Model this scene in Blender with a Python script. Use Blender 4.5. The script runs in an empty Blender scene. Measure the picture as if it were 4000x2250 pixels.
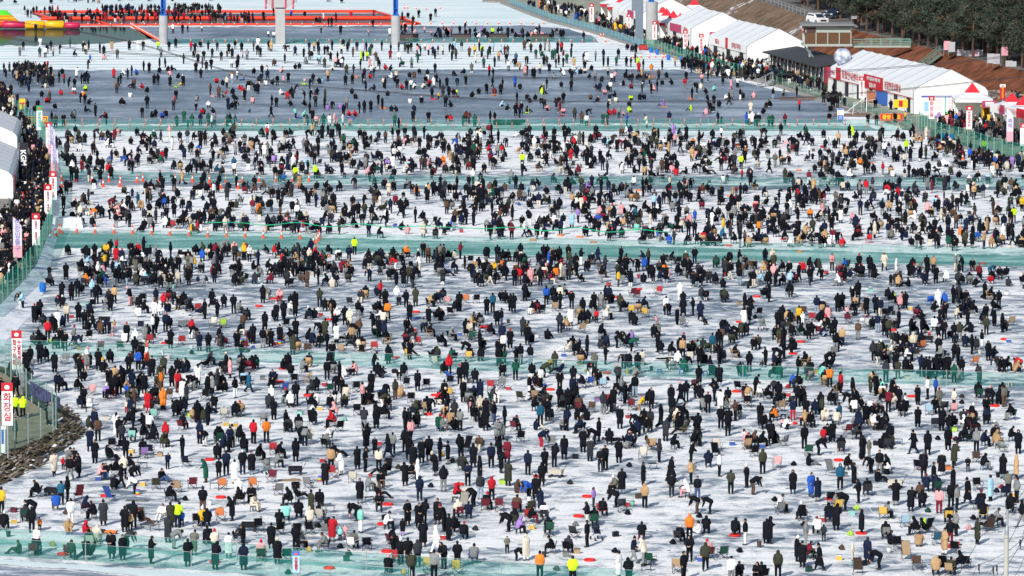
import bpy, math, random
import numpy as np
from mathutils import Vector, Matrix
R=random.Random(7)
S=bpy.context.scene
COL=S.collection
# ---------------- camera, world, sun, exposure ----------------
F=18000.0; CAMZ=50.0
TH=math.atan2(2118.0,F)
cd=bpy.data.cameras.new('camera'); cam=bpy.data.objects.new('camera',cd); COL.objects.link(cam)
cam.location=(0,0,CAMZ); cam.rotation_euler=(math.pi/2-TH,0,0)
cd.sensor_width=36; cd.lens=36*F/4000; cd.clip_start=1; cd.clip_end=6000
S.camera=cam
S.render.resolution_x=1024; S.render.resolution_y=576
SUN_EL=math.radians(34); SUN_AZ=math.radians(-157)   # compass angle from +Y, sun behind the camera to the left
w=bpy.data.worlds.new('World'); S.world=w; w.use_nodes=True
wn=w.node_tree.nodes; wl=w.node_tree.links
sky=wn.new('ShaderNodeTexSky'); sky.sky_type='NISHITA'; sky.sun_disc=False
sky.sun_elevation=SUN_EL; sky.sun_rotation=SUN_AZ
wl.new(sky.outputs[0],wn['Background'].inputs[0]); wn['Background'].inputs[1].default_value=0.11
sd=bpy.data.lights.new('sun','SUN'); sd.energy=4.2; sd.angle=math.radians(0.5); sd.color=(1,0.955,0.89)
so=bpy.data.objects.new('sun',sd); COL.objects.link(so)
tosun=Vector((math.sin(SUN_AZ)*math.cos(SUN_EL),math.cos(SUN_AZ)*math.cos(SUN_EL),math.sin(SUN_EL)))
so.rotation_euler=tosun.to_track_quat('Z','Y').to_euler()
S.view_settings.view_transform='Standard'; S.view_settings.look='None'
S.view_settings.exposure=0.09; S.view_settings.gamma=1

# ---------------- pixel of the 4000x2250 photo -> point on a plane of height z ----------------
st,ct=math.sin(TH),math.cos(TH)
def ray(px,py):
    u=(px-2000)/F; v=(1125-py)/F
    return (u, ct+v*st, -st+v*ct)
def G(px,py,z=0.0):
    r=ray(px,py); t=(z-CAMZ)/r[2]
    return (r[0]*t, r[1]*t, z)
def atY(px,py,y):
    r=ray(px,py); t=y/r[1]
    return (r[0]*t, y, CAMZ+r[2]*t)
def proj(p):
    x,y,z=p; z-=CAMZ
    f=y*ct-z*st; uu=y*st+z*ct
    return 2000+F*x/f, 1125-F*uu/f
def TP(col,row,x,y):            # quarter-tile coordinates -> photo pixels
    return 1000*col+x/2.574, (0,563,1126,1687)[row]+y/2.574

# ---------------- materials ----------------
MATS={}
def mat(name,color=(.5,.5,.5),rough=.7,spec=.3,metal=0,noise=None,emit=None,objcol=False,vcol=False,bump=None,alpha=None):
    if name in MATS: return MATS[name]
    m=bpy.data.materials.new(name); m.use_nodes=True; n=m.node_tree.nodes; l=m.node_tree.links
    b=n['Principled BSDF']; b.inputs['Roughness'].default_value=rough
    b.inputs['Specular IOR Level'].default_value=spec; b.inputs['Metallic'].default_value=metal
    b.inputs['Base Color'].default_value=(*color,1)
    src=None
    if objcol: src=n.new('ShaderNodeObjectInfo').outputs['Color']
    if vcol:
        a=n.new('ShaderNodeVertexColor'); a.layer_name='Col'; src=a.outputs['Color']
    if noise:
        sc,am=noise
        tc=n.new('ShaderNodeTexCoord'); nz=n.new('ShaderNodeTexNoise'); nz.inputs['Scale'].default_value=sc; nz.inputs['Detail'].default_value=5
        l.new(tc.outputs['Object'],nz.inputs['Vector'])
        mr=n.new('ShaderNodeMapRange'); mr.inputs['From Min'].default_value=.25; mr.inputs['From Max'].default_value=.75
        mr.inputs['To Min'].default_value=1-am; mr.inputs['To Max'].default_value=1+am
        l.new(nz.outputs[0],mr.inputs[0])
        mx=n.new('ShaderNodeMix'); mx.data_type='RGBA'; mx.blend_type='MULTIPLY'; mx.inputs[0].default_value=1
        if src: l.new(src,mx.inputs[6])
        else: mx.inputs[6].default_value=(*color,1)
        l.new(mr.outputs[0],mx.inputs[7]); src=mx.outputs[2]
    if src: l.new(src,b.inputs['Base Color'])
    if bump:
        tc=n.new('ShaderNodeTexCoord'); nz=n.new('ShaderNodeTexNoise'); nz.inputs['Scale'].default_value=bump[0]; nz.inputs['Detail'].default_value=4
        l.new(tc.outputs['Object'],nz.inputs['Vector'])
        bp=n.new('ShaderNodeBump'); bp.inputs['Distance'].default_value=bump[1]; l.new(nz.outputs[0],bp.inputs['Height']); l.new(bp.outputs[0],b.inputs['Normal'])
    if emit: b.inputs['Emission Color'].default_value=(*emit,1); b.inputs['Emission Strength'].default_value=1
    MATS[name]=m; return m
def net_mat(name,color,dens,tint):
    m=bpy.data.materials.new(name); m.use_nodes=True; n=m.node_tree.nodes; l=m.node_tree.links
    n.remove(n['Principled BSDF'])
    d=n.new('ShaderNodeBsdfDiffuse'); d.inputs[0].default_value=(*color,1)
    t2=n.new('ShaderNodeBsdfTranslucent'); t2.inputs[0].default_value=(*color,1)
    a=n.new('ShaderNodeMixShader'); a.inputs[0].default_value=.5; l.new(d.outputs[0],a.inputs[1]); l.new(t2.outputs[0],a.inputs[2])
    t=n.new('ShaderNodeBsdfTransparent'); t.inputs[0].default_value=(*tint,1)
    mx=n.new('ShaderNodeMixShader')
    tc=n.new('ShaderNodeTexCoord'); nz=n.new('ShaderNodeTexNoise'); nz.inputs['Scale'].default_value=.9; nz.inputs['Detail'].default_value=6; mp=n.new('ShaderNodeMapping'); mp.inputs['Scale'].default_value=(1,1,.35); l.new(tc.outputs['Object'],mp.inputs[0])
    l.new(mp.outputs[0],nz.inputs['Vector'])
    mr=n.new('ShaderNodeMapRange'); mr.inputs['From Min'].default_value=.3; mr.inputs['From Max'].default_value=.7
    mr.inputs['To Min'].default_value=dens*.5; mr.inputs['To Max'].default_value=min(.95,dens*1.5)
    l.new(nz.outputs[0],mr.inputs[0]); l.new(mr.outputs[0],mx.inputs[0])
    l.new(t.outputs[0],mx.inputs[1]); l.new(a.outputs[0],mx.inputs[2])
    l.new(mx.outputs[0],n['Material Output'].inputs[0])
    MATS[name]=m; return m

# ---------------- mesh building ----------------
class MB:
    def __init__(s): s.v=[]; s.f=[]; s.m=[]
    def add(s,vs,fs,mi=0):
        o=len(s.v); s.v.extend([tuple(map(float,p)) for p in vs]); s.f.extend([tuple(i+o for i in f) for f in fs]); s.m.extend([mi]*len(fs)); return s
    def box(s,c,size,mi=0,rz=0,M=None):
        x,y,z=[a/2 for a in size]; c=Vector(c); ca,sa=math.cos(rz),math.sin(rz)
        vs=[]
        for k in ((-1,-1,-1),(1,-1,-1),(1,1,-1),(-1,1,-1),(-1,-1,1),(1,-1,1),(1,1,1),(-1,1,1)):
            p=Vector((k[0]*x,k[1]*y,k[2]*z))
            if M: p=M@p
            else: p=Vector((p.x*ca-p.y*sa,p.x*sa+p.y*ca,p.z))
            vs.append(c+p)
        return s.add(vs,[(0,3,2,1),(4,5,6,7),(0,1,5,4),(1,2,6,5),(2,3,7,6),(3,0,4,7)],mi)
    def tube(s,pts,r,n=6,mi=0,caps=True):
        pts=[Vector(p) for p in pts]; rs=r if isinstance(r,(list,tuple)) else [r]*len(pts)
        vs=[];fs=[]
        for i,p in enumerate(pts):
            d=(pts[min(i+1,len(pts)-1)]-pts[max(i-1,0)]); d=d.normalized() if d.length>1e-9 else Vector((0,0,1))
            a=Vector((0,0,1)) if abs(d.z)<.9 else Vector((1,0,0))
            e1=d.cross(a).normalized(); e2=d.cross(e1)
            for k in range(n):
                t=2*math.pi*k/n; vs.append(p+(e1*math.cos(t)+e2*math.sin(t))*rs[i])
        for i in range(len(pts)-1):
            for k in range(n):
                fs.append((i*n+k,i*n+(k+1)%n,(i+1)*n+(k+1)%n,(i+1)*n+k))
        if caps:
            fs.append(tuple(range(n-1,-1,-1))); fs.append(tuple((len(pts)-1)*n+k for k in range(n)))
        return s.add(vs,fs,mi)
    def cap(s,a,b,ra,rb,n=8,mi=0,e=.8):
        a=Vector(a);b=Vector(b); d=(b-a); d=d.normalized() if d.length>1e-6 else Vector((0,0,1))
        pts=[a-d*ra*e*.99,a-d*ra*e*.6,a,b,b+d*rb*e*.6,b+d*rb*e*.99]
        return s.tube(pts,[ra*.15,ra*.78,ra,rb,rb*.78,rb*.15],n,mi)
    def ell(s,c,r,n=10,m=7,mi=0,M=None):
        c=Vector(c);vs=[];fs=[]
        for i in range(1,m):
            ph=math.pi*i/m
            for k in range(n):
                t=2*math.pi*k/n; p=Vector((r[0]*math.sin(ph)*math.cos(t),r[1]*math.sin(ph)*math.sin(t),r[2]*math.cos(ph)))
                if M: p=M@p
                vs.append(c+p)
        top=Vector((0,0,r[2]));bot=-top
        if M: top=M@top;bot=M@bot
        vs+= [c+top,c+bot]; T=len(vs)-2;B=T+1
        for i in range(m-2):
            for k in range(n): fs.append((i*n+k,(i+1)*n+k,(i+1)*n+(k+1)%n,i*n+(k+1)%n))
        for k in range(n):
            fs.append((T,k,(k+1)%n)); fs.append((B,(m-2)*n+(k+1)%n,(m-2)*n+k))
        return s.add(vs,fs,mi)
    def mesh(s,name,mats,smooth=False):
        me=bpy.data.meshes.new(name); me.from_pydata(s.v,[],s.f)
        for m in mats: me.materials.append(m)
        if len(mats)>1: me.polygons.foreach_set('material_index',s.m)
        if smooth: me.polygons.foreach_set('use_smooth',[True]*len(s.f))
        me.update(); return me
def ob(name,me,parent=None,loc=None,rz=None,color=None):
    o=bpy.data.objects.new(name,me); COL.objects.link(o)
    if parent is not None: o.parent=parent
    if loc is not None: o.location=loc
    if rz is not None: o.rotation_euler=(0,0,rz)
    if color is not None: o.color=(*color,1)
    return o
def tag(o,label=None,cat=None,group=None,kind=None):
    if label: o['label']=label
    if cat: o['category']=cat
    if group: o['group']=group
    if kind: o['kind']=kind
    return o
def build(name,mb,mats,parent=None,smooth=False,loc=None,rz=None,color=None):
    if not isinstance(mats,(list,tuple)): mats=[mats]
    return ob(name,mb.mesh(name,mats,smooth),parent,loc,rz,color)
def remesh(mb,name,vox,mats,sm=6):
    me=mb.mesh(name,mats); t=bpy.data.objects.new('t',me); COL.objects.link(t)
    md=t.modifiers.new('r','REMESH'); md.mode='VOXEL'; md.voxel_size=vox; md.use_smooth_shade=True
    s2=t.modifiers.new('s','SMOOTH'); s2.iterations=sm; s2.factor=.5
    dg=bpy.context.evaluated_depsgraph_get()
    r=bpy.data.meshes.new_from_object(t.evaluated_get(dg)); r.name=name
    bpy.data.objects.remove(t)
    r.materials.clear()
    for m in mats: r.materials.append(m)
    r.polygons.foreach_set('use_smooth',[True]*len(r.polygons))
    return r
def text(name,s,size,m,parent,M,align='CENTER',bold=0.0,extr=0.004,spacing=1.0,vertical=False):
    if vertical: s='\n'.join(s)
    c=bpy.data.curves.new(name,'FONT'); c.body=s; c.size=size; c.align_x=align; c.align_y='CENTER'
    c.offset=bold; c.extrude=extr; c.space_line=spacing; c.resolution_u=3
    c.materials.append(m)
    t=bpy.data.objects.new('t',c); COL.objects.link(t)
    dg=bpy.context.evaluated_depsgraph_get()
    me=bpy.data.meshes.new_from_object(t.evaluated_get(dg)); bpy.data.objects.remove(t)
    me.transform(M)
    if not me.materials: me.materials.append(m)
    return ob(name,me,parent)
def frame(o,xdir,zdir=(0,0,1)):
    """matrix: local text x -> xdir, text y -> zdir, at o"""
    x=Vector(xdir).normalized(); y=Vector(zdir).normalized(); z=x.cross(y)
    return Matrix(((x.x,y.x,z.x,o[0]),(x.y,y.y,z.y,o[1]),(x.z,y.z,z.z,o[2]),(0,0,0,1)))
CN=dict(k=('black',(.0055,.0065,.0105)),n=('navy',(.008,.014,.038)),w=('white',(.80,.80,.80)),c=('cream',(.60,.54,.44)),t=('tan',(.42,.27,.14)),
 b=('brown',(.09,.052,.036)),g=('grey',(.19,.20,.20)),o=('olive',(.038,.042,.028)),r=('red',(.45,.015,.025)),p=('pink',(.66,.32,.33)),m=('mint green',(.22,.58,.5)),
 u=('bright blue',(.02,.09,.42)),y=('yellow',(.70,.42,.03)),e=('neon yellow-green',(.48,.80,.02)),a=('orange',(.70,.19,.03)),v=('purple',(.30,.18,.48)),d=('dark green',(.01,.075,.05)),
 x=('maroon',(.16,.015,.03)),l=('light blue',(.32,.52,.66)),h=('charcoal',(.028,.031,.038)),f=('mottled grey-olive',(.13,.13,.105)),q=('teal blue',(.015,.09,.16)))
def cname(c): return CN[c][0]
def crgb(c): return CN[c][1]
def trgb(c): return {'u':(.045,.08,.17),'l':(.24,.31,.38),'r':(.35,.02,.03)}.get(c) or CN[c][1]
# ---------------- the setting ----------------
def ice_mat(name,kind):
    m=bpy.data.materials.new(name); m.use_nodes=True; n=m.node_tree.nodes; l=m.node_tree.links; b=n['Principled BSDF']
    tc=n.new('ShaderNodeTexCoord'); P=tc.outputs['Object']
    def noise(sx,sy,det=6,rough=.6,dist=0):
        mp=n.new('ShaderNodeMapping'); mp.inputs['Scale'].default_value=(sx,sy,1); l.new(P,mp.inputs[0])
        z=n.new('ShaderNodeTexNoise'); z.inputs['Scale'].default_value=1; z.inputs['Detail'].default_value=det; z.inputs['Roughness'].default_value=rough; z.inputs['Distortion'].default_value=dist
        l.new(mp.outputs[0],z.inputs['Vector']); return z.outputs[0]
    def math_(op,a,bb,c=None):
        q=n.new('ShaderNodeMath'); q.operation=op
        for i,s in enumerate((a,bb,c)):
            if s is None: continue
            if isinstance(s,(int,float)): q.inputs[i].default_value=s
            else: l.new(s,q.inputs[i])
        return q.outputs[0]
    def ramp(f,stops):
        r=n.new('ShaderNodeValToRGB'); e=r.color_ramp.elements
        while len(e)<len(stops): e.new(.5)
        for i,(p,c) in enumerate(stops): e[i].position=p; e[i].color=(*c,1) if len(c)==3 else c
        l.new(f,r.inputs[0]); return r.outputs[0]
    N1=noise(.40,.55,8,.66,.5); N2=noise(.07,.06,4,.55); N3=noise(2.6,2.0,4,.7)
    if kind=='field':
        sp=n.new('ShaderNodeSeparateXYZ'); l.new(P,sp.inputs[0])
        Y=math_('DIVIDE',sp.outputs[1],1000.0)
        # share of bare grey ice by distance (metres/1000)
        st=[(.27,.58),(.285,.555),(.31,.57),(.345,.565),(.365,.58),(.39,.60),(.43,.615),(.452,.59),(.458,.52),(.50,.53),(.526,.58),(.534,.66),(.543,.55),(.60,.52),(.72,.5),(.9,.54)]
        bias=ramp(Y,[(p,(c,c,c)) for p,c in st])
        f=math_('ADD',math_('MULTIPLY',N1,.75),math_('MULTIPLY',N2,.35))
        f=math_('ADD',f,math_('MULTIPLY',N3,.10))
        f=math_('SUBTRACT',f,bias)            # ~ 0.61 - bias
        f=math_('MULTIPLY_ADD',f,4.6,.42)
        c=ramp(f,[(.0,(.17,.21,.26)),(.20,(.27,.315,.36)),(.38,(.47,.505,.54)),(.55,(.71,.73,.73)),(.8,(.86,.87,.86)),(1,(.93,.93,.92))])
        # drilled fishing holes with slush rims, scratches and scuffs
        def vor(sc,rnd_=1.0):
            v=n.new('ShaderNodeTexVoronoi'); v.inputs['Scale'].default_value=sc; v.inputs['Randomness'].default_value=rnd_; l.new(P,v.inputs['Vector']); return v.outputs['Distance']
        vd=vor(.42)
        hole=math_('LESS_THAN',vd,.075); ring=math_('MULTIPLY',math_('LESS_THAN',vd,.17),math_('SUBTRACT',1.0,hole))
        def mixc(fac,a_,b_):
            q=n.new('ShaderNodeMix'); q.data_type='RGBA'; l.new(fac,q.inputs[0]); l.new(a_,q.inputs[6]); q.inputs[7].default_value=(*b_,1); return q.outputs[2]
        c=mixc(math_('MULTIPLY',ring,math_('MULTIPLY',N3,1.1)),c,(.93,.94,.95)); c=mixc(hole,c,(.05,.08,.09))
        cr=n.new('ShaderNodeTexVoronoi'); cr.feature='DISTANCE_TO_EDGE'; cr.inputs['Scale'].default_value=.055; 
        wp=n.new('ShaderNodeVectorMath'); wp.operation='ADD'; ns=n.new('ShaderNodeTexNoise'); ns.inputs['Scale'].default_value=.3; l.new(P,ns.inputs['Vector']); sv=n.new('ShaderNodeVectorMath'); sv.operation='SCALE'; sv.inputs['Scale'].default_value=3.0; l.new(ns.outputs['Color'],sv.inputs[0]); l.new(P,wp.inputs[0]); l.new(sv.outputs[0],wp.inputs[1]); l.new(wp.outputs[0],cr.inputs['Vector'])
        c=mixc(math_('MULTIPLY',math_('LESS_THAN',cr.outputs['Distance'],.004),.6),c,(.93,.95,.96))
        sc_=n.new('ShaderNodeMix'); sc_.data_type='RGBA'; sc_.blend_type='MULTIPLY'; sc_.inputs[0].default_value=1; l.new(c,sc_.inputs[6]); mr_=n.new('ShaderNodeMapRange'); mr_.inputs['From Min'].default_value=.32; mr_.inputs['From Max'].default_value=.68; mr_.inputs['To Min'].default_value=.78; mr_.inputs['To Max'].default_value=1.12; l.new(noise(6,3,5,.75),mr_.inputs[0]); l.new(mr_.outputs[0],sc_.inputs[7]); c=sc_.outputs[2]
        rough=ramp(f,[(0,(.45,)*3),(.5,(.8,)*3)])
        l.new(rough,b.inputs['Roughness'])
    elif kind=='rink':
        f=math_('ADD',math_('MULTIPLY',noise(.045,.09,8,.68,.8),.8),math_('MULTIPLY',noise(.5,.35,5,.7,.3),.27))
        c=ramp(f,[(.42,(.085,.112,.150)),(.50,(.150,.186,.232)),(.56,(.205,.248,.30)),(.62,(.31,.36,.42)),(.70,(.42,.46,.51))])
        b.inputs['Roughness'].default_value=.42
    elif kind=='wet':
        f=math_('ADD',math_('MULTIPLY',noise(.10,.25,6,.6,.6),.8),math_('MULTIPLY',N3,.25))
        c=ramp(f,[(.38,(.12,.21,.20)),(.5,(.20,.33,.31)),(.57,(.33,.47,.44)),(.66,(.62,.72,.70))])
        b.inputs['Roughness'].default_value=.5
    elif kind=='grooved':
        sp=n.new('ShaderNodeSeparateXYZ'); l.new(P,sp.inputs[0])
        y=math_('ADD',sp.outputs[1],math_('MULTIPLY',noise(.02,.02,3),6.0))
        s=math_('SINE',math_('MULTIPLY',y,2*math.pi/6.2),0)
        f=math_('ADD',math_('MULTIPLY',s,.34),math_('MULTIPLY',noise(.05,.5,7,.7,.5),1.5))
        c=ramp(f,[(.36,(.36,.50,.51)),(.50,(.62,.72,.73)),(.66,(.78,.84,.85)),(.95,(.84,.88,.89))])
        b.inputs['Roughness'].default_value=.8
    elif kind=='melt':
        c=ramp(noise(.05,.05),[(.3,(.012,.03,.032)),(.7,(.03,.06,.06))]); b.inputs['Roughness'].default_value=.12
    elif kind=='palesnow':
        f=math_('ADD',math_('MULTIPLY',noise(.05,.12,6,.6,.5),.8),math_('MULTIPLY',N3,.2))
        c=ramp(f,[(.3,(.5,.64,.64)),(.5,(.68,.78,.78)),(.65,(.8,.85,.85))]); b.inputs['Roughness'].default_value=.8
    elif kind=='bank':
        f=math_('ADD',math_('MULTIPLY',noise(.5,.25,7,.65,.8),.8),math_('MULTIPLY',N3,.25))
        c=ramp(f,[(.36,(.28,.29,.31)),(.46,(.62,.65,.70)),(.6,(.84,.86,.89))]); b.inputs['Roughness'].default_value=.8
    elif kind=='road':
        f=math_('ADD',math_('MULTIPLY',noise(.3,.9,6,.6,.3),.8),math_('MULTIPLY',N3,.25))
        c=ramp(f,[(.38,(.14,.17,.22)),(.5,(.27,.31,.37)),(.62,(.62,.65,.7)),(.75,(.83,.84,.87))]); b.inputs['Roughness'].default_value=.7
    l.new(c,b.inputs['Base Color']); b.inputs['Specular IOR Level'].default_value=.18
    if kind=='melt': b.inputs['Specular IOR Level'].default_value=.05
    bp=n.new('ShaderNodeBump'); bp.inputs['Distance'].default_value=.10 if kind!='melt' else .0; l.new(N1,bp.inputs['Height'])
    if kind!='melt': l.new(bp.outputs[0],b.inputs['Normal'])
    return m
from mathutils import noise as mnoise
def sheet(name,pts,z,m,rag=2.2):
    """flat ground patch from photo pixels, laid at height z"""
    if rag:      # ragged natural edges
        q=[]; n_=len(pts)
        for i in range(n_):
            a,b=pts[i],pts[(i+1)%n_]; k=max(1,int(math.hypot(b[0]-a[0],b[1]-a[1])/14))
            for j in range(k):
                t=j/k; x=a[0]+(b[0]-a[0])*t; y=a[1]+(b[1]-a[1])*t
                q.append((x+rag*2*mnoise.noise(Vector((x*.05,y*.05,7))),y+rag*(1.6*mnoise.noise(Vector((x*.013,y*.02,1)))+1.1*mnoise.noise(Vector((x*.09,y*.02,4))))))
        pts=q
    mb=MB(); P=[G(x,y,z) for x,y in pts]
    mb.add(P,[tuple(range(len(P)))])
    me=mb.mesh(name,[m])
    # face up
    if me.polygons[0].normal.z<0:
        mb2=MB(); mb2.add(P[::-1],[tuple(range(len(P)))]); me=mb2.mesh(name,[m])
    return tag(ob(name,me),kind='structure')
mb=MB(); mb.add([(-2500,-300,0),(2500,-300,0),(2500,4500,0),(-2500,4500,0)],[(0,1,2,3)])
tag(build('ice_field',mb,ice_mat('ice_snow','field')),kind='structure')
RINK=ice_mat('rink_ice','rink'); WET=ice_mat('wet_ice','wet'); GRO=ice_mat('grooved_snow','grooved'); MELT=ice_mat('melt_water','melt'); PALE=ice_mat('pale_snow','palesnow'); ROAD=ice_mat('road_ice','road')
_n=MELT.node_tree.nodes; _l=MELT.node_tree.links
_d=_n.new('ShaderNodeBsdfDiffuse'); _d.inputs[0].default_value=(.022,.045,.05,1); _g=_n.new('ShaderNodeBsdfGlossy'); _g.inputs[0].default_value=(.34,.42,.46,1); _g.inputs['Roughness'].default_value=.07
_m=_n.new('ShaderNodeMixShader'); _m.inputs[0].default_value=.55; _l.new(_d.outputs[0],_m.inputs[1]); _l.new(_g.outputs[0],_m.inputs[2]); _l.new(_m.outputs[0],_n['Material Output'].inputs[0])
sheet('far_snow',[(-900,-60),(4500,-60),(4500,100),(1500,102),(-900,107)],.015,PALE)
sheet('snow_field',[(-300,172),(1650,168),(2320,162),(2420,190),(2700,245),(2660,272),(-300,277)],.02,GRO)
sheet('skating_lane',[(520,106),(2080,100),(2210,112),(2310,140),(2340,165),(640,170),(600,165)],.03,RINK)
sheet('melt_pool',[(-300,112),(505,104),(620,150),(380,170),(150,178),(-300,183)],.03,MELT)
sheet('ice_rink',[(-300,274),(600,274),(1700,271),(2640,272),(2830,300),(3000,345),(3150,372),(3270,415),(3290,478),(2000,482),(0,482),(-300,478)],.04,RINK)
sheet('rink_edge_ice',[(120,491),(3390,491),(3420,505),(3500,510),(100,510)],.05,WET)
sheet('pale_ice_strip',[(60,512),(3520,512),(3560,528),(60,534)],.045,PALE)
sheet('wet_channel',[(185,908),(1000,922),(2000,948),(3000,975),(4200,1003),(4200,1046),(3000,1025),(2000,1002),(1000,978),(500,968),(170,972)],.03,WET)
sheet('thin_wet_line',[(240,700),(1000,720),(2000,724),(4200,728),(4200,741),(2000,740),(1000,735),(240,716)],.03,RINK)
sheet('front_snow_strip',[(-200,2172),(600,2226),(1000,2250),(1600,2292),(1600,2330),(1000,2300),(300,2224),(-200,2192)],.03,PALE)
sheet('front_road',[(-300,2198),(300,2230),(1000,2304),(1000,2600),(-300,2600)],.025,ROAD)

# ---- right bank: promenade, levee, road on the crest
M_prom=mat('promenade_paint',(.30,.31,.24),.85,noise=(.35,.35))
M_kerb=mat('concrete_kerb',(.26,.25,.23),.9,noise=(1.5,.3))
BANK=[(1960,4),(2050,40),(2150,78),(2320,120),(2510,180),(2600,203),(2700,238),(2890,293),(3060,333),(3150,366),(3290,412),(3440,452),(3560,486),(3640,538),(3780,568),(3900,606),(4300,690)]
crest=[(30,905),(45,812),(50.6,756),(64.2,680),(71.5,640),(84,585)]
def crest_x(y):
    for (x0,y0),(x1,y1) in zip(crest,crest[1:]):
        if y<=y0 and y>=y1: return x0+(x1-x0)*(y0-y)/(y0-y1)
    return crest[0][0] if y>crest[0][1] else crest[-1][0]
BP=[G(x,y,.3) for x,y in BANK]
def bank_x(y):
    for a,b in zip(BP,BP[1:]):
        if a[1]>=y>=b[1]: return a[0]+(b[0]-a[0])*(a[1]-y)/max(1e-6,(a[1]-b[1]))
    return BP[0][0]-3 if y>BP[0][1] else BP[-1][0]
mb=MB(); ys=np.arange(560,930,3.0); n=len(ys)
vs=[];fs=[]
for y in ys:
    bx=bank_x(y); cx=max(crest_x(y)-8.5,bx+3)
    vs+=[(bx,y,.3),(cx,y,.32)]
for i in range(n-1): fs.append((2*i,2*i+1,2*i+3,2*i+2))
mb.add(vs,fs); tag(build('promenade',mb,M_prom),kind='structure')
mb=MB(); vs=[];fs=[]
for y in ys:
    bx=bank_x(y); vs+=[(bx-.9,y,-.02),(bx-.25,y,.28),(bx,y,.305),(bx+.35,y,.31)]
for i in range(n-1):
    for k in range(3): fs.append((4*i+k,4*i+k+1,4*i+4+k+1,4*i+4+k))
mb.add(vs,fs); tag(build('bank_edge',mb,M_kerb),kind='structure')
M_dirt=mat('levee_dirt',(.17,.066,.036),.95,spec=.05,noise=(.5,.55),bump=(.6,.5))
M_dirt2=mat('levee_dry_grass',(.17,.12,.085),.95,spec=.05,noise=(.4,.45),bump=(.6,.5))
mb=MB(); vs=[];fs=[]; yy=np.arange(560,930,2.0); K=10
from mathutils import noise as mnoise
for y in yy:
    cx=crest_x(y); x0=max(cx-8.5,bank_x(y)+3)
    for k in range(K+1):
        t=k/K; x=x0+(cx-x0)*t; z=.3+4.7*t
        if 0<k<K: z+=.35*mnoise.noise(Vector((x*.4,y*.25,0)))
        vs.append((x,y,z))
for i in range(len(yy)-1):
    for k in range(K):
        a=i*(K+1)+k; fs.append((a,a+1,a+K+2,a+K+1))
mb.add(vs,fs,0)
for j,f in enumerate(mb.f):
    if vs[f[0]][1]>745: mb.m[j]=1
nn=M_dirt2.node_tree.nodes; ll=M_dirt2.node_tree.links; tcx=nn.new('ShaderNodeTexCoord'); nzx=nn.new('ShaderNodeTexNoise'); nzx.inputs['Scale'].default_value=.16; nzx.inputs['Detail'].default_value=8; nzx.inputs['Roughness'].default_value=.7; ll.new(tcx.outputs['Object'],nzx.inputs['Vector'])
rx=nn.new('ShaderNodeValToRGB'); rx.color_ramp.elements[0].position=.60; rx.color_ramp.elements[1].position=.64; ll.new(nzx.outputs[0],rx.inputs[0]); mxx=nn.new('ShaderNodeMix'); mxx.data_type='RGBA'; ll.new(rx.outputs[0],mxx.inputs[0]); bsd=nn['Principled BSDF']; ll.new(bsd.inputs['Base Color'].links[0].from_socket,mxx.inputs[6]); mxx.inputs[7].default_value=(.62,.66,.70,1); ll.new(mxx.outputs[2],bsd.inputs['Base Color'])
tag(build('levee_slope',mb,[M_dirt,M_dirt2],smooth=True),kind='structure')
mb=MB(); vs=[];fs=[]
for y in yy:
    cx=crest_x(y); vs+=[(cx,y,5.0),(cx+10,y,5.05),(cx+150,y,5.3)]
for i in range(len(yy)-1):
    for k in range(2): a=3*i+k; fs.append((a,a+1,a+4,a+3))
mb.add(vs,fs); tag(build('levee_top',mb,mat('levee_road',(.16,.15,.14),.9,noise=(.3,.4))),kind='structure')

# ---- left bank: crowded path, snow bank, front-left deck with riprap
LB=[(-300,1300),(-60,1245),(0,1191),(85,1106),(143,1033),(170,966),(199,893),(212,780),(222,660),(205,600),(170,548),(130,502),(60,452),(0,415),(-100,370)]
sheet('left_path',LB+[(-900,370),(-900,1300)],.5,mat('path_concrete',(.22,.21,.19),.9,noise=(.8,.3)),0)
M_sb=ice_mat('snow_bank','bank')
mb=MB(); vs=[];fs=[]
out=[(-300,1560),(-60,1480),(30,1330),(150,1200),(190,1080),(205,1000),(226,925),(232,800),(238,665),(225,600),(190,540),(150,495),(80,445),(0,405),(-100,362)]
for a,b in zip(LB,out):
    A=Vector(G(*a,.5));B=Vector(G(*b,0.0))
    for k in range(7):
        t=k/6; p=A.lerp(B,t); z=.5*(1-t)**1.2+ (0.10*mnoise.noise(p*.8) if 0<k<6 else 0); vs.append((p.x,p.y,z+.02))
for i in range(len(LB)-1):
    for k in range(6): a=i*7+k; fs.append((a,a+1,a+8,a+7))
mb.add(vs,fs); tag(build('snow_bank',mb,M_sb,smooth=True),kind='structure')
DZ=.8
DK=[(-60,1800),(33,1767),(127,1728),(217,1688),(222,1650),(195,1618),(150,1590),(108,1560),(68,1500),(20,1460),(-60,1430)]
sheet('lower_deck',[(x,y) for x,y in DK]+[(-600,1430),(-600,1800)],DZ,mat('deck_paint',(.23,.215,.15),.9,noise=(1.0,.35)),0)
M_rock=mat('riprap_rock',(.125,.100,.070),.95,spec=.1,noise=(1.4,.6),bump=(1.5,.3))
inner=[(-60,1800),(33,1767),(127,1728),(217,1688),(236,1672),(222,1640),(200,1612),(150,1580),(108,1550),(68,1492),(20,1452),(-60,1425)]
outer=[(-60,1925),(50,1872),(150,1828),(240,1765),(330,1690),(300,1640),(255,1590),(190,1550),(130,1520),(90,1475),(40,1440),(-60,1415)]
mb=MB(); vs=[];fs=[]
def lerp(a,b,t): return tuple(a[i]+(b[i]-a[i])*t for i in range(len(a)))
rows=[]
for i in range(len(inner)-1):
    for s in range(8):
        t=s/8; rows.append((lerp(inner[i],inner[i+1],t),lerp(outer[i],outer[i+1],t)))
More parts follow.
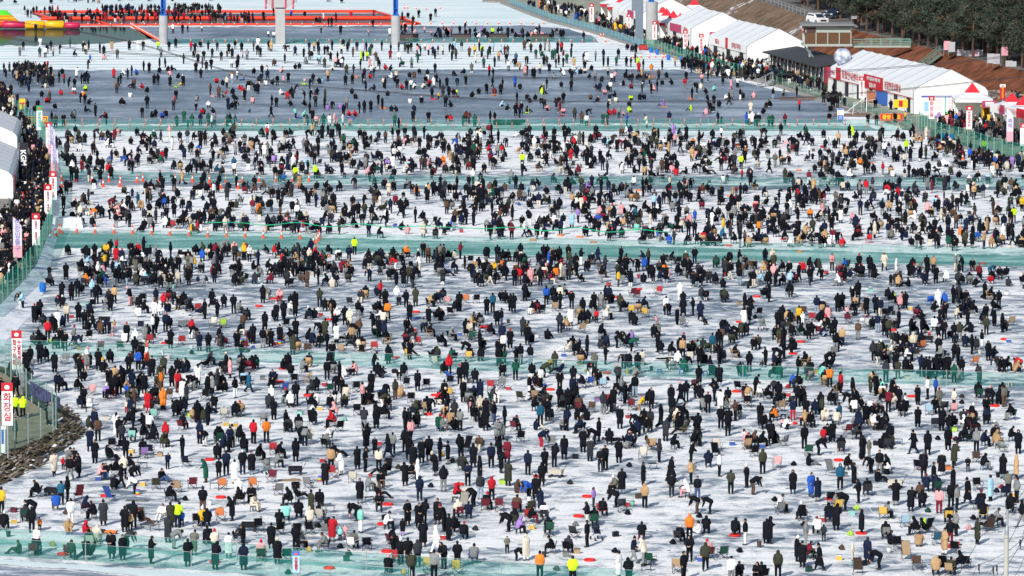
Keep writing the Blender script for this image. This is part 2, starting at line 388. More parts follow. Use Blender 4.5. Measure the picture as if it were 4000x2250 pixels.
for a,b in rows:
    A=Vector(G(*a,DZ));B=Vector(G(*b,0))
    for k in range(13):
        t=k/12;p=A.lerp(B,t); d=mnoise.noise(Vector((p.x*1.3,p.y*.5,3)))*.22+mnoise.noise(Vector((p.x*3,p.y*1.2,9)))*.1
        vs.append((p.x,p.y,DZ*(1-t)+(.03 if k==0 else max(-.05,d)*(1 if k<12 else 0))))
for i in range(len(rows)-1):
    for k in range(12): a=i*13+k; fs.append((a,a+1,a+14,a+13))
mb.add(vs,fs); tag(build('rocky_bank',mb,M_rock,smooth=False),kind='structure')
# loose slabs of the riprap (uncountable)
mb=MB()
for i in range(520):
    a,b=rows[R.randrange(0,len(rows)*6//11)]; t=R.uniform(.03,1.0)**1.0
    p=Vector(G(*a,DZ)).lerp(Vector(G(*b,0)),t)
    q=Matrix.Rotation(R.uniform(-.9,-.2),3,'Z')@Matrix.Rotation(R.uniform(-.5,.5),3,'X')@Matrix.Rotation(R.uniform(-.4,.4),3,'Y')
    mb.box((p.x,p.y,DZ*(1-t)+.04),(R.uniform(.10,.24),R.uniform(.5,1.5),R.uniform(.04,.10)),0 if R.random()<.7 else (1 if R.random()<.75 else 2),M=q)
o=build('riprap_stones',mb,[M_rock,mat('rock_pale',(.24,.215,.175),.95,noise=(2,.4)),mat('rock_snowy',(.62,.64,.68),.9)])
tag(o,'brown stone slabs streaked with snow on the bank below the deck','stones',kind='stuff')
mb=MB()
for i in range(150):   # snow-dusted stones along right bank edge
    y=R.uniform(600,640); x=bank_x(y)-R.uniform(0,1.6); mb.box((x,y,.08),(R.uniform(.2,.6),R.uniform(.2,.8),R.uniform(.1,.3)),R.choice((0,1)),M=Matrix.Rotation(R.uniform(0,3),3,'Z')@Matrix.Rotation(R.uniform(-.4,.4),3,'X'))
for i in range(420):   # grey stones at the foot of the levee behind the big tent
    y=R.uniform(575,640); x=crest_x(y)-R.uniform(4.5,10.5); t=max(0,min(1,(x-(crest_x(y)-8.5))/8.5))
    mb.box((x,y,.35+4.7*t),(R.uniform(.4,1.0),R.uniform(.4,1.2),R.uniform(.2,.5)),R.choice((0,1)),M=Matrix.Rotation(R.uniform(0,3),3,'Z')@Matrix.Rotation(R.uniform(-.4,.4),3,'X'))
tag(build('bank_stones',mb,[mat('stone_grey',(.14,.13,.12),.95,noise=(2,.4)),MATS['rock_pale']]),'rough grey stones piled along the right bank and levee foot','stones',kind='stuff')

# ---------------- fences and nets ----------------
M_net=net_mat('green_net',(.04,.34,.28),.25,(.86,.97,.95))
M_net2=net_mat('green_net_thin',(.03,.40,.32),.22,(.86,.98,.95))
M_net3=net_mat('green_mesh_panel',(.03,.30,.23),.36,(.75,.95,.88))
M_blue=net_mat('pale_blue_sheet',(.30,.58,.68),.86,(.7,.9,.95))
M_film=net_mat('clear_green_film',(.12,.40,.33),.20,(.86,.96,.93))
M_post=mat('galvanised_post',(.36,.40,.40),.5,metal=.3)
M_gpost=mat('green_post',(.20,.42,.36),.5)
M_rope=mat('thin_rope',(.25,.3,.3),.8)
def fence(name,pts,z,h,m,label,cat='fence',step=6.0,post=M_post,pr=.03,rail=True,wave=.04,extra=0.0,group=None):
    P=[Vector(G(x,y,z)) for x,y in pts]
    root=ob(name,None,loc=P[0]); tag(root,label,cat,group)
    off=P[0]; L=[0]
    for a,b in zip(P,P[1:]): L.append(L[-1]+(b-a).length)
    def at(s):
        for i in range(len(P)-1):
            if s<=L[i+1] or i==len(P)-2: return P[i].lerp(P[i+1],(s-L[i])/max(1e-6,L[i+1]-L[i]))
    tot=L[-1]; n=max(2,int(tot/1.0)); mb=MB(); vs=[];fs=[]
    for i in range(n+1):
        s=tot*i/n; p=at(s)-off; dz=-abs(math.sin(math.pi*s/step))*wave*0+wave*mnoise.noise(Vector((s*.7,0,1)))
        vs+= [(p.x,p.y,.02),(p.x,p.y,h+dz)]
    for i in range(n): fs.append((2*i,2*i+2,2*i+3,2*i+1))
    mb.add(vs,fs); build('netting',mb,m,root)
    if rail:
        mb=MB(); mb.tube([(vs[2*i+1][0],vs[2*i+1][1]-.02,vs[2*i+1][2]) for i in range(n+1)],.014,4); build('top_rope',mb,post,root)
    k=max(1,int(round(tot/step))); 
    if k>95: k=95
    me=None
    for i in range(k+1):
        p=at(tot*i/k)-off
        if me is None:
            mb=MB(); mb.tube([(0,0,0),(0,0,h+.12+extra)],pr,6); me=mb.mesh('post',[post])
        ob('post',me,root,loc=(p.x,p.y-.03,0))
    return root
fence('net_fence',[(-80,2164),(0,2172),(300,2190),(543,2211),(1000,2246),(1600,2296)],.0,1.12,M_net,'green see-through net fence nearest the camera, along the snow strip','fence',7)
fence('net_fence',[(-80,2122),(0,2127),(543,2157),(1033,2195),(1430,2225),(2000,2264),(2500,2296)],.0,1.05,M_net2,'second green net fence, just behind the nearest one','fence',9)
fence('net_fence',[(-80,1374),(0,1378),(400,1392),(1000,1414),(2000,1453),(3000,1485),(4100,1515)],0,1.12,M_net,'green see-through net fence crossing the middle of the crowd','fence',8)
fence('net_fence',[(186,969),(500,968),(1000,973),(2000,996),(3000,1018),(4100,1040)],0,1.75,M_net,'tall green net fence in front of the wet teal channel','fence',9)
fence('net_fence',[(230,696),(1000,719),(2000,722),(3000,728),(4100,731)],0,1.05,M_net,'green net fence between the two far rows of anglers','fence',9)
fence('net_fence',[(130,507),(1000,507),(2000,507),(3000,507),(3560,509)],.05,1.4,M_net2,'long green net fence along the near edge of the skating rink','fence',9)
fence('net_fence',[(640,172),(1500,170),(2330,166)],.03,.9,M_net2,'low net fence at the near side of the narrow skating lane','fence',9)
mb=MB(); pts=[]
for i in range(60):
    t=i/59; px=800+1820*t; py=916+36*t+3*math.sin(i*.9); b=G(px,py,0); zz=1.25+.12*math.sin(i*.7); pts.append((b[0],b[1]-.1,zz))
mb.tube(pts,[.03+.025*abs(math.sin(i*1.3)) for i in range(60)],6)
tag(build('rolled_net',mb,mat('bright_green_net',(.01,.40,.20),.6)),'bright green rolled-up net strung above the wet channel','net')
fence('bank_fence',[(1990,14),(2060,42),(2143,72)],.3,1.15,M_blue,'far pale blue sheet fence on the right bank beside the crowded walk','fence',3,wave=.08,group='pale blue sheet fences on the right bank')
fence('bank_fence',[(2147,76),(2322,121),(2510,184)],.3,1.15,M_blue,'long pale blue sheet fence on the right bank in front of the red-topped tents','fence',3,wave=.08,group='pale blue sheet fences on the right bank')
fence('bank_fence',[(2512,186),(2575,198),(2660,226),(2780,262),(2900,294)],.3,1.5,M_net3,'green mesh fence on the bank in front of the white tents and banners','fence',2.5,post=M_gpost,pr=.045)
fence('bank_fence',[(3590,500),(3640,535),(3690,552),(3780,572),(3900,612),(4080,650)],.3,2.1,M_net3,'tall green mesh fence at the right edge beside the blue barrels','fence',3.2,post=M_gpost,pr=.06)
fence('rail_fence',[(3010,318),(3150,364),(3290,410),(3440,450),(3580,488)],.3,1.0,M_film,'low clear-film railing between the rink and the long white tent','railing',4)
fence('bank_fence',LB[1:13],.5,2.2,M_net3,'curving green mesh fence holding back the packed crowd on the left','fence',4,post=M_gpost,pr=.05)
fence('deck_fence',DK[0:5],DZ,2.1,M_film,'clear green film fence along the front of the left deck above the stones','fence',2.6,pr=.05)
fence('deck_fence',DK[4:],DZ,2.1,M_film,'clear green film fence curving along the far side of the left deck','fence',2.6,pr=.05)
# orange posts/cones
M_or=mat('orange_plastic',(.80,.085,.02),.45); M_wh=mat('white_plastic',(.8,.8,.8),.5); M_blk=mat('black_rubber',(.02,.02,.02),.7)
def cone_mesh(h,w):
    mb=MB(); mb.tube([(0,0,.03*h),(0,0,.45*h)],[w*.36,w*.22],12,0); mb.tube([(0,0,.45*h),(0,0,.68*h)],[w*.22,w*.14],12,1); mb.tube([(0,0,.68*h),(0,0,h)],[w*.14,w*.05],12,0)
    mb.box((0,0,.02*h),(w,w,.04*h),0); return mb.mesh('cone',[M_or,M_wh])
CONE=cone_mesh(.75,.42); BIGCONE=cone_mesh(1.0,.5)
mb=MB(); mb.tube([(0,0,0),(0,0,.06)],[.18,.12],10,2); mb.tube([(0,0,.05),(0,0,.95)],.05,8,0); mb.tube([(0,0,.6),(0,0,.7)],.052,8,1); BOLL=mb.mesh('bollard',[M_or,M_wh,M_blk])
CONES=[]
def cone(px,py,kind='c',z=0):
    me={'c':CONE,'b':BIGCONE,'p':BOLL}[kind]
    o=ob('delineator_post' if kind=='p' else 'traffic_cone',me,loc=G(px,py,z),rz=R.uniform(0,3)); CONES.append((o,kind,px,py)); return o
for x in range(260,3300,62): cone(x+R.uniform(-5,5),488,'p')
for x in range(265,3560,60): cone(x+R.uniform(-6,6),506-3+R.uniform(0,2),'p')
for x,y in [(300,911),(372,912),(445,913),(518,914),(592,917),(664,920),(738,923),(812,926),(885,927),(958,928),(1028,932),(1100,933),(1172,934),(1236,950),(1243,942),(1248,934),(1225,955)]: cone(x,y,'b')
for x,y in [(196,940),(215,928),(220,926),(232,910),(238,908),(240,915)]: cone(x,y,'b')
for x,y in [(296,709),(360,712),(425,710),(470,715),(535,714),(558,709),(623,709),(685,710),(752,712),(818,714),(862,737),(882,713),(930,738),(947,713),(1012,711),(1077,711),(1142,712),(1207,710),(240,705),(241,733),(403,730),(468,730),(1124,738),(1164,730)]: cone(x,y,'b')
cone(574,1414,'b').scale=(1.5,1.5,1.8)
for x in range(700,2390,45): cone(x,165,'c')
for i in range(22): cone(510+i*5.2,100+i*2.9,'c')
for x in range(300,1640,44): cone(x,101,'c')
for x in range(1640,2160,44): cone(x,95,'c')
for x,y in [(1580,34),(1592,34),(1626,37),(1665,39),(1720,35),(2347,143),(2358,143),(2505,226),(2536,227),(2561,225),(2590,227),(2600,225),(2474,228),(3499,532),(3511,536),(3592,546),(3652,545),(3761,623),(3843,630)]: cone(x,y,'c')
# ---------------- tents, booths, banners and other structures ----------------
M_tent=mat('white_pvc',(.68,.70,.72),.45,spec=.3,noise=(.25,.06))
M_tent2=mat('white_pvc_wall',(.80,.80,.80),.5,spec=.3,noise=(.5,.05))
M_grey=mat('grey_frame',(.32,.34,.36),.5,metal=.3)
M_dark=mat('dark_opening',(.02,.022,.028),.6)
M_red=mat('banner_red',(.50,.016,.03),.55); M_pink=mat('banner_pink',(.45,.06,.15),.55)
M_white=mat('banner_white',(.80,.80,.80),.6); M_redtx=mat('red_lettering',(.48,.02,.05),.6); M_blk2=mat('dark_lettering',(.05,.05,.06),.6)
M_yel=mat('yellow_cloth',(.80,.50,.02),.6); M_blue2=mat('blue_print',(.04,.14,.48),.6); M_teal=mat('teal_lettering',(.05,.42,.36),.6); M_green=mat('green_cloth',(.03,.35,.14),.6); M_pur=mat('purple_lettering',(.22,.16,.42),.6); M_pkl=mat('pale_pink',(.72,.35,.42),.6); M_lime=mat('lime_print',(.35,.62,.05),.6)
def tent(x,y,wd,L,eave,apex,z0,label,d=(-.21,.978),group='white frame tents on the banks',bands=True,openings=4,name='frame_tent'):
    """gabled frame tent; (x,y) = near left corner of its floor, width to +x, length along d"""
    root=ob(name,None,loc=(x,y,z0)); tag(root,label,'tent',group)
    dx,dy=d; W=wd; rr=.55
    prof=[(0,0),(0,eave-rr*.8),(rr*.25,eave-.15),(rr*.9,eave+.25)]
    prof+= [(W/2,apex)]+[(W-a,b) for a,b in prof[::-1]]
    nb=max(2,int(L/4.2)); 
    mb=MB(); vs=[];fs=[]
    m=nb*4
    for i in range(m+1):
        s=L*i/m; sag=-.07*math.sin(math.pi*((i%4)/4))
        for a,b in prof:
            zz=b+(sag if b>eave-.2 else 0); vs.append((a+dx*s,dy*s,zz))
    k=len(prof)
    for i in range(m):
        for j in range(1,k-2): fs.append((i*k+j,i*k+j+1,(i+1)*k+j+1,(i+1)*k+j))
    mb.add(vs,fs); build('roof',mb,M_tent,root)
    mb=MB(); vs2=[];fs2=[]
    for i in range(m+1):
        s=L*i/m; vs2+=[(dx*s+.01,dy*s,0),(dx*s+.01,dy*s,eave-rr*.8),(W+dx*s-.01,dy*s,0),(W+dx*s-.01,dy*s,eave-rr*.8)]
    for i in range(m): fs2+=[(4*i,4*i+4,4*i+5,4*i+1),(4*i+2,4*i+3,4*i+7,4*i+6)]
    mb.add(vs2,fs2); build('side_wall',mb,M_tent2,root)
    for s in (0,L):
        mb=MB(); mb.add([(a+dx*s,dy*s+(.01 if s==0 else -.01),b) for a,b in prof],[tuple(range(k))]); build('gable',mb,M_tent2,root)
    mb=MB()
    for s in [0]+([L*i/nb for i in range(1,nb+1)] if bands else [L]):
        mb.tube([(a+dx*s,dy*s-.0,b+.03) for a,b in prof],.05,5)
    build('frame',mb,M_grey,root)
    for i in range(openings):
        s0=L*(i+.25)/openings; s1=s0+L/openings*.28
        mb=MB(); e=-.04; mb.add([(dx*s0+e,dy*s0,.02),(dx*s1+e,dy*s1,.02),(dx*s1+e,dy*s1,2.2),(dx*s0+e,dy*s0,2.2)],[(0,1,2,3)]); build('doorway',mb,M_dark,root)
    root['_d']=0; del root['_d']
    return root
def side_sign(root,s0,s1,z0,z1,m,d=(-.21,.978),txt=None,tm=None,size=.9,off=-.14,tz=None):
    """sign board on the tent's left long side between distances s0..s1 from the near corner"""
    dx,dy=d; mb=MB(); a=(dx*s0+off,dy*s0);b=(dx*s1+off,dy*s1)
    mb.add([(a[0],a[1],z0),(b[0],b[1],z0),(b[0],b[1],z1),(a[0],a[1],z1),(a[0]+.06,a[1],z0),(b[0]+.06,b[1],z0),(b[0]+.06,b[1],z1),(a[0]+.06,a[1],z1)],[(0,1,2,3),(4,7,6,5),(0,4,5,1),(3,2,6,7),(0,3,7,4),(1,5,6,2)])
    o=build('sign_board',mb,m,root)
    if txt:
        c=((a[0]+b[0])/2-.03,(a[1]+b[1])/2,(z0+z1)/2 if tz is None else tz)
        Mx=frame(c,(-dx,-dy,0)); Sx=Matrix.Diagonal((1.0,1,1,1))
        t=text('lettering',txt,size,tm,o,Mx)
    return o
T1=tent(54.6,625,10.1,42,3.4,6.0,.3,'longest white frame tent with red and white sign boards, beside the moon balloon',openings=7)
def stext(root,s,z,txt,size,m,sx=1.0,d=(-.21,.978),off=-.2):
    c=(d[0]*s+off,d[1]*s,z); Mx=frame(c,(-d[0],-d[1],0))@Matrix.Diagonal((sx,1,1,1))
    return text('lettering',txt,size,m,root,Mx,bold=.012)
side_sign(T1,.3,14,2.15,3.75,M_white); stext(T1,9.4,2.95,'경찰현장상황실',1.15,M_redtx,1.05); 
side_sign(T1,14.1,23.5,1.95,3.85,M_red); stext(T1,18.5,3.35,'빙어 얼음 놀이 체험 마당',.58,M_white,1.1); stext(T1,19,2.45,'얼음나라',.7,M_white,1.3)
side_sign(T1,23.6,35,2.15,3.75,M_white); stext(T1,30.2,2.95,'종합안내센터',1.2,M_redtx,1.25)
side_sign(T1,35.1,37.6,2.05,3.8,M_red); side_sign(T1,37.7,40.2,2.2,3.6,M_white); stext(T1,39,2.9,'안내소',.7,M_redtx); side_sign(T1,40.3,41.9,2.2,3.6,M_pink)
side_sign(T1,12.2,17.5,.15,2.1,M_blue2,off=-.1); side_sign(T1,17.6,22,.15,1.68,mat('orange_print',(.55,.2,.12),.6),off=-.1)
# red hem under the signs
mb=MB(); mb.add([(-.03-.16,0,2.05),(-.21*42-.19,.978*42,2.05),(-.21*42-.19,.978*42,2.15),(-.19,0,2.15)],[(0,1,2,3)]); build('hem_strip',mb,M_red,T1)
# notice wall in front of the gable
nx0=G(3605,470,.3); 
root=ob('notice_board',None,loc=(55.3,622.6,.3)); tag(root,'wide white notice board with blue header across the long tent gable','notice board')
mb=MB(); mb.box((3.4,0,1.35),(6.8,.08,2.7)); build('panel',mb,M_white,root)
mb=MB(); mb.box((3.4,-.06,2.55),(6.6,.03,.26)); build('header',mb,mat('header_blue',(.10,.12,.38),.6),root)
mb=MB(); mb.box((5.1,-.06,.3),(3.0,.03,.5)); build('lime_strip',mb,M_lime,root)
mb=MB(); mb.box((3.35,-.07,1.3),(.14,.03,2.2)); build('divider',mb,M_teal,root)
for cx,cz in ((2.3,1.9),(2.3,1.0),(4.2,1.9),(4.2,1.05),(5.6,1.9),(5.6,1.05)):
    mb=MB(); mb.box((cx,-.055,cz),(1.2,.02,.75)); o=build('notice_sheet',mb,mat('sheet_pink',(.72,.60,.60),.6),root)
mb=MB(); mb.box((.9,-.06,1.2),(.8,.02,1.3)); build('notice_sheet',mb,mat('sheet_blue',(.25,.5,.72),.6),root)
text('lettering','얼음나라 축제 종합 안내도 및 행사 안내',.2,M_white,root,frame((3.4,-.09,2.53),(1,0,0)))
T2=tent(36.5,716,10,24,3.4,6.0,.3,'white frame tent with red-edged signs, between the yellow booth and dark-roofed shops',openings=3)
side_sign(T2,.3,11,2.2,3.6,M_white); stext(T2,5.8,2.9,'휴게실 의무실',.95,M_redtx); side_sign(T2,11.1,12.6,2.2,3.9,M_red); side_sign(T2,12.7,22,2.2,3.6,M_white); stext(T2,17.5,2.9,'매표소',.95,M_redtx)
T3=tent(29.6,761,10.2,16,3.4,6.0,.3,'white frame tent with two-tone roof just right of the three red-peaked booths',openings=2)
side_sign(T3,.5,6,2.2,3.6,M_white); stext(T3,3.2,2.9,'대여소',.9,M_redtx); side_sign(T3,6.2,14,2.2,3.5,M_pink)
T4=tent(22.6,803,10,22,3.4,6.0,.3,'farthest white frame tent, rising behind the blue steel column',openings=2)
side_sign(T4,1,5,2.2,3.5,M_white); stext(T4,3,2.85,'식당',.9,M_redtx); side_sign(T4,6,10,2.2,3.5,M_pink)
# left bank tents (mostly out of frame)
T5=tent(-64.9,505,10,30,2.7,4.9,.5,'nearer white frame tent at the left edge beside the packed crowd',d=(-.08,.997),openings=0)
T6=tent(-70.1,558,10,20,2.7,4.9,.5,'farther white frame tent at the left edge beside the black flag',d=(-.08,.997),openings=0)
mb=MB(); mb.box((10.12-.3,3.5,1.5),(.05,7,1.6),rz=0.08); build('sign_board',mb,mat('banner_dim_pink',(.45,.14,.18),.6),T5)
# pagoda booths
def pagoda(px,py,sz,label,z0=.3,top=2.3,peak=4.4,wall=True,group='white booths with red pointed roofs',val=M_red):
    x,y,_=G(px,py,z0); root=ob('pagoda_booth',None,loc=(x,y,z0)); tag(root,label,'booth',group)
    h=sz/2; mb=MB(); n=9; vs=[];fs=[]
    for i in range(n):
        t=i/(n-1); r=h*(1-t)**1.75*.96+.04*h*(1-t)+.05; z=top+.5+(peak-top-.5)*t
        for sx,sy in ((-1,-1),(1,-1),(1,1),(-1,1)): vs.append((sx*r,sy*r,z))
    for i in range(n-1):
        for k in range(4): fs.append((4*i+k,4*i+(k+1)%4,4*i+4+(k+1)%4,4*i+4+k))
    cut=4; a=MB(); a.add(vs[:4*(cut+1)],[f for f in fs if max(f)<4*(cut+1)]); build('roof',a,M_tent,root)
    h2=h*.40; a=MB(); a.add([(-h2,-h2,top+.5+(peak-top-.5)*.42),(h2,-h2,top+.5+(peak-top-.5)*.42),(h2,h2,top+.5+(peak-top-.5)*.42),(-h2,h2,top+.5+(peak-top-.5)*.42),(0,0,peak+.45)],[(0,1,4),(1,2,4),(2,3,4),(3,0,4)]); build('roof_cap',a,M_redcap,root)
    a=MB()
    for s in (-1,1):
        a.add([(-h,s*h,top),(h,s*h,top),(h,s*h,top+.5),(-h,s*h,top+.5)],[(0,1,2,3)]); a.add([(s*h,-h,top),(s*h,h,top),(s*h,h,top+.5),(s*h,-h,top+.5)],[(0,1,2,3)])
    build('valance',a,val,root)
    for sx in (-1,1):
        for sy in (-1,1): a=MB(); a.tube([(sx*h*.98,sy*h*.98,0),(sx*h*.98,sy*h*.98,top)],.05,6); build('pole',a,M_grey,root)
    if wall:
        a=MB(); a.add([(-h*.96,h*.96,0),(h*.96,h*.96,0),(h*.96,h*.96,top),(-h*.96,h*.96,top)],[(0,1,2,3)]); a.add([(h*.96,-h*.96,0),(h*.96,h*.96,0),(h*.96,h*.96,top),(h*.96,-h*.96,top)],[(0,1,2,3)])
        build('wall',a,M_tent2,root)
    return root
M_redcap=mat('red_pvc',(.62,.02,.035),.5)
pagoda(2400,72,5.2,'far left red-peaked booth of the pair behind the crowd queue')
pagoda(2430,84,5.4,'front red-peaked booth of the pair, with wide red valance')
pagoda(2462,62,4.6,'small red-peaked booth behind the front pair, left one')
pagoda(2482,66,4.6,'small red-peaked booth behind the front pair, nearest the grey pier')
pagoda(2588,128,4.6,'farthest of the red-peaked booths beside the grey pier')
pagoda(2604,140,4.8,'second of three red-peaked booths right of the grey pier')
pagoda(2630,150,4.8,'middle red-peaked booth in the row right of the grey pier')
pagoda(2657,161,4.8,'nearest red-peaked booth in the row right of the grey pier')
pagoda(2712,95,4.6,'lone red peak showing behind a white tent roof')
r_=pagoda(3797,462,5.0,'lone red-peaked booth with white side in front of the long tent',val=M_tent)
pagoda(3952,498,5.0,'left of two red-peaked booths at the right edge',peak=4.2)
pagoda(3998,512,5.0,'right of two red-peaked booths at the right edge',peak=4.2)
a=MB(); b=G(3866,505,.3)
root=ob('booth_sign',None,loc=b); tag(root,'long slanting sign board with pink and white panels beside the red-peaked booths','sign')
for i,(s0,s1,m) in enumerate(((0,3.2,M_white),(3.3,5,M_pink),(5.1,9,M_white),(9.1,12,M_red),(12.1,16,M_white))):
    a=MB(); x0=.27*s0;x1=.27*s1; a.add([(x0,-s0,2.3),(x1,-s1,2.3),(x1,-s1,3.5),(x0,-s0,3.5)],[(0,1,2,3)]); build('panel',a,m,root)
text('lettering','음식점  먹거리 얼음낚시 용품점',.75,M_redtx,root,frame((1.9,-8.0,2.95),(.27,-1,0)))
for s in (0,5,10,16): a=MB(); a.tube([(.27*s+.05,-s,0),(.27*s+.05,-s,2.4)],.05,6); build('post',a,M_grey,root)
# yellow booths
def ybooth(px,py,label,z=.3,w=2.6,h=2.6):
    x,y,_=G(px,py,z); root=ob('yellow_booth',None,loc=(x,y,z)); tag(root,label,'booth')
    a=MB(); a.box((-w/2,0,h/2),(.12,2,h)); a.box((w/2,0,h/2),(.12,2,h)); a.box((0,1,h/2),(w,.1,h)); a.box((0,-.2,.55),(w-.15,.5,1.1)); build('body',a,M_yel,root)
    a=MB(); a.box((0,-.3,h+.15),(w+.5,2.9,.18)); build('roof',a,M_yel,root)
    a=MB(); a.box((-.1,-1.8,h+.55),(w+.4,.08,.9)); build('sign_board',a,M_pink,root)
    a=MB(); a.box((-.1,-1.86,h+.55),(w-.5,.03,.6)); build('sign_face',a,M_white,root)
    return root
ybooth(2808,208,'bright yellow booth with pink sign beside the ice sledge banner')
ybooth(2442,78,'small yellow booth behind the queue beside the far red-peaked booths',w=1.8,h=2.2)
ybooth(3862,478,'small yellow booth next to the lone red-peaked booth at the right',w=1.6,h=2.0)
# dark roofed shops
root=ob('shop_row',None,loc=(39.6,712,.3)); tag(root,'low row of shops under one dark grey sloping roof','shops')
D=Vector((6.2,-33,0)); a=MB(); q=[(-.9,0,2.75),(4.6,1.5,3.5)]
n8=8
vs=[(q[0][0],q[0][1],q[0][2]),(q[0][0]+D.x,q[0][1]+D.y,q[0][2]),(q[1][0]+D.x,q[1][1]+D.y,q[1][2]),(q[1][0],q[1][1],q[1][2])]
vs+=[(x,y,z-.18) for x,y,z in vs]; a.add(vs,[(0,1,2,3),(7,6,5,4),(0,4,5,1),(1,5,6,2),(2,6,7,3),(3,7,4,0)]); build('roof',a,mat('dark_roof',(.045,.05,.055),.7,noise=(1,.3)),root)
a=MB(); a.add([(.4,0,0),(.4+D.x,D.y,0),(4+D.x,D.y+1,0),(4,1,0),(.4,0,2.6),(.4+D.x,D.y,2.6),(4+D.x,D.y+1,2.6),(4,1,2.6)],[(0,1,5,4),(1,2,6,5),(2,3,7,6),(3,0,4,7)]); build('wall',a,mat('shop_wall',(.10,.10,.11),.7),root)
for i in range(15):
    t=i/14; p=(.25+D.x*t,D.y*t,0); a=MB(); a.box((p[0]-.12,p[1],1.3),(.1,.14,2.6)); build('post',a,M_white if i%2 else M_grey,root)
    if i<14:
        t2=(i+.5)/14; a=MB(); a.box((.2+D.x*t2-.1,D.y*t2,2.15),(.06,1.7,.55),rz=-.18); build('shop_sign',a,(M_white,mat('sign_violet',(.25,.2,.4),.6),M_white,M_pink)[i%4],root)
a=MB(); a.add([(D.x+.3,D.y-.03,0),(D.x+4,D.y+.95,0),(D.x+4,D.y+.95,2.7),(D.x+.3,D.y-.03,2.7)],[(0,1,2,3)]); build('end_panel',a,mat('dark_red_panel',(.28,.03,.05),.6),root)
# stilt cabin
root=ob('lookout_cabin',None,loc=(43.9,693,.3)); tag(root,'glazed lookout cabin with flat grey roof standing on stilts by the levee','cabin')
M_cab=mat('cabin_frame',(.36,.40,.37),.6); M_glass=mat('brown_window_glass',(.13,.07,.04),.12,spec=.5)
a=MB(); a.box((3.6,2.2,4.95),(7.4,4.6,.35)); build('floor_slab',a,M_cab,root)
a=MB(); a.box((3.6,2.2,7.35),(7.0,4.2,1.0)); build('upper_wall',a,M_cab,root)
a=MB(); a.box((3.5,1.9,8.0),(8.0,5.4,.22)); a.box((6.6,2.0,7.75),(3,4.9,.12)); build('roof',a,mat('cabin_roof',(.22,.23,.23),.7),root)
for i in range(4): a=MB(); a.box((.98+1.74*i,.1,5.98),(1.62,.06,1.7)); build('window',a,M_glass,root)
for i in range(3): a=MB(); a.box((.1,.8+1.35*i,5.98),(.06,1.2,1.7)); build('window',a,M_glass,root)
a=MB(); a.box((3.6,2.3,5.95),(6.7,3.8,1.8)); build('room',a,mat('cabin_inner',(.10,.06,.04),.6),root)
for i in range(5): a=MB(); a.box((.1+1.75*i,.06,6.0),(.14,.14,1.85)); build('mullion',a,M_cab,root)
for x,y in ((1,1),(6,1),(1,3.8),(6,3.8)): a=MB(); a.tube([(x,y,0),(x,y,4.8)],.2,8); build('stilt',a,M_grey,root)
a=MB(); a.tube([(.2,.4,4.7),(2.4,1,2)],.14,6); build('brace',a,M_grey,root)
a=MB(); a.box((-.06,1.3,7.3),(.08,3.6,1.0)); build('sign_board',a,M_redtx,root)
a=MB(); a.box((-.12,1.3,7.3),(.04,2.8,.45)); build('sign_face',a,M_white,root)
a=MB(); a.box((1.1,.05,7.25),(1.4,.06,.75)); build('sign_board',a,mat('dark_plaque',(.08,.04,.05),.6),root)
root=ob('footbridge',None,loc=(51.3,694,5.0)); tag(root,'railed walkway from the lookout cabin to the pine-lined levee','footbridge')
a=MB(); a.box((4.4,.8,-.02),(8.6,2.2,.25)); build('deck',a,M_cab,root)
for s in (-.3,1.9):
    a=MB()
    for z in (.35,.7,1.05): a.tube([(0,s,z),(8.8,s,z)],.035,5)
    for i in range(7): a.tube([(i*1.46,s,0),(i*1.46,s,1.1)],.035,5)
    build('railing',a,M_gpost,root)
a=MB(); a.tube([(1.5,.8,-4.5),(1.5,.8,-.1)],.3,8); build('pier',a,M_grey,root)
# slope stairs with railing
root=ob('stairs',None,loc=(55.5,668,.4)); tag(root,'green railed stairs climbing the brown levee behind the long tent','stairs')
a=MB()
for i in range(22): a.box((i*.36,i*.5,i*.205+.1),(.42,2.2,.21))
build('steps',a,mat('stair_green',(.16,.22,.18),.7),root)
for s in (-1.1,1.1):
    a=MB(); 
    for z in (.5,1.0): a.tube([(0,s,z+.2),(7.8,11+s,z+4.7)],.035,5)
    for i in range(9): a.tube([(i*.95,i*1.35+s,i*.55+.2),(i*.95,i*1.35+s,i*.55+1.2)],.035,5)
    build('railing',a,M_gpost,root)
# moon balloon
x,y,z=atY(3291,221,664)
mm=bpy.data.materials.new('moon_skin'); mm.use_nodes=True; n=mm.node_tree.nodes; l=mm.node_tree.links
nz=n.new('ShaderNodeTexNoise'); nz.inputs['Scale'].default_value=1.1; nz.inputs['Detail'].default_value=8; tc=n.new('ShaderNodeTexCoord'); l.new(tc.outputs['Object'],nz.inputs[0])
rp=n.new('ShaderNodeValToRGB'); rp.color_ramp.elements[0].position=.38; rp.color_ramp.elements[0].color=(.22,.25,.36,1); rp.color_ramp.elements[1].position=.58; rp.color_ramp.elements[1].color=(.66,.70,.82,1)
l.new(nz.outputs[0],rp.inputs[0]); l.new(rp.outputs[0],n['Principled BSDF'].inputs['Base Color']); n['Principled BSDF'].inputs['Roughness'].default_value=.6
a=MB(); a.ell((0,0,0),(1.24,1.24,1.24),32,20); o=build('moon_balloon',a,mm,smooth=True,loc=(x,y,z)); tag(o,'big round balloon printed like the moon, resting by the long tent roof','balloon')
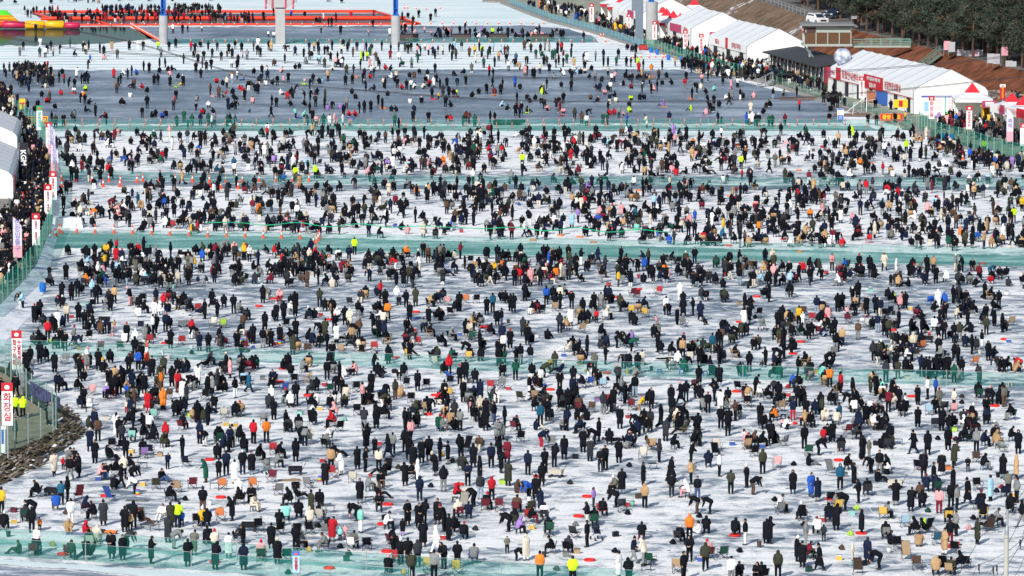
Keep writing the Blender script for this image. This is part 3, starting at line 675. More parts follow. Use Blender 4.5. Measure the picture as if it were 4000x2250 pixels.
# vertical banners on poles
def banner(px,ptop,pbot,text_,label,z0=.3,head=M_red,tm=M_redtx,base=None,w=.74,cols=None,body=M_white,name='pole_banner',y=None,group='vertical banners on poles'):
    if y is None:
        b=G(px,base if base else pbot+25,z0)
    else: b=atY(px,base or pbot+25,y); b=(b[0],b[1],z0)
    zt=atY(px,ptop,b[1])[2]-z0; zb=atY(px,pbot,b[1])[2]-z0; H=zt-zb
    root=ob(name,None,loc=b); tag(root,label,'banner',group)
    a=MB(); a.tube([(0,.08,0),(0,.08,zt)],.06,8); build('pole',a,M_post,root)
    a=MB(); a.box((0,0,(zt+zb)/2),(w,.05,H)); build('cloth',a,body,root)
    hh=min(w*.9,H*.2); a=MB(); a.box((0,-.035,zt-hh/2+.03),(w+.03,.04,hh)); build('header',a,head,root)
    a=MB(); a.ell((0,-.06,zt-hh/2),(w*.24,.02,hh*.26),10,6); build('emblem',a,M_white if head is M_red else M_or,root)
    if text_:
        cols=cols or [text_]; n=len(cols)
        for i,c in enumerate(cols):
            L=len(c); avail=(H-hh)*.86; sz=min(w/n*.82,avail/max(L,1)*.95)
            text('lettering','\n'.join(c),sz,tm,root,frame(((i-(n-1)/2)*-w/n*.95*-1 if n>1 else 0,-.05,zb+(H-hh)*.53),(1,0,0))@Matrix.Diagonal((1.05,avail/(L*sz*1.0) if L*sz>0 else 1,1,1)),bold=.01)
    return root
banner(*TP(2,0,800,0)[:1],14,84,'얼음축구장','white banner farthest along the right bank fence',base=97)
banner(2456,54,124,'피겨스케이트','white banner in front of the yellow booth and red-valance booths',base=140)
banner(2557,82,154,'얼음축구교실','white banner just right of the thick grey pier',base=172)
banner(2677,117,190,'화장실','white banner with red header before the tent beyond the red peaks',base=210)
banner(2739,132,208,'얼음썰매','white banner reading ice sledge beside the bright yellow booth',base=228)
banner(3365,299,384,'종합안내센터','white banner standing before the long tent sign boards',base=432)
banner(3638,376,464,'화장실','white banner in front of the wide notice board',base=512)
banner(3785,414,505,'현장접수처','white banner in front of the lone red-peaked booth',base=552)
banner(3916,330,388,'먹거리마당','red banner with yellow letters beside the levee foot path',z0=1.5,y=622,base=400,body=M_red,head=M_white,tm=M_yel)
banner(3996,482,570,'','white banner cut by the right picture edge',base=600)
banner(155,414,508,'얼음썰매','white banner with green header at the left beside the rink',z0=.5,head=M_green,tm=M_teal,base=536)
banner(192,478,580,'얼음낚시터','first red-headed banner below the green-headed one on the left',z0=.5,base=610)
banner(209,670,781,'얼음낚시 안내','red-headed banner behind another, right of the packed crowd',z0=.5,base=838)
banner(189,721,837,'현장낚시 예약점','tall red-headed banner at the bend of the left green fence',z0=.5,base=880,w=.78)
banner(142,834,958,'얼음낚시 현장접수1','red-headed banner rising from the middle of the packed left crowd',z0=.5,base=1010)
banner(67,1292,1443,'수달회센터 회구이터','red-headed banner with two columns of letters, left of the deck',z0=.5,base=1500,w=.76,cols=['수달회센터','회구이터'][::-1])
banner(31,1496,1662,'화장실','largest red-headed banner with restroom sign at the bottom left deck',z0=DZ,base=1790,w=.76)
banner(157+1000-0,2155,2236,'소망돌쌓','pale blue banner standing in the nearest net fence at the bottom',z0=0,base=2262,head=M_blue2,body=mat('pale_blue_cloth',(.35,.6,.75),.6),w=.42)
def feather(px,ptop,pbot,txt,label,z0,base,m1=mat('lilac_cloth',(.62,.60,.72),.6)):
    b=G(px,base,z0); zt=atY(px,ptop,b[1])[2]-z0; zb=atY(px,pbot,b[1])[2]-z0; H=zt-zb
    root=ob('feather_flag',None,loc=b); tag(root,label,'flag','feather flags on the left bank')
    a=MB(); a.tube([(-.4,.03,0),(-.4,.03,zt-.3),(-.25,.03,zt)],.04,6); build('pole',a,M_post,root)
    a=MB(); n=10; vs=[]; 
    for i in range(n+1):
        t=i/n; z=zb+H*t; wr=.42 if t<.75 else .42-.75*((t-.75)/.25)**1.6*.95
        vs+=[(-.4,-.02,z),(max(wr,-.36),-.02,z),(-.4,.02,z),(max(wr,-.36),.02,z)]
    fs=[]
    for i in range(n): k=4*i; fs+=[(k,k+1,k+5,k+4),(k+3,k+2,k+6,k+7),(k+1,k+3,k+7,k+5),(k+2,k,k+4,k+6)]
    a.add(vs,fs); a.m=[0 if (min(f)//4)>2 else 1 for f in a.f]; build('cloth',a,[m1,M_pkl],root)
    text('lettering','\n'.join(txt),.62,M_pur,root,frame((0,-.06,zb+H*.55),(1,0,0)))
feather(203,485,600,'현장입출구','lilac feather flag behind the first red-headed banner on the left',.5,640)
feather(214,565,668,'현장입출구','tall lilac feather flag right of the black flag, beside the ice',.5,700)
feather(70,850,1006,'현장입출구','lilac and pink feather flag inside the packed left crowd',.5,1060)
feather(3944,425,552,'축제','thin pale feather flag before the right-edge booths',.3,575)
# black flag with letters
b=G(92,700,.5); root=ob('black_flag',None,loc=b); tag(root,'large black flag with white letters beside the packed left crowd','flag')
zt=atY(92,557,b[1])[2]-.5; zb=atY(92,675,b[1])[2]-.5
a=MB(); a.tube([(-.62,.05,0),(-.45,.05,zt)],.05,6); build('pole',a,M_post,root)
a=MB(); a.box((0,0,(zt+zb)/2),(1.0,.05,zt-zb),M=Matrix.Rotation(.05,3,'Y')); build('cloth',a,mat('black_cloth',(.018,.018,.03),.6),root)
text('lettering','KGM',.85,M_white,root,frame((0,-.06,(zt+zb)/2),(0.05,0,-1),(1,0,.05)),bold=.03)
# yellow flag and red/yellow board at left, and the passage signs
def board(px,py,w,h,z,m,txt,tm,size,label,name='sign_board',base=None,legs=True,edge=None,z0=0):
    b=G(px,base,z0); root=ob(name,None,loc=b); tag(root,label,'sign'); 
    a=MB(); a.box((0,0,z),(w,.12,h)); build('panel',a,m,root)
    if edge: a=MB(); a.box((0,.03,z),(w+.25,.1,h+.22)); build('border',a,edge,root)
    if txt: text('lettering',txt,size,tm,root,frame((0,-.08,z),(1,0,0)),bold=.03)
    if legs:
        for s in (-.45,.45): a=MB(); a.tube([(s*w,.1,0),(s*w,.1,z)],.04,6); build('leg',a,M_post,root)
    return root
board(3482,0,2.8,.75,.85,M_red,'중앙 통로',M_yel,.62,'red board with big yellow letters at the rink corner before the long tent',base=483,edge=M_or)
board(135,0,3.3,.9,1.0,M_red,'얼음광장 통로',M_yel,.55,'red and yellow board at the left corner of the rink',base=500,edge=M_yel)
board(3518,0,1.9,1.1,1.75,M_yel,'',M_red,.8,'yellow cloth banner with a red centre before the long tent',base=455,z0=.3)
bb=G(3518,455,.3); root=[o for o in COL.objects if o.get('label','').startswith('yellow cloth banner')][0]
a=MB(); a.box((0,-.08,1.75),(.5,.04,.8)); build('print',a,M_red,root)
board(88,0,.75,1.4,2.2,M_yel,'축제',M_red,.34,'square yellow flag with red letters above the left bank crowd',name='yellow_flag',base=470,z0=.5)
root=board(3283,0,.85,1.65,.95,M_white,'',M_blue2,.5,'white and blue freestanding arch sign on the rink edge',name='arch_sign',base=474)
a=MB(); a.box((0,-.08,.5),(.76,.04,.7)); build('print',a,M_blue2,root); a=MB(); a.box((0,-.08,1.66),(.8,.04,.2)); build('header',a,M_blue2,root)
text('lettering','얼음\n놀이',.22,M_white,root,frame((0,-.11,.5),(1,0,0)))
# railings / ramp at rink edge
root=ob('ramp_rail',None,loc=G(3300,452,.05)); tag(root,'white sloping hand rails of the ramp onto the rink','hand rail')
a=MB(); a.tube([(0,0,.3),(3.2,3.5,2.4),(3.2,3.5,.2)],.06,6); a.tube([(1.0,-.8,0),(1.2,-.6,1.8),(4.4,3.0,2.0)],.05,6); build('rail',a,M_wh,root)
root=ob('steel_stairs',None,loc=G(2960,338,.05)); tag(root,'galvanised stairs with rails going down from the bank to the rink','stairs')
a=MB()
for i in range(6): a.box((i*.45,i*.35,.1+i*.15),(.5,1.5,.12))
build('steps',a,M_grey,root)
for s in (-.7,.7): a=MB(); a.tube([(0,s,1.0),(2.3,1.9+s,2.0)],.05,6); a.tube([(0,s,0),(0,s,1.0)],.05,6); a.tube([(2.3,1.9+s,0),(2.3,1.9+s,2.0)],.05,6); a.tube([(1.2,.95+s,0),(1.2,.95+s,1.5)],.04,6); build('railing',a,M_post,root)
for px,py,L,lab in ((3122,388,5.5,'flat wooden landing on the rink beside the shop row'),(3330,452,5,'flat wooden landing on the rink below the long tent')):
    a=MB(); a.box((0,0,.14),(L,2.0,.2),rz=-.02); o=build('wooden_landing',a,mat('old_wood',(.17,.11,.08),.8,noise=(3,.3)),loc=G(px,py,.04)); tag(o,lab,'platform')
# bridge piers with blue columns
M_conc=mat('pier_concrete',(.36,.365,.37),.85,noise=(.8,.12)); M_bl=mat('blue_steel',(.01,.10,.42),.4)
def pier(px,py,w,h,label,round_=True,z=0,blue=True,dx=0):
    b=G(px,py,z); root=ob('bridge_pier',None,loc=b); tag(root,label,'bridge pier')
    a=MB()
    if round_: a.tube([(0,0,0),(0,0,h)],w/2,24)
    else: a.box((0,0,h/2),(w,w,h))
    build('shaft',a,M_conc,root,smooth=False)
    if blue:
        a=MB()
        for s in (-.34,.34): a.box((s+dx,0,h+6),(.16,.9,12))
        a.box((dx,.2,h+6),(.55,.12,12)); a.box((dx,0,h+.12),(1.0,1.1,.24))
        for k in range(6): a.box((dx,-.2,h+1.2+2*k),(.6,.3,.14))
        build('steel_column',a,M_bl,root)
    return root
pier(639,173,1.5,4.85,'left round concrete pier carrying a blue steel column')
pier(1546,173,1.55,4.85,'centre round concrete pier carrying a blue steel column, right of the square one')
p=pier(1096,172,1.6,6.2,'square concrete pier topped by a crosshead with red rods',round_=False,blue=False)
a=MB(); a.add([(-.8,-.8,6.0),(.8,-.8,6.0),(2.7,-.8,7.1),(-2.7,-.8,7.1),(-.8,.8,6.0),(.8,.8,6.0),(2.7,.8,7.1),(-2.7,.8,7.1),(-2.7,-.8,7.7),(2.7,-.8,7.7),(-2.7,.8,7.7),(2.7,.8,7.7)],[(0,1,2,3),(5,4,7,6),(0,4,5,1),(1,5,6,2),(4,0,3,7),(3,2,9,8),(6,7,10,11),(2,6,11,9),(7,3,8,10),(8,9,11,10)]); build('crosshead',a,M_conc,p)
for x in (-2.4,-1.3,.9,2.2):
    a=MB(); a.tube([(x,-.95,6.2),(x,-.95,9.0)],.13,8); a.ell((x,-.95,6.2),(.2,.2,.24),8,6); build('red_rod',a,mat('pinkish_red',(.55,.06,.12),.4),p)
p=pier(2546,170,2.0,7.0,'thick round concrete pier on the right bank carrying a blue column',z=.3,dx=-.1)
a=MB(); a.box((-2.1,.4,3.2),(1.3,1.5,6.4)); a.box((-2.4,.5,9),(1.9,1.6,7)); build('rear_shaft',a,mat('pier_blue_grey',(.15,.19,.24),.8),p)
# inflatable slide, red barriers
M_ir=mat('inflatable_red',(.75,.05,.02),.35); M_iy=mat('inflatable_yellow',(.85,.42,.01),.3); M_im=mat('inflatable_magenta',(.50,.02,.08),.35); M_ig=mat('inflatable_green',(.10,.60,.03),.35); M_io=mat('inflatable_orange',(.85,.22,.01),.35)
g0=G(52,113); root=ob('inflatable_slide',None,loc=(g0[0],g0[1],0)); tag(root,'rainbow inflatable slide with big yellow tubes at the edge of the melt pool','inflatable')
def itube(nm,x0,x1,z,r,m,y=0): a=MB(); a.cap((x0+r*.5,y,z),(x1-r*.5,y,z),r,r,14,0,.5); return build(nm,a,m,root,smooth=True)
itube('end_tube',-2.0,-2.0+2.2+2,.75,.62,M_im); itube('front_tube',2.0,5.7,.75,.72,M_iy); itube('front_tube',5.6,9.2,.75,.72,M_iy); itube('end_tube',9.1,11.9,.62,.58,M_im)
for i,m in enumerate((M_io,M_iy,M_io,M_ir,M_io,M_ig)):
    pass
for i in range(8):
    m=(M_ir,M_io,M_io,M_iy,M_io,M_ig,M_ig,M_ig)[i]; a=MB(); z=.7+i*.26; xr=1.0-i*.42; a.cap((-9,1.5+i*.75,z),(xr,1.5+i*.75,z),.42,.42,12); build('slide_step',a,m,root,smooth=True)
root=ob('inflatable_barrier',None,loc=G(600,70)); tag(root,'long orange-red inflatable tubes framing the narrow dark pools','inflatable')
O=Vector(G(600,70))
def bar(p,q,r=.42):
    A=Vector(G(*p))-O;B=Vector(G(*q))-O; n=max(1,int((B-A).length/12))
    a=MB(); 
    a.tube([A.lerp(B,i/(n*6))+Vector((0,0,r)) for i in range(n*6+1)],[r*(.9 if i%6==0 else 1) for i in range(n*6+1)],12); build('tube',a,M_ir,root,smooth=True)
bar((125,52),(1470,50),.28); bar((125,52),(205,78),.22); bar((160,80),(1585,78),.37); bar((265,101),(1640,97),.19); bar((1470,50),(1640,97),.22); bar((330,74),(420,98),.2)
sheet('barrier_pool',[(130,54),(1475,52),(1560,74),(1640,95),(280,98),(165,76)],.04,mat('dark_wet_floor',(.06,.07,.07),.35,noise=(.2,.4)),.4)
# car on the crest and another parked behind
def car(px,py,z,rz,paint,label,ref=None):
    if ref:
        root=ref.copy(); COL.objects.link(root)
        for ch in ref.children:
            c=ch.copy(); COL.objects.link(c); c.parent=root
            if c.name.startswith('body'): c.color=(*paint,1)
    else:
        root=ob('parked_car',None); tag(root,label,'car','cars parked on the levee')
        prof=[(-2.3,.35),(-2.35,.75),(-2.25,1.0),(-1.15,1.12),(-.45,1.62),(.2,1.72),(1.7,1.70),(2.2,1.15),(2.3,.9),(2.28,.35)]
        mb=MB(); k=len(prof); vs=[]
        for j,yv in enumerate((-.93,-.72,.72,.93)):
            for x,z_ in prof:
                t=(z_>1.2); yy=yv*(.84 if t and abs(yv)>.9 else 1); vs.append((x,yy,z_-(.06 if abs(yv)>.9 and z_>1.1 else 0)))
        fs=[]
        for j in range(3):
            for i in range(k): fs.append((j*k+i,j*k+(i+1)%k,(j+1)*k+(i+1)%k,(j+1)*k+i))
        fs+= [tuple(range(k-1,-1,-1)),tuple(3*k+i for i in range(k))]
        mb.add(vs,fs); build('body',mb,mat('car_paint',rough=.25,spec=.6,objcol=True),root,color=paint)
        G_=mat('car_glass',(.02,.03,.045),.08,spec=.6)
        a=MB(); a.add([(-1.2,-.68,1.13),(-.5,-.62,1.6),(-.5,.62,1.6),(-1.2,.68,1.13)],[(0,1,2,3)]); 
        for v in range(4): xx,y_,zz=a.v[v]; a.v[v]=(xx-.05,y_,zz+.03)
        build('windscreen',a,G_,root)
        for s in (-1,1): a=MB(); a.add([(-.95,s*.9,1.14),(-.35,s*.82,1.55),(1.6,s*.82,1.58),(2.0,s*.9,1.16)],[(0,1,2,3)]); build('side_window',a,G_,root)
        for s in (-.65,.65): a=MB(); a.box((-2.34,s,.85),(.06,.34,.14)); build('headlight',a,M_wh,root)
        a=MB(); a.box((-2.37,0,.68),(.05,1.0,.26)); build('grille',a,M_blk,root)
        for sx in (-1.45,1.4):
            for s in (-.88,.88):
                wob=MB(); wob.tube([(sx,s-.11,.36),(sx,s+.11,.36)],.37,18); wob.tube([(sx,s-.12,.36),(sx,s+.12,.36)],.22,12,1); build('wheel',wob,[M_blk,M_grey],root)
        for s in (-.7,.7): a=MB(); a.tube([(-.3,s,1.78),(1.6,s,1.77)],.03,5); build('roof_rail',a,M_grey,root)
        for s in (-1.02,1.02): a=MB(); a.box((-.75,s,1.18),(.14,.2,.14)); build('mirror',a,M_wh,root)
    root.location=G(px,py,z); root.rotation_euler=(0,0,rz); root['label']=label
    return root
c0=car(3192,93,5.0,math.radians(112),(.72,.73,.74),'white SUV parked on the levee above the lookout cabin')
car(3258,72,5.0,math.radians(60),(.03,.05,.10),'dark blue car half hidden under the pines behind the white SUV',c0)
car(2994,262,.3,math.radians(60),(.70,.70,.70),'white car beside the tent at the end of the shop row',c0)
# cloth sheets hung between the pine trunks
for i,(px,py) in enumerate([(3700,178),(3718,183),(3752,205),(3778,211),(3805,212),(3826,207),(3870,228),(3893,230),(3925,200),(3942,249),(3957,256),(3820,240),(3402,130),(3448,105),(3338,60)]):
    p=atY(px,py,650 if px>3860 else (672 if px>3650 else 735)); a=MB(); a.box((0,0,0),(.95,.04,R.uniform(.9,1.5)),rz=R.uniform(-.2,.2)); a.tube([(-.5,0,.4),(-.5,0,-(p[2]-5.0))],.03,5,1)
    o=build('hanging_cloth',a,[mat('pale_cloth',(.42,.43,.47),.7) if i%4 else M_pkl,M_post],loc=p); tag(o,('%s cloth sheet hung among the pine trunks, '%('pale' if i%4 else 'pink'))+('leftmost of the right-edge group','second from left by the stairs side','third on the right slope','fourth on the right slope','fifth on the right slope','above the stone foot path','left of the right corner pair','near the right corner','small one high between trunks','at the right corner, inner','at the right corner, outer','short one mid slope','far one behind the lookout cabin','right of the dark car','beyond the cabin roof, far left')[i],'cloth sheet','cloth sheets among the pines')
# cables
def cable(pts,y,r,label):
    a=MB(); P=[atY(px,py,y) for px,py in pts]; Q=[]
    for i in range(len(P)-1):
        p0=Vector(P[max(i-1,0)]);p1=Vector(P[i]);p2=Vector(P[i+1]);p3=Vector(P[min(i+2,len(P)-1)])
        for k in range(8):
            t=k/8; Q.append(.5*((2*p1)+(-p0+p2)*t+(2*p0-5*p1+4*p2-p3)*t*t+(-p0+3*p1-3*p2+p3)*t**3))
    Q.append(Vector(P[-1])); a.tube(Q,r,5); o=build('zip_cable',a,mat('cable',(.03,.03,.035),.6)); tag(o,label,'cable'); return o
c1=[(-200,115),(0,141),(400,200),(1000,229),(1500,275),(2000,299),(2660,304),(3270,276),(3660,247),(4100,200)]
cable(c1,600,.035,'upper dark cable of the pair sagging across the skating rink')
cable([(x,y+5) for x,y in c1],600,.03,'lower dark cable of the pair sagging across the skating rink')
c2=[(-200,40),(0,68),(260,118),(620,170),(1000,303),(1466,355),(2000,390),(2580,395),(3000,384),(3270,369),(3700,330),(4100,285)]
c2=[(-200,60),(0,75),(500,160),(1000,303),(1466,355),(2000,390),(2580,395),(3000,384),(3270,369),(3700,330),(4100,285)]
cable(c2,590,.04,'nearer dark cable sagging lowest over the middle of the rink')
cable([(x,y+4) for x,y in c2],590,.03,'thin cable just under the lowest-sagging one over the rink')
cable([(170,455),(420,330),(620,255),(960,105)],640,.012,'thin pale wire slanting up from the left banners over the rink')
# foreground lamp pole and wires, lower right
Y=200
b=atY(3930,2250,Y); top=atY(3938,1990,Y); col=atY(3934,2090,Y); root=ob('utility_pole',None,loc=(b[0],Y,-1)); tag(root,'tall grey utility pole near the camera at the lower right','pole')
X0=b[0]; a=MB(); a.tube([(0,0,0),(0,0,col[2]+1)],.105,16); build('shaft',a,mat('pole_paint',(.42,.41,.36),.5,noise=(3,.08)),root)
a=MB(); a.tube([(0,0,col[2]+1),(0,0,col[2]+1.22),(0.02,0,col[2]+1.42),(.04,0,top[2]+1)],[.105,.105,.05,.042],16); build('upper_tube',a,mat('pole_grey',(.30,.32,.33),.45,metal=.2),root)
a=MB(); a.tube([(0,0,col[2]+.86),(0,0,col[2]+.90)],.125,16); a.tube([(-.6,0,col[2]+.0),(.6,0,col[2]+.0)],.012,5); build('collar',a,M_grey,root)
def wire(pts,label,r=.012):
    a=MB(); P=[atY(px,py,Y+.6) for px,py in pts]; a.tube(P,r,5); o=build('wire',a,MATS['cable']); tag(o,label,'wire'); return o
wire([(3735,2260),(3785,2175),(3832,2095),(3930,2022),(4010,1900)],'black wire running up and to the right past the pole top')
wire([(3905,2260),(3960,2170),(4010,2080)],'black wire crossing right of the pole at mid height')
wire([(3800,2250),(3818,2208),(3880,2185),(3935,2155),(4010,2095)],'wire sagging from a black clamp on the left of the pole')
wire([(3862,2250),(3884,2208),(3930,2190),(3985,2140),(4010,2030)],'wire with two black clamps just left of the pole')
wire([(3960,2260),(3985,2215),(4010,2160)],'lowest black wire at the lower right corner')
wire([(3940,2120),(3990,2022),(4010,1990)],'wire rising from the pole collar to the right edge')
for px,py in ((3824,2216),(3880,2225),(3894,2220),(3985,2120)):
    p=atY(px,py,Y+.5); a=MB(); a.box((0,0,0),(.07,.05,.28),rz=.1); a.tube([(0,0,.1),(0.03,0,-.3)],.018,5); o=build('cable_clamp',a,M_blk,loc=p); tag(o,'black cable clamp on the wires, '+('leftmost, lower left of the grey pole' if px==3824 else 'middle left, nearer the grey pole' if px==3880 else 'just left of the grey pole foot' if px==3894 else 'right of the grey pole'),'clamp','cable clamps by the pole')
# barrels
for i,(px,py,c,lab) in enumerate([(3678,548,'u','blue barrel leftmost of the cluster outside the right fence'),(3693,549,'u','blue barrel second from left in the fence cluster'),(3706,552,'u','blue barrel right in the fence cluster'),(3719,552,'u','blue barrel rightmost of the fence cluster'),(2611,236,'u','blue tub standing alone at the snow edge, left one'),(2663,242,'u','blue tub standing alone at the snow edge, right one'),(2543,206,'u','small blue tub beside the pink bags'),(2566,214,'u','blue tub in front of the pink bags'),(167,1142,'u','bright blue barrel on the ice under the left fence')]):
    mb=MB(); mb.tube([(0,0,0),(0,0,.3),(0,0,.32),(0,0,.62),(0,0,.64),(0,0,.9)],[.27,.3,.32,.32,.3,.27],14); o=build('plastic_barrel',mb,mat('barrel_blue',(.01,.14,.50),.4),loc=G(px,py,0)); tag(o,lab,'barrel','blue plastic barrels')
for px,py,l in ((2574,200,'pink plastic sack left of the pair by the bank fence'),(2585,204,'pink plastic sack right of the pair by the bank fence'),(2626,214,'pink plastic sack alone below the bank fence')):
    mb=MB(); mb.ell((0,0,.4),(.28,.25,.42),10,8); mb.ell((0,0,.85),(.1,.1,.14),8,5); o=build('pink_sack',mb,mat('pink_plastic',(.75,.22,.32),.5),loc=G(px,py,0)); tag(o,l,'sack')
mb=MB(); mb.box((0,0,.5),(1.4,1.0,.7),0); mb.box((0,0,.95),(1.2,.1,.1),1); mb.tube([(-.5,-.45,.2),(-.5,.45,.2)],.2,10,1); mb.tube([(.5,-.45,.2),(.5,.45,.2)],.2,10,1); o=build('generator',mb,[mat('gen_red',(.4,.03,.03),.5),M_blk],loc=G(2512,196,0)); tag(o,'red and black generator on wheels at the snow edge','generator')
# rubber boat on the rink
b=G(1985,487,.05); mb=MB(); root=ob('rubber_boat',None,loc=b); tag(root,'dark green rubber boat pulled onto the near edge of the rink','boat')
for s in (-.6,.6): mb=MB(); mb.tube([(-2.0,s,.35),(1.2,s,.35),(1.9,s*.5,.42),(2.15,0,.5)],[.3,.3,.27,.22],12); build('hull_tube',mb,mat('boat_green',(.015,.04,.03),.5),root,smooth=True)
mb=MB(); mb.box((0,0,.2),(3.6,.9,.1)); build('floor',mb,M_blk,root); mb=MB(); mb.box((-.2,0,.62),(1.4,.5,.3)); build('load',mb,mat('teal_load',(.03,.2,.25),.6),root)
# white tarp shelter, far-left
mb=MB(); mb.add([(-1.6,-.7,0),(1.6,-.7,0),(1.6,.9,0),(-1.6,.9,0),(-1.5,-.5,1.05),(1.4,-.45,.95),(1.4,.7,1.0),(-1.5,.7,1.15)],[(0,1,5,4),(1,2,6,5),(2,3,7,6),(3,0,4,7),(4,5,6,7)]); o=build('white_tarp',mb,M_tent2,loc=G(266,888,0)); tag(o,'white tarp windbreak beside a crouching person in red','tarp')
b=G(120,1628,DZ); mb=MB(); mb.add([(0,0,.9),(2.9,-6.5,.75),(2.9,-6.5,1.6),(0,0,2.0)],[(0,1,2,3)]); o=build('fence_cloth',mb,mat('navy_print',(.05,.06,.14),.6,noise=(3,.8)),loc=G(118,1590,DZ)); tag(o,'dark blue printed cloth tied to the far deck fence','banner')
mb=MB(); mb.box((0,0,1.0),(.9,.05,1.9)); mb.box((.2,-.04,1.2),(.16,.03,1.0),1); o=build('standing_board',mb,[M_white,M_blue2],loc=G(0,1772,DZ)); tag(o,'white board with blue stroke standing at the bottom left corner of the deck','sign')
b=G(3880,2250); 
# tall clear mesh frame at bottom right corner
# pines on the levee
M_bark=mat('pine_bark',(.09,.06,.045),.95,noise=(4,.4)); 
def leaf_mat():
    m=bpy.data.materials.new('pine_needles'); m.use_nodes=True; n=m.node_tree.nodes; l=m.node_tree.links; b=n['Principled BSDF']
    a=n.new('ShaderNodeVertexColor'); a.layer_name='Col'; l.new(a.outputs[0],b.inputs['Base Color']); b.inputs['Roughness'].default_value=.8; b.inputs['Specular IOR Level'].default_value=.15
    return m
M_leaf=leaf_mat()
def pine_proto(seed,H):
    r=random.Random(seed); mb=MB(); tr=MB(); ALLOW=1
    lean=(r.uniform(-.4,.4),r.uniform(-.3,.3))
    tp=[(lean[0]*t*t,lean[1]*t*t,H*.92*t) for t in (0,.2,.4,.6,.8,1)]
    tr.tube(tp,[.24,.2,.17,.13,.09,.04],8)
    cols=[]
    for b in range(44):
        t=r.uniform(.26,1.0); z=H*.92*t; ang=r.uniform(0,6.28); L=min(3.5,(1.15-t)*4.8)*r.uniform(.5,1.1)+.3
        p0=Vector((lean[0]*t*t,lean[1]*t*t,z)); p1=p0+Vector((math.cos(ang)*L,math.sin(ang)*L,L*.16))
        tr.tube([p0,p1],[.05,.015],5)
        for c in range(4):
            cc=p0.lerp(p1,r.uniform(.35,1.05))+Vector((r.uniform(-.3,.3),)*3); rr=r.uniform(.45,.85)
            shade=r.choice((.6,.85,1,1.2,1.6)); brown=r.random()<.07
            for k in range(46):
                d=Vector((r.gauss(0,1),r.gauss(0,1),r.gauss(0,.7))); d.normalize(); q=cc+d*rr*r.uniform(.5,1)*Vector((1,1,.6)).length/1.5
                n=(d+Vector((r.uniform(-.6,.6),r.uniform(-.6,.6),r.uniform(.0,.9)))).normalized(); e1=n.cross(Vector((r.uniform(-1,1),r.uniform(-1,1),r.uniform(-1,1)))).normalized(); e2=n.cross(e1)
                s=r.uniform(.09,.19)
                mb.add([q-e1*s,q+e2*s*.45,q+e1*s,q-e2*s*.45],[(0,1,2,3)])
                cb=(.045,.059,.043) if not brown else (.09,.06,.042); v=shade*r.uniform(.75,1.3); cols.append((cb[0]*v,cb[1]*v,cb[2]*v,1))
    me=mb.mesh('crown',[M_leaf]); ca=me.color_attributes.new('Col','BYTE_COLOR','CORNER') if False else me.color_attributes.new('Col','FLOAT_COLOR','CORNER')
    arr=np.repeat(np.array(cols,dtype=np.float32),4,axis=0).ravel(); ca.data.foreach_set('color',arr)
    return tr.mesh('trunk',[M_bark]),me
PP=[pine_proto(s,h) for s,h in ((1,9.5),(2,10.5),(3,10),(4,9),(5,11))]
tr_=random.Random(3); cnt=0; PINES=[]
def pine(x,y,z=5.0,s=1.0):
    t,c=PP[tr_.randrange(5)]
    a=ob('pine_tree',None,loc=(x,y,z),rz=tr_.uniform(0,6.28)); a.scale=(s,s,s*tr_.uniform(.92,1.08)); ob('trunk',t,a); ob('crown',c,a)
    PINES.append(a)
for row in range(4):
    s=0
    for y in np.arange(596,900,4.3 if row<2 else 5.2):
        off=(.9,5.5,11,18)[row]
        if row==0 and (y>742): continue
        if proj((crest_x(y)+off,y,5))[0]<3095+12*row: continue
        if row==0 and tr_.random()<.12: continue
        yy=y+tr_.uniform(-1.2,1.2)+row*1.3; x=crest_x(yy)+off+tr_.uniform(-.8,.8)
        if row>=2 and yy>905: continue
        pine(x,yy,5.0,tr_.uniform(.85,1.12)); PINES[-1]['_r']=row
PINES.sort(key=lambda o:(proj(o.location)[0]))
PROW={}
for i,o in enumerate(PINES):
    px,py=proj(o.location)
    tag(o,'green pine, %s, %s'%(('in the front row above the slope','in the second row','deep in the wood','at the back of the wood')[o['_r']],'behind the white SUV' if px<3290 else 'above the footbridge' if px<3450 else 'above the green stairs' if px<3600 else 'above the long tent roof' if px<3760 else 'above the tent gable' if px<3900 else 'in the top right corner'),'tree','pines on the levee')
    PROW[o['_r']]=PROW.get(o['_r'],0)+1; del o['_r']

# concrete abutment and guard rail on the levee at the top of the picture
b=G(2962,38,2.5); root=ob('concrete_abutment',None,loc=b); tag(root,'weathered beige concrete wall with stair rail on the levee at the top edge','wall')
a=MB(); a.add([(0,0,0),(3.2,-14,0),(5.4,-14,0),(2.4,0,0),(0,0,3.6),(3.2,-14,1.5),(5.4,-14,1.5),(2.4,0,3.6)],[(0,1,5,4),(1,2,6,5),(2,3,7,6),(3,0,4,7),(4,5,6,7)]); build('wall',a,mat('aged_concrete',(.30,.285,.25),.9,noise=(.6,.35)),root)
for k,(dx_,) in enumerate(((.1,),(2.3,))):
    a=MB()
    for z in (.5,1.0): a.tube([(dx_,0,3.6+z),(dx_+3.1,-14,1.5+z)],.05,5)
    for i in range(9): t=i/8; a.tube([(dx_+3.1*t,-14*t,3.6-2.1*t),(dx_+3.1*t,-14*t,4.6-2.1*t)],.05,5)
    build('railing',a,M_grey,root)
root=ob('levee_rail',None,loc=(0,0,5)); tag(root,'grey guard rail running along the levee edge behind the farther tents','railing')
a=MB(); P_=[(crest_x(y)+.3,y) for y in range(758,900,4)]
for z in (.5,1.0): a.tube([(x,y,z) for x,y in P_],.05,5)
build('rail',a,M_grey,root)
for x,y in P_: a=MB(); a.tube([(x,y,0),(x,y,1.05)],.06,5); build('post',a,M_grey,root)
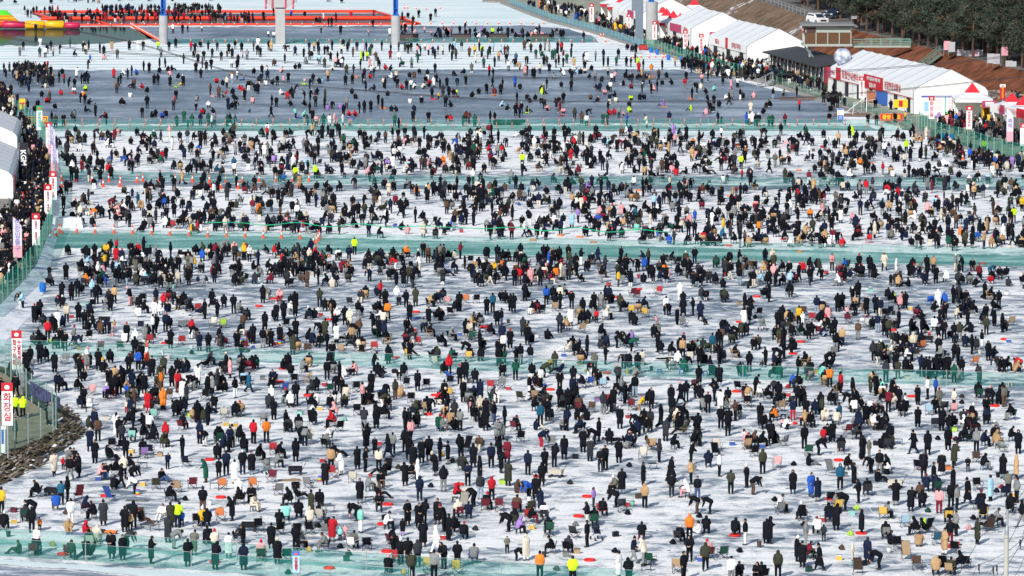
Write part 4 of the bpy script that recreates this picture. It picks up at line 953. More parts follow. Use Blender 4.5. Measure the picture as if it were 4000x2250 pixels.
# ---------------- people: posed bodies and clothes ----------------
M_skin=mat('skin',(.42,.25,.17),.6); M_shoe=mat('shoe',(.03,.03,.035),.6); M_feat=mat('face_features',(.04,.02,.02),.6)
M_fab=mat('fabric',rough=.75,spec=.12,objcol=True,noise=(2.5,.22),bump=(9,.03)); M_hair=mat('hair',rough=.6,spec=.2,objcol=True)
def V(*a): return Vector(a)
def skel(p):
    """joints of a 1.70 m figure facing -Y, for each pose"""
    J={}
    def legs(hipz,hipy,knee,ank,spread=.10,ks=.12,as_=.12):
        for s,i in ((-1,0),(1,1)):
            J['hip%d'%i]=V(s*spread,hipy,hipz); J['kn%d'%i]=V(s*ks,knee[0],knee[1]); J['an%d'%i]=V(s*as_,ank[0],ank[1])
    def arms(sh,el,ha,w=.20,we=.27,wh=.24):
        for s,i in ((-1,0),(1,1)):
            J['sh%d'%i]=V(s*w,sh[0],sh[1]); J['el%d'%i]=V(s*we,el[0],el[1]); J['ha%d'%i]=V(s*wh,ha[0],ha[1])
    if p in 'SADKPW':
        lean={'S':0,'A':0,'D':0,'K':-.10,'P':0,'W':-.04}[p]
        J['pel']=V(0,0,.93); J['ch']=V(0,lean,1.30); J['nk']=V(0,lean*1.2,1.46); J['hd']=V(0,lean*2.0-.02-(.06 if p in 'KD' else 0),1.595-(.03 if p in 'KD' else 0))
        legs(.90,0,(-.01,.49),(.02,.08))
        if p=='S': arms((lean,1.40),(.03,1.14),(-.03,.88),w=.175,we=.235,wh=.22)
        if p=='A': arms((lean,1.42),(.06,1.14),(-.14,1.0),w=.175,we=.27,wh=.16)     # hands in pockets
        if p in 'D': arms((lean,1.40),(-.06,1.15),(-.30,1.18),w=.175,we=.24,wh=.07)   # both hands forward
        if p=='K': arms((lean,1.42),(-.16,1.15),(-.38,1.02),wh=.08)
        if p=='P':
            arms((0,1.42),(.03,1.14),(-.03,.88)); J['el1']=V(.24,-.28,1.36); J['ha1']=V(.22,-.54,1.38)
        if p=='W':
            arms((lean,1.42),(.0,1.15),(-.1,.92)); J['ha0']=V(-.25,-.25,1.0); J['ha1']=V(.25,.16,.92)
            J['kn0']=V(-.11,-.16,.50); J['an0']=V(-.12,-.30,.09); J['kn1']=V(.11,.06,.48); J['an1']=V(.12,.32,.12)
    elif p=='B':
        J['pel']=V(0,.14,.88); J['ch']=V(0,-.22,1.08); J['nk']=V(0,-.38,1.12); J['hd']=V(0,-.52,1.08)
        legs(.86,.14,(.02,.47),(.06,.08)); arms((-.30,1.06),(-.38,.80),(-.48,.55))
    elif p=='T':
        J['pel']=V(0,.06,.46); J['ch']=V(0,-.05,.82); J['nk']=V(0,-.12,.97); J['hd']=V(0,-.21,1.08)
        legs(.45,.04,(-.40,.50),(-.42,.08),ks=.16,as_=.15); arms((-.08,.94),(-.14,.68),(-.40,.62),wh=.10)
    elif p=='R':
        J['pel']=V(0,.02,.34); J['ch']=V(0,.24,.68); J['nk']=V(0,.30,.83); J['hd']=V(0,.30,.96)
        legs(.34,0,(-.42,.44),(-.82,.10)); arms((.26,.80),(.10,.56),(-.14,.52),wh=.10)
    elif p=='Q':
        J['pel']=V(0,.16,.28); J['ch']=V(0,-.03,.62); J['nk']=V(0,-.11,.76); J['hd']=V(0,-.20,.86)
        legs(.28,.14,(-.26,.46),(.0,.08),ks=.18,as_=.15); arms((-.07,.73),(-.22,.50),(-.44,.46),wh=.10)
    elif p=='G':
        J['pel']=V(0,.08,.14); J['ch']=V(0,.10,.50); J['nk']=V(0,.05,.65); J['hd']=V(0,-.01,.77)
        legs(.13,.04,(-.36,.36),(-.66,.08)); arms((.08,.62),(-.02,.38),(-.26,.36),wh=.12)
    elif p=='L':
        J['pel']=V(0,0,.14); J['ch']=V(0,.38,.17); J['nk']=V(0,.54,.18); J['hd']=V(0,.67,.20)
        legs(.13,-.02,(-.42,.18),(-.82,.10)); arms((.48,.18),(.20,.12),(-.04,.14))
    for i in (0,1): J['to%d'%i]=J['an%d'%i]+ (V(0,-.17,-.045) if p!='L' else V(0,-.05,.12))
    return J
def dir_(a,b): d=b-a; return d.normalized() if d.length>1e-5 else V(0,0,1)
def body_parts(mb,J):
    n=10
    mb.ell(J['hd'],(.078,.095,.118),16,12)
    mb.ell(J['hd']+V(0,-.095,-.015),(.016,.03,.026),6,5); 
    for s in (-1,1): mb.ell(J['hd']+V(s*.08,.01,-.005),(.014,.025,.034),6,5)
    mb.cap(J['nk'],J['hd']-dir_(J['nk'],J['hd'])*.05,.058,.055,n)
    for s in (-1,1): mb.cap(J['pel']+V(s*.05,0,0),J['ch']+V(s*.07,0,0),.12,.13,n)
    mb.cap(J['sh0'],J['sh1'],.06,.06,n)
    for i,s in ((0,-1),(1,1)):
        mb.cap(J['sh%d'%i],J['el%d'%i],.052,.042,n); mb.cap(J['el%d'%i],J['ha%d'%i],.042,.030,n)
        mb.cap(J['hip%d'%i],J['kn%d'%i],.085,.060,n); mb.cap(J['kn%d'%i],J['an%d'%i],.058,.042,n)
        mb.cap(J['an%d'%i]+V(0,.04,-.03),J['to%d'%i],.05,.042,n)
        d=dir_(J['el%d'%i],J['ha%d'%i]); h=J['ha%d'%i]
        side=V(1,0,0); side=(side-d*side.dot(d)).normalized(); nrm=d.cross(side)
        mb.cap(h,h+d*.055,.032,.036,8); 
        for k in range(4):
            o=side*(.027-.018*k)*1.0; L=(.062,.074,.070,.055)[k]; a=h+d*.07+o; b=a+d*L*.55; c=b+(d*.6-nrm*.8*(1 if nrm.y>0 else -1)).normalized()*L*.5
            mb.cap(a,b,.0115,.011,6); mb.cap(b,c,.011,.0095,6)
        a=h+d*.02-side*s*.034; b=a+(d*.8-side*s*.5).normalized()*.035; mb.cap(a,b,.013,.012,6); mb.cap(b,b+d*.028,.012,.010,6)
def coat_parts(mb,J,long_,p,bulk=1.0,hood=False,n=10):
    k=bulk*1.05
    for s in (-1,1): mb.cap(J['pel']+V(s*.075,0,.0),J['ch']+V(s*.09,0,.02),.155*k,.150*k,n)
    mb.cap(J['pel']+V(0,0,0),J['ch'],.17*k,.165*k,n)
    mb.cap(J['sh0']+V(.02,0,0),J['sh1']-V(.02,0,0),.080*k,.080*k,n); mb.cap(J['nk']-(J['nk']-J['ch'])*.25,J['ch'],.115*k,.15*k,n)
    mb.cap(J['ch'],J['nk'],.12*k,.085*k,n)
    for i in (0,1):
        mb.cap(J['sh%d'%i],J['el%d'%i],.085*k,.075*k,n); h=J['el%d'%i].lerp(J['ha%d'%i],.92); mb.cap(J['el%d'%i],h,.073*k,.058*k,n,e=.3)
    if long_:
        if p in 'SADKPWB':
            z=.34 if long_==2 else .46
            for s in (-1,1):
                a=J['pel']+V(s*.08,0,-.02); q=J['kn0' if s<0 else 'kn1'].lerp(J['an0' if s<0 else 'an1'],(.49-z)/.42 if z<.49 else 0)
                mb.cap(a,V(s*.10,q.y,z),.155*k,.15*k,n,e=.1)
            mb.cap(J['pel'],V(0,J['kn0'].y*.5+J['kn1'].y*.5,z),.17*k,.17*k,n,e=.1)
        else:
            for i in (0,1): mb.cap(J['hip%d'%i],J['kn%d'%i],.14*k,.125*k,n); mb.cap(J['kn%d'%i],J['kn%d'%i].lerp(J['an%d'%i],.45),.12*k,.11*k,n,e=.2)
            mb.cap(J['hip0'].lerp(J['hip1'],.5),J['kn0'].lerp(J['kn1'],.5),.14*k,.12*k,n)
    if hood:
        u=dir_(J['nk'],J['hd']); mb.ell(J['hd']+V(0,.035,.01),(.122,.125,.145),12,9); mb.cap(J['nk'],J['hd']+V(0,.03,0),.12,.12,n)
    else:
        mb.cap(J['nk']+V(-.05,.04,-.02),J['nk']+V(.05,.04,-.02),.065,.065,n)
def trouser_parts(mb,J,n=10):
    mb.cap(J['hip0'],J['hip1'],.125,.125,n)
    for i in (0,1):
        mb.cap(J['hip%d'%i],J['kn%d'%i],.112,.090,n); mb.cap(J['kn%d'%i],J['an%d'%i]+V(0,0,.02),.086,.076,n,e=.2)
def hair_parts(mb,J,kind,n=12):
    h=J['hd']
    if kind=='hair': mb.ell(h+V(0,.018,.018),(.092,.105,.120),n,9)
    elif kind=='long_hair': mb.ell(h+V(0,.02,.016),(.096,.108,.120),n,9); mb.cap(h+V(0,.07,0),h+V(0,.09,-.20),.085,.06,n)
    elif kind=='cap': mb.ell(h+V(0,.01,.035),(.096,.112,.098),n,9); mb.box(h+V(0,-.13,.045),(.13,.12,.012))
    elif kind=='beanie': mb.ell(h+V(0,.014,.042),(.100,.110,.118),n,9); mb.ell(h+V(0,.014,.165),(.035,.035,.035),8,6)
PROTO={}
def proto_body(p):
    if ('b',p) in PROTO: return PROTO[('b',p)]
    J=skel(p); mb=MB(); body_parts(mb,J); me=remesh(mb,'person',.0125,[M_skin,M_shoe,M_feat],1)
    mi=[]
    H=J['hd']
    for f in me.polygons:
        c=f.center; q=0
        for i in (0,1):
            a=J['an%d'%i]
            if (c-a).length<.12+.0 or (c-J['to%d'%i]).length<.1: q=1
        for s in (-1,1):
            if (c-(H+V(s*.032,-.082,.012))).length<.013: q=2
        if (c-(H+V(0,-.088,-.058))).length<.02 and abs(c.z-(H.z-.058))<.007: q=2
        mi.append(q)
    me.polygons.foreach_set('material_index',mi); PROTO[('b',p)]=me; return me
def proto(kind,p,*a):
    key=(kind,p)+a
    if key in PROTO: return PROTO[key]
    J=skel(p); mb=MB()
    if kind=='coat': coat_parts(mb,J,a[0],p,a[1],a[2]); me=remesh(mb,'coat',.028,[M_fab],5)
    elif kind=='trousers': trouser_parts(mb,J); me=remesh(mb,'trousers',.028,[M_fab],4)
    else: hair_parts(mb,J,kind); me=mb.mesh(kind,[M_hair],True)
    PROTO[key]=me; return me
FACE={'F':0,'B':math.pi,'L':-math.pi/2,'R':math.pi/2}
def parse(code):
    d=dict(pose=code[0],coat=code[1],long=0,tr='k',face=None,sc=1.0)
    r=code[2:]
    if r and r[-1].isdigit(): d['sc']=int(r[-1])/10+.05; r=r[:-1]
    if r and r[0] in 'Ls': d['long']=1 if r[0]=='L' else 0; r=r[1:]
    elif not r: d['long']=1 if R.random()<.4 else 0; 
    if r and r[0].islower(): d['tr']=r[0]; r=r[1:]
    if r and r[0] in FACE: d['face']=r[0]
    return d
def read(col,row,s):
    out=[]
    for e in s.split():
        x,y,c=e.split(','); px,py=TP(col,row,float(x),float(y)); d=parse(c); d['px']=px; d['py']=py; out.append(d)
    return out
# ---------------- who stands where (quarter-tile coordinates of the photograph, feet position) ----------------
P4=[
"""905,210,SnLnB 955,325,SkLkF 985,105,SbskB 545,450,ScLkF 635,395,SrskF5 690,410,SgLkF 745,408,SkskF 705,500,SksgF 795,470,SkLnL 680,715,SkskR 375,670,TkskL 615,745,SqskB 565,805,TuskB 850,830,TnskR 945,890,TkskL 335,880,BkskL 15,830,SyskB 35,1000,TkskB 255,920,ThskB 320,1025,SkskB 400,1010,SaskF5 370,1240,SwLkB 715,950,SwswB 690,1020,GtstF 870,1035,GrstR 1050,1035,LhsaR 1040,955,ShLkB 1255,1020,SkLkB 1345,970,SkskB 1430,945,RhsbR 1310,1010,StskB7 1620,900,RwswF 1715,975,SoLkB 1785,975,SesnB 1830,965,SuskB6 1690,1125,ShLkB 1755,1185,BgsgR 2040,830,SksbB 2045,960,TyskB 2085,965,TkskB 2335,905,SkLkL 2420,740,TkskL 2400,650,TwskB 2530,720,TkskF 2545,810,TcscR 1950,1250,SfLfB 1890,1365,SkLdB 2095,1145,TkskB 2160,1255,ScskB 2165,1398,SkLkB 2300,1280,SwLkB 2390,1135,ThslR 2445,1210,SkskL 2450,1400,SnLkB 1520,1335,SkLkR 1235,1300,SkLkF 1290,1190,BhskR 1125,1285,SkLkF 905,1175,TkskB 900,1290,RkskL 965,1130,TcscB 710,1280,ToskB 360,1245,TkskB 180,1235,GosoL 1010,490,TpsnR 1065,485,TksuF 1155,450,TkskR 1145,590,QkskB 1215,580,WkskR 1245,490,ScskB 1290,400,TkskR 1115,305,RkskR 1265,300,SkskB 1335,530,BkskR 1350,635,BwskL 1225,145,ShskB 1340,110,TkskB 1435,85,TkskR 1540,95,TkskB 1665,130,SrskB 1440,250,TkskB 1835,270,PkskL 1685,385,SnskF6 1630,505,GksuR 1700,710,TkskR 2070,520,SdLbL 2200,470,SkLkB7 2275,450,SnskB 2180,290,TkskB 2360,530,SwLcB 2440,440,SksnB 2530,440,SkLlF 2450,225,TkskB 2240,215,TnskR 2010,130,SnLkB 2335,170,ScsoB 2400,110,TkskR 2550,130,SrskB 2235,110,TksoL""",
"""105,120,SaskB 400,310,SkLkB 230,280,TkskR 25,300,TkskR 210,370,TgskR 535,125,TcscF 450,128,BkskR 700,185,TgsgB 735,112,TwskL 755,400,StskB 815,265,RkskR 860,445,SwLgL 695,545,SkLkB 1020,390,SkLkB 1100,415,SkskR 1110,210,SkLkB 1195,235,SkLkF7 1330,270,SkLnL 1375,240,SgsnB 1235,402,ScskB 1270,450,RkskL 1250,575,TksbF 1125,610,TgsgR 1045,730,SkLgF 1240,680,RkskR 1240,800,TkshF 1500,555,SkLkB 1555,490,TkskR 1580,380,SkLgB 1535,290,SkLkB 1665,325,SkLkF 1500,220,SkskB 1560,110,SpskB 1740,298,SkLgB 1805,450,SkLgL 1850,305,SkskL 1930,335,PkLgL 1625,540,SwswL 1645,705,SnsnB 1885,610,SksgB 2060,285,SkskB 2185,370,SkLkB 2250,205,TbscF 2070,400,TosoB 2130,555,SnskF 2250,505,SkLkR 2365,375,SnskB 2425,100,SgLkF 2450,290,SkLkB 2525,330,SxLkB 2465,425,SkLhR 2535,555,SoLkB 2255,690,ShslB 2370,700,SrskB 2010,690,TrskR 1525,955,SkLbF 1635,975,SkLkF 1690,940,SkskB 1825,942,SkLbF 1890,1012,SkskL 2040,880,TcskB 2135,885,TnskB 1940,1105,SkLkR 2000,1030,TkskB 2085,1095,TkskB 2180,765,BkskL 2310,800,TkskB 1315,990,TwskR 1475,1055,SkLvB6 1360,1160,TkskR 1680,1172,SkLbB 1455,1345,SkskB 1530,1350,SkskB 1625,1370,ShskB 1385,1315,SkskL 1325,1435,TkskB 1815,1235,WwswL 1890,1390,SkskF 2025,1380,SkskB 2190,1330,TgskB 1790,1490,PgskB 1565,1500,SoskB 945,880,SkspL6 1005,908,BkLkL 1050,1025,SmswR 555,850,SoLkR 635,765,TkskB 620,905,TksgR 340,750,TkskL 430,695,RkskR 425,880,TkskB 305,910,TmskB 235,965,TkskB 545,950,TcskB 155,1185,SkLkB 400,1205,SkskB 445,1190,TgskR 215,1340,SkLkB 50,1295,TpsgB 765,1115,SrLgB 715,1050,TkskB 845,1110,SmskB5 897,1095,SpspB5 695,1215,TgsgL 975,1185,TfskB 2535,1015,BkskL 2525,1230,SfskF6""",
"""65,625,GbsbR 160,445,SnskB 525,290,SkLkB 425,365,SkskB 320,350,ScscB5 300,170,BnsrR 330,425,SkskB 300,560,SkskB 240,705,SkLkB 290,830,SnLkL 165,690,BuskL 190,930,TksxR 45,830,TbskB 325,910,TwsgB 20,960,TkskB 65,1035,TvskR 370,1045,TkskB 400,1235,TkskL 140,1305,ScLwB 50,1305,BkskR6 560,1235,ThshB 280,1490,SaskB 610,1545,SeskB 1075,1500,SwLgL 1175,1560,SkskB 755,960,SkscL 825,950,TkskB 755,1170,SkskL 905,860,TkskB 820,765,SvshR7 1045,630,TfskL 1040,770,BkskL 1105,635,SkLlB 1320,548,SkLkR 1335,775,StskB 890,415,SkshF 940,390,SkskF 715,218,SkLkB 785,308,ShLkB 1075,322,SkLkB 825,140,BkskL 1010,105,LkskR 1155,160,TnskR 1220,70,TkskL 1545,105,ShLkB 1480,328,ShskL 1395,190,RbsbR 1620,188,TkskR 1825,155,TkskR 1870,40,SkskB 2170,52,SkskB 1800,345,SkskR 1800,540,StskL 1598,512,SkLkR 1605,665,SkshB 1865,690,SksuF 1765,670,TwspL 1975,370,TnskB 2085,460,SwskR 2200,635,SoskB 2360,572,SkskL 2430,642,BksbR 2520,435,SoskB 2505,165,TkskR 2425,158,TbskR 2360,175,TpstB 1855,828,BksbL 1985,838,BkskL 1305,1098,TkskB 1220,1328,SnsgR 1330,1362,ScsgL 1680,1125,TkskB 1785,1095,SaskF 1785,1315,SkskF 1945,1408,SoskB 1980,1290,TpskB 1950,1035,TkskB 1870,1035,GwswL 2240,1060,TkskB 2345,1148,SkswL 2555,1135,SkLkB 1725,1500,SkskR 2205,1530,SwsgB 2290,1500,TkskB 2475,1510,TkskF 2525,1510,TkskB""",
"""30,135,SkLkB 365,180,SkskB 555,138,SrsxB7 650,122,SkLkB 735,215,TksxB 515,245,BkskR 910,78,SnskB 950,288,SkLkB 1015,298,SfsfR 1175,170,TkskB 1238,150,SksoB 1465,232,SkLnL 1605,245,SkLkB 1810,205,SkLkB 1985,105,TkskL 2095,208,SgskB 2165,155,TnskR 2280,95,TkskF 2305,175,TtskR 2440,105,TkskR 2515,232,SkLkF 420,350,GksgR 1110,512,GkskR 1120,438,SksgF 1205,400,TkskL 1030,430,BkskL 1215,432,TwskL6 790,395,TkskR 725,592,SqskF 865,578,SkLlR 250,635,SkLuF 430,670,SuLuF 500,712,SnLgB 1005,648,TkshB 770,810,BkskL 910,728,SkskL 1285,752,SkLgB 1435,812,SkLnB 1565,492,SkskB 1665,562,SkLkR 1745,455,SkLwB 1870,352,SoLkR 1510,400,TvspB6 1560,382,TkskB 1860,605,SkLkL 2010,415,SkshF6 2165,395,TksgR 2010,738,SkLnL 1590,615,TnskB 1700,620,TnskB 1535,690,TbskB 1555,772,TkskB 1720,832,SpsxB 1840,772,SkskB 1900,795,SgskR 2235,708,SlLkL 2360,482,SkLlB 2415,658,SfskB 2500,725,SgskL 2495,482,StLkL 2145,785,TkskB 2440,825,TkskB 2560,972,SksgL 350,898,TkskB 120,822,TwskR 615,908,TkskB 685,1002,SkLkB 700,805,TgskB 1185,885,TgskR 1825,928,TkskB 1890,1058,SgskL 2165,895,TkskB 2200,1000,RkskL 2290,962,TgskR 940,1040,SkLkL 500,1045,TwskB 560,1112,ShshB6 380,1170,SgsgR 18,1135,SkLnR 290,1315,SkLkR 345,1372,SkLkF 405,1290,TxskR 520,1405,WkLkL 100,1480,SoskB 1185,1088,TkLkB 1240,1142,GkskR 1490,1048,TkskL 1590,1030,RksgR 1560,1000,TeskR6 1515,1165,QtsgB 1775,1245,StLwL 1830,1150,SksxB 2105,1142,SoLkR 850,1305,ScscR6 1000,1335,SnLkB 1110,1395,BkskL 1950,1395,TkskL 1690,1455,TtskB 1830,1455,ToskB"""]
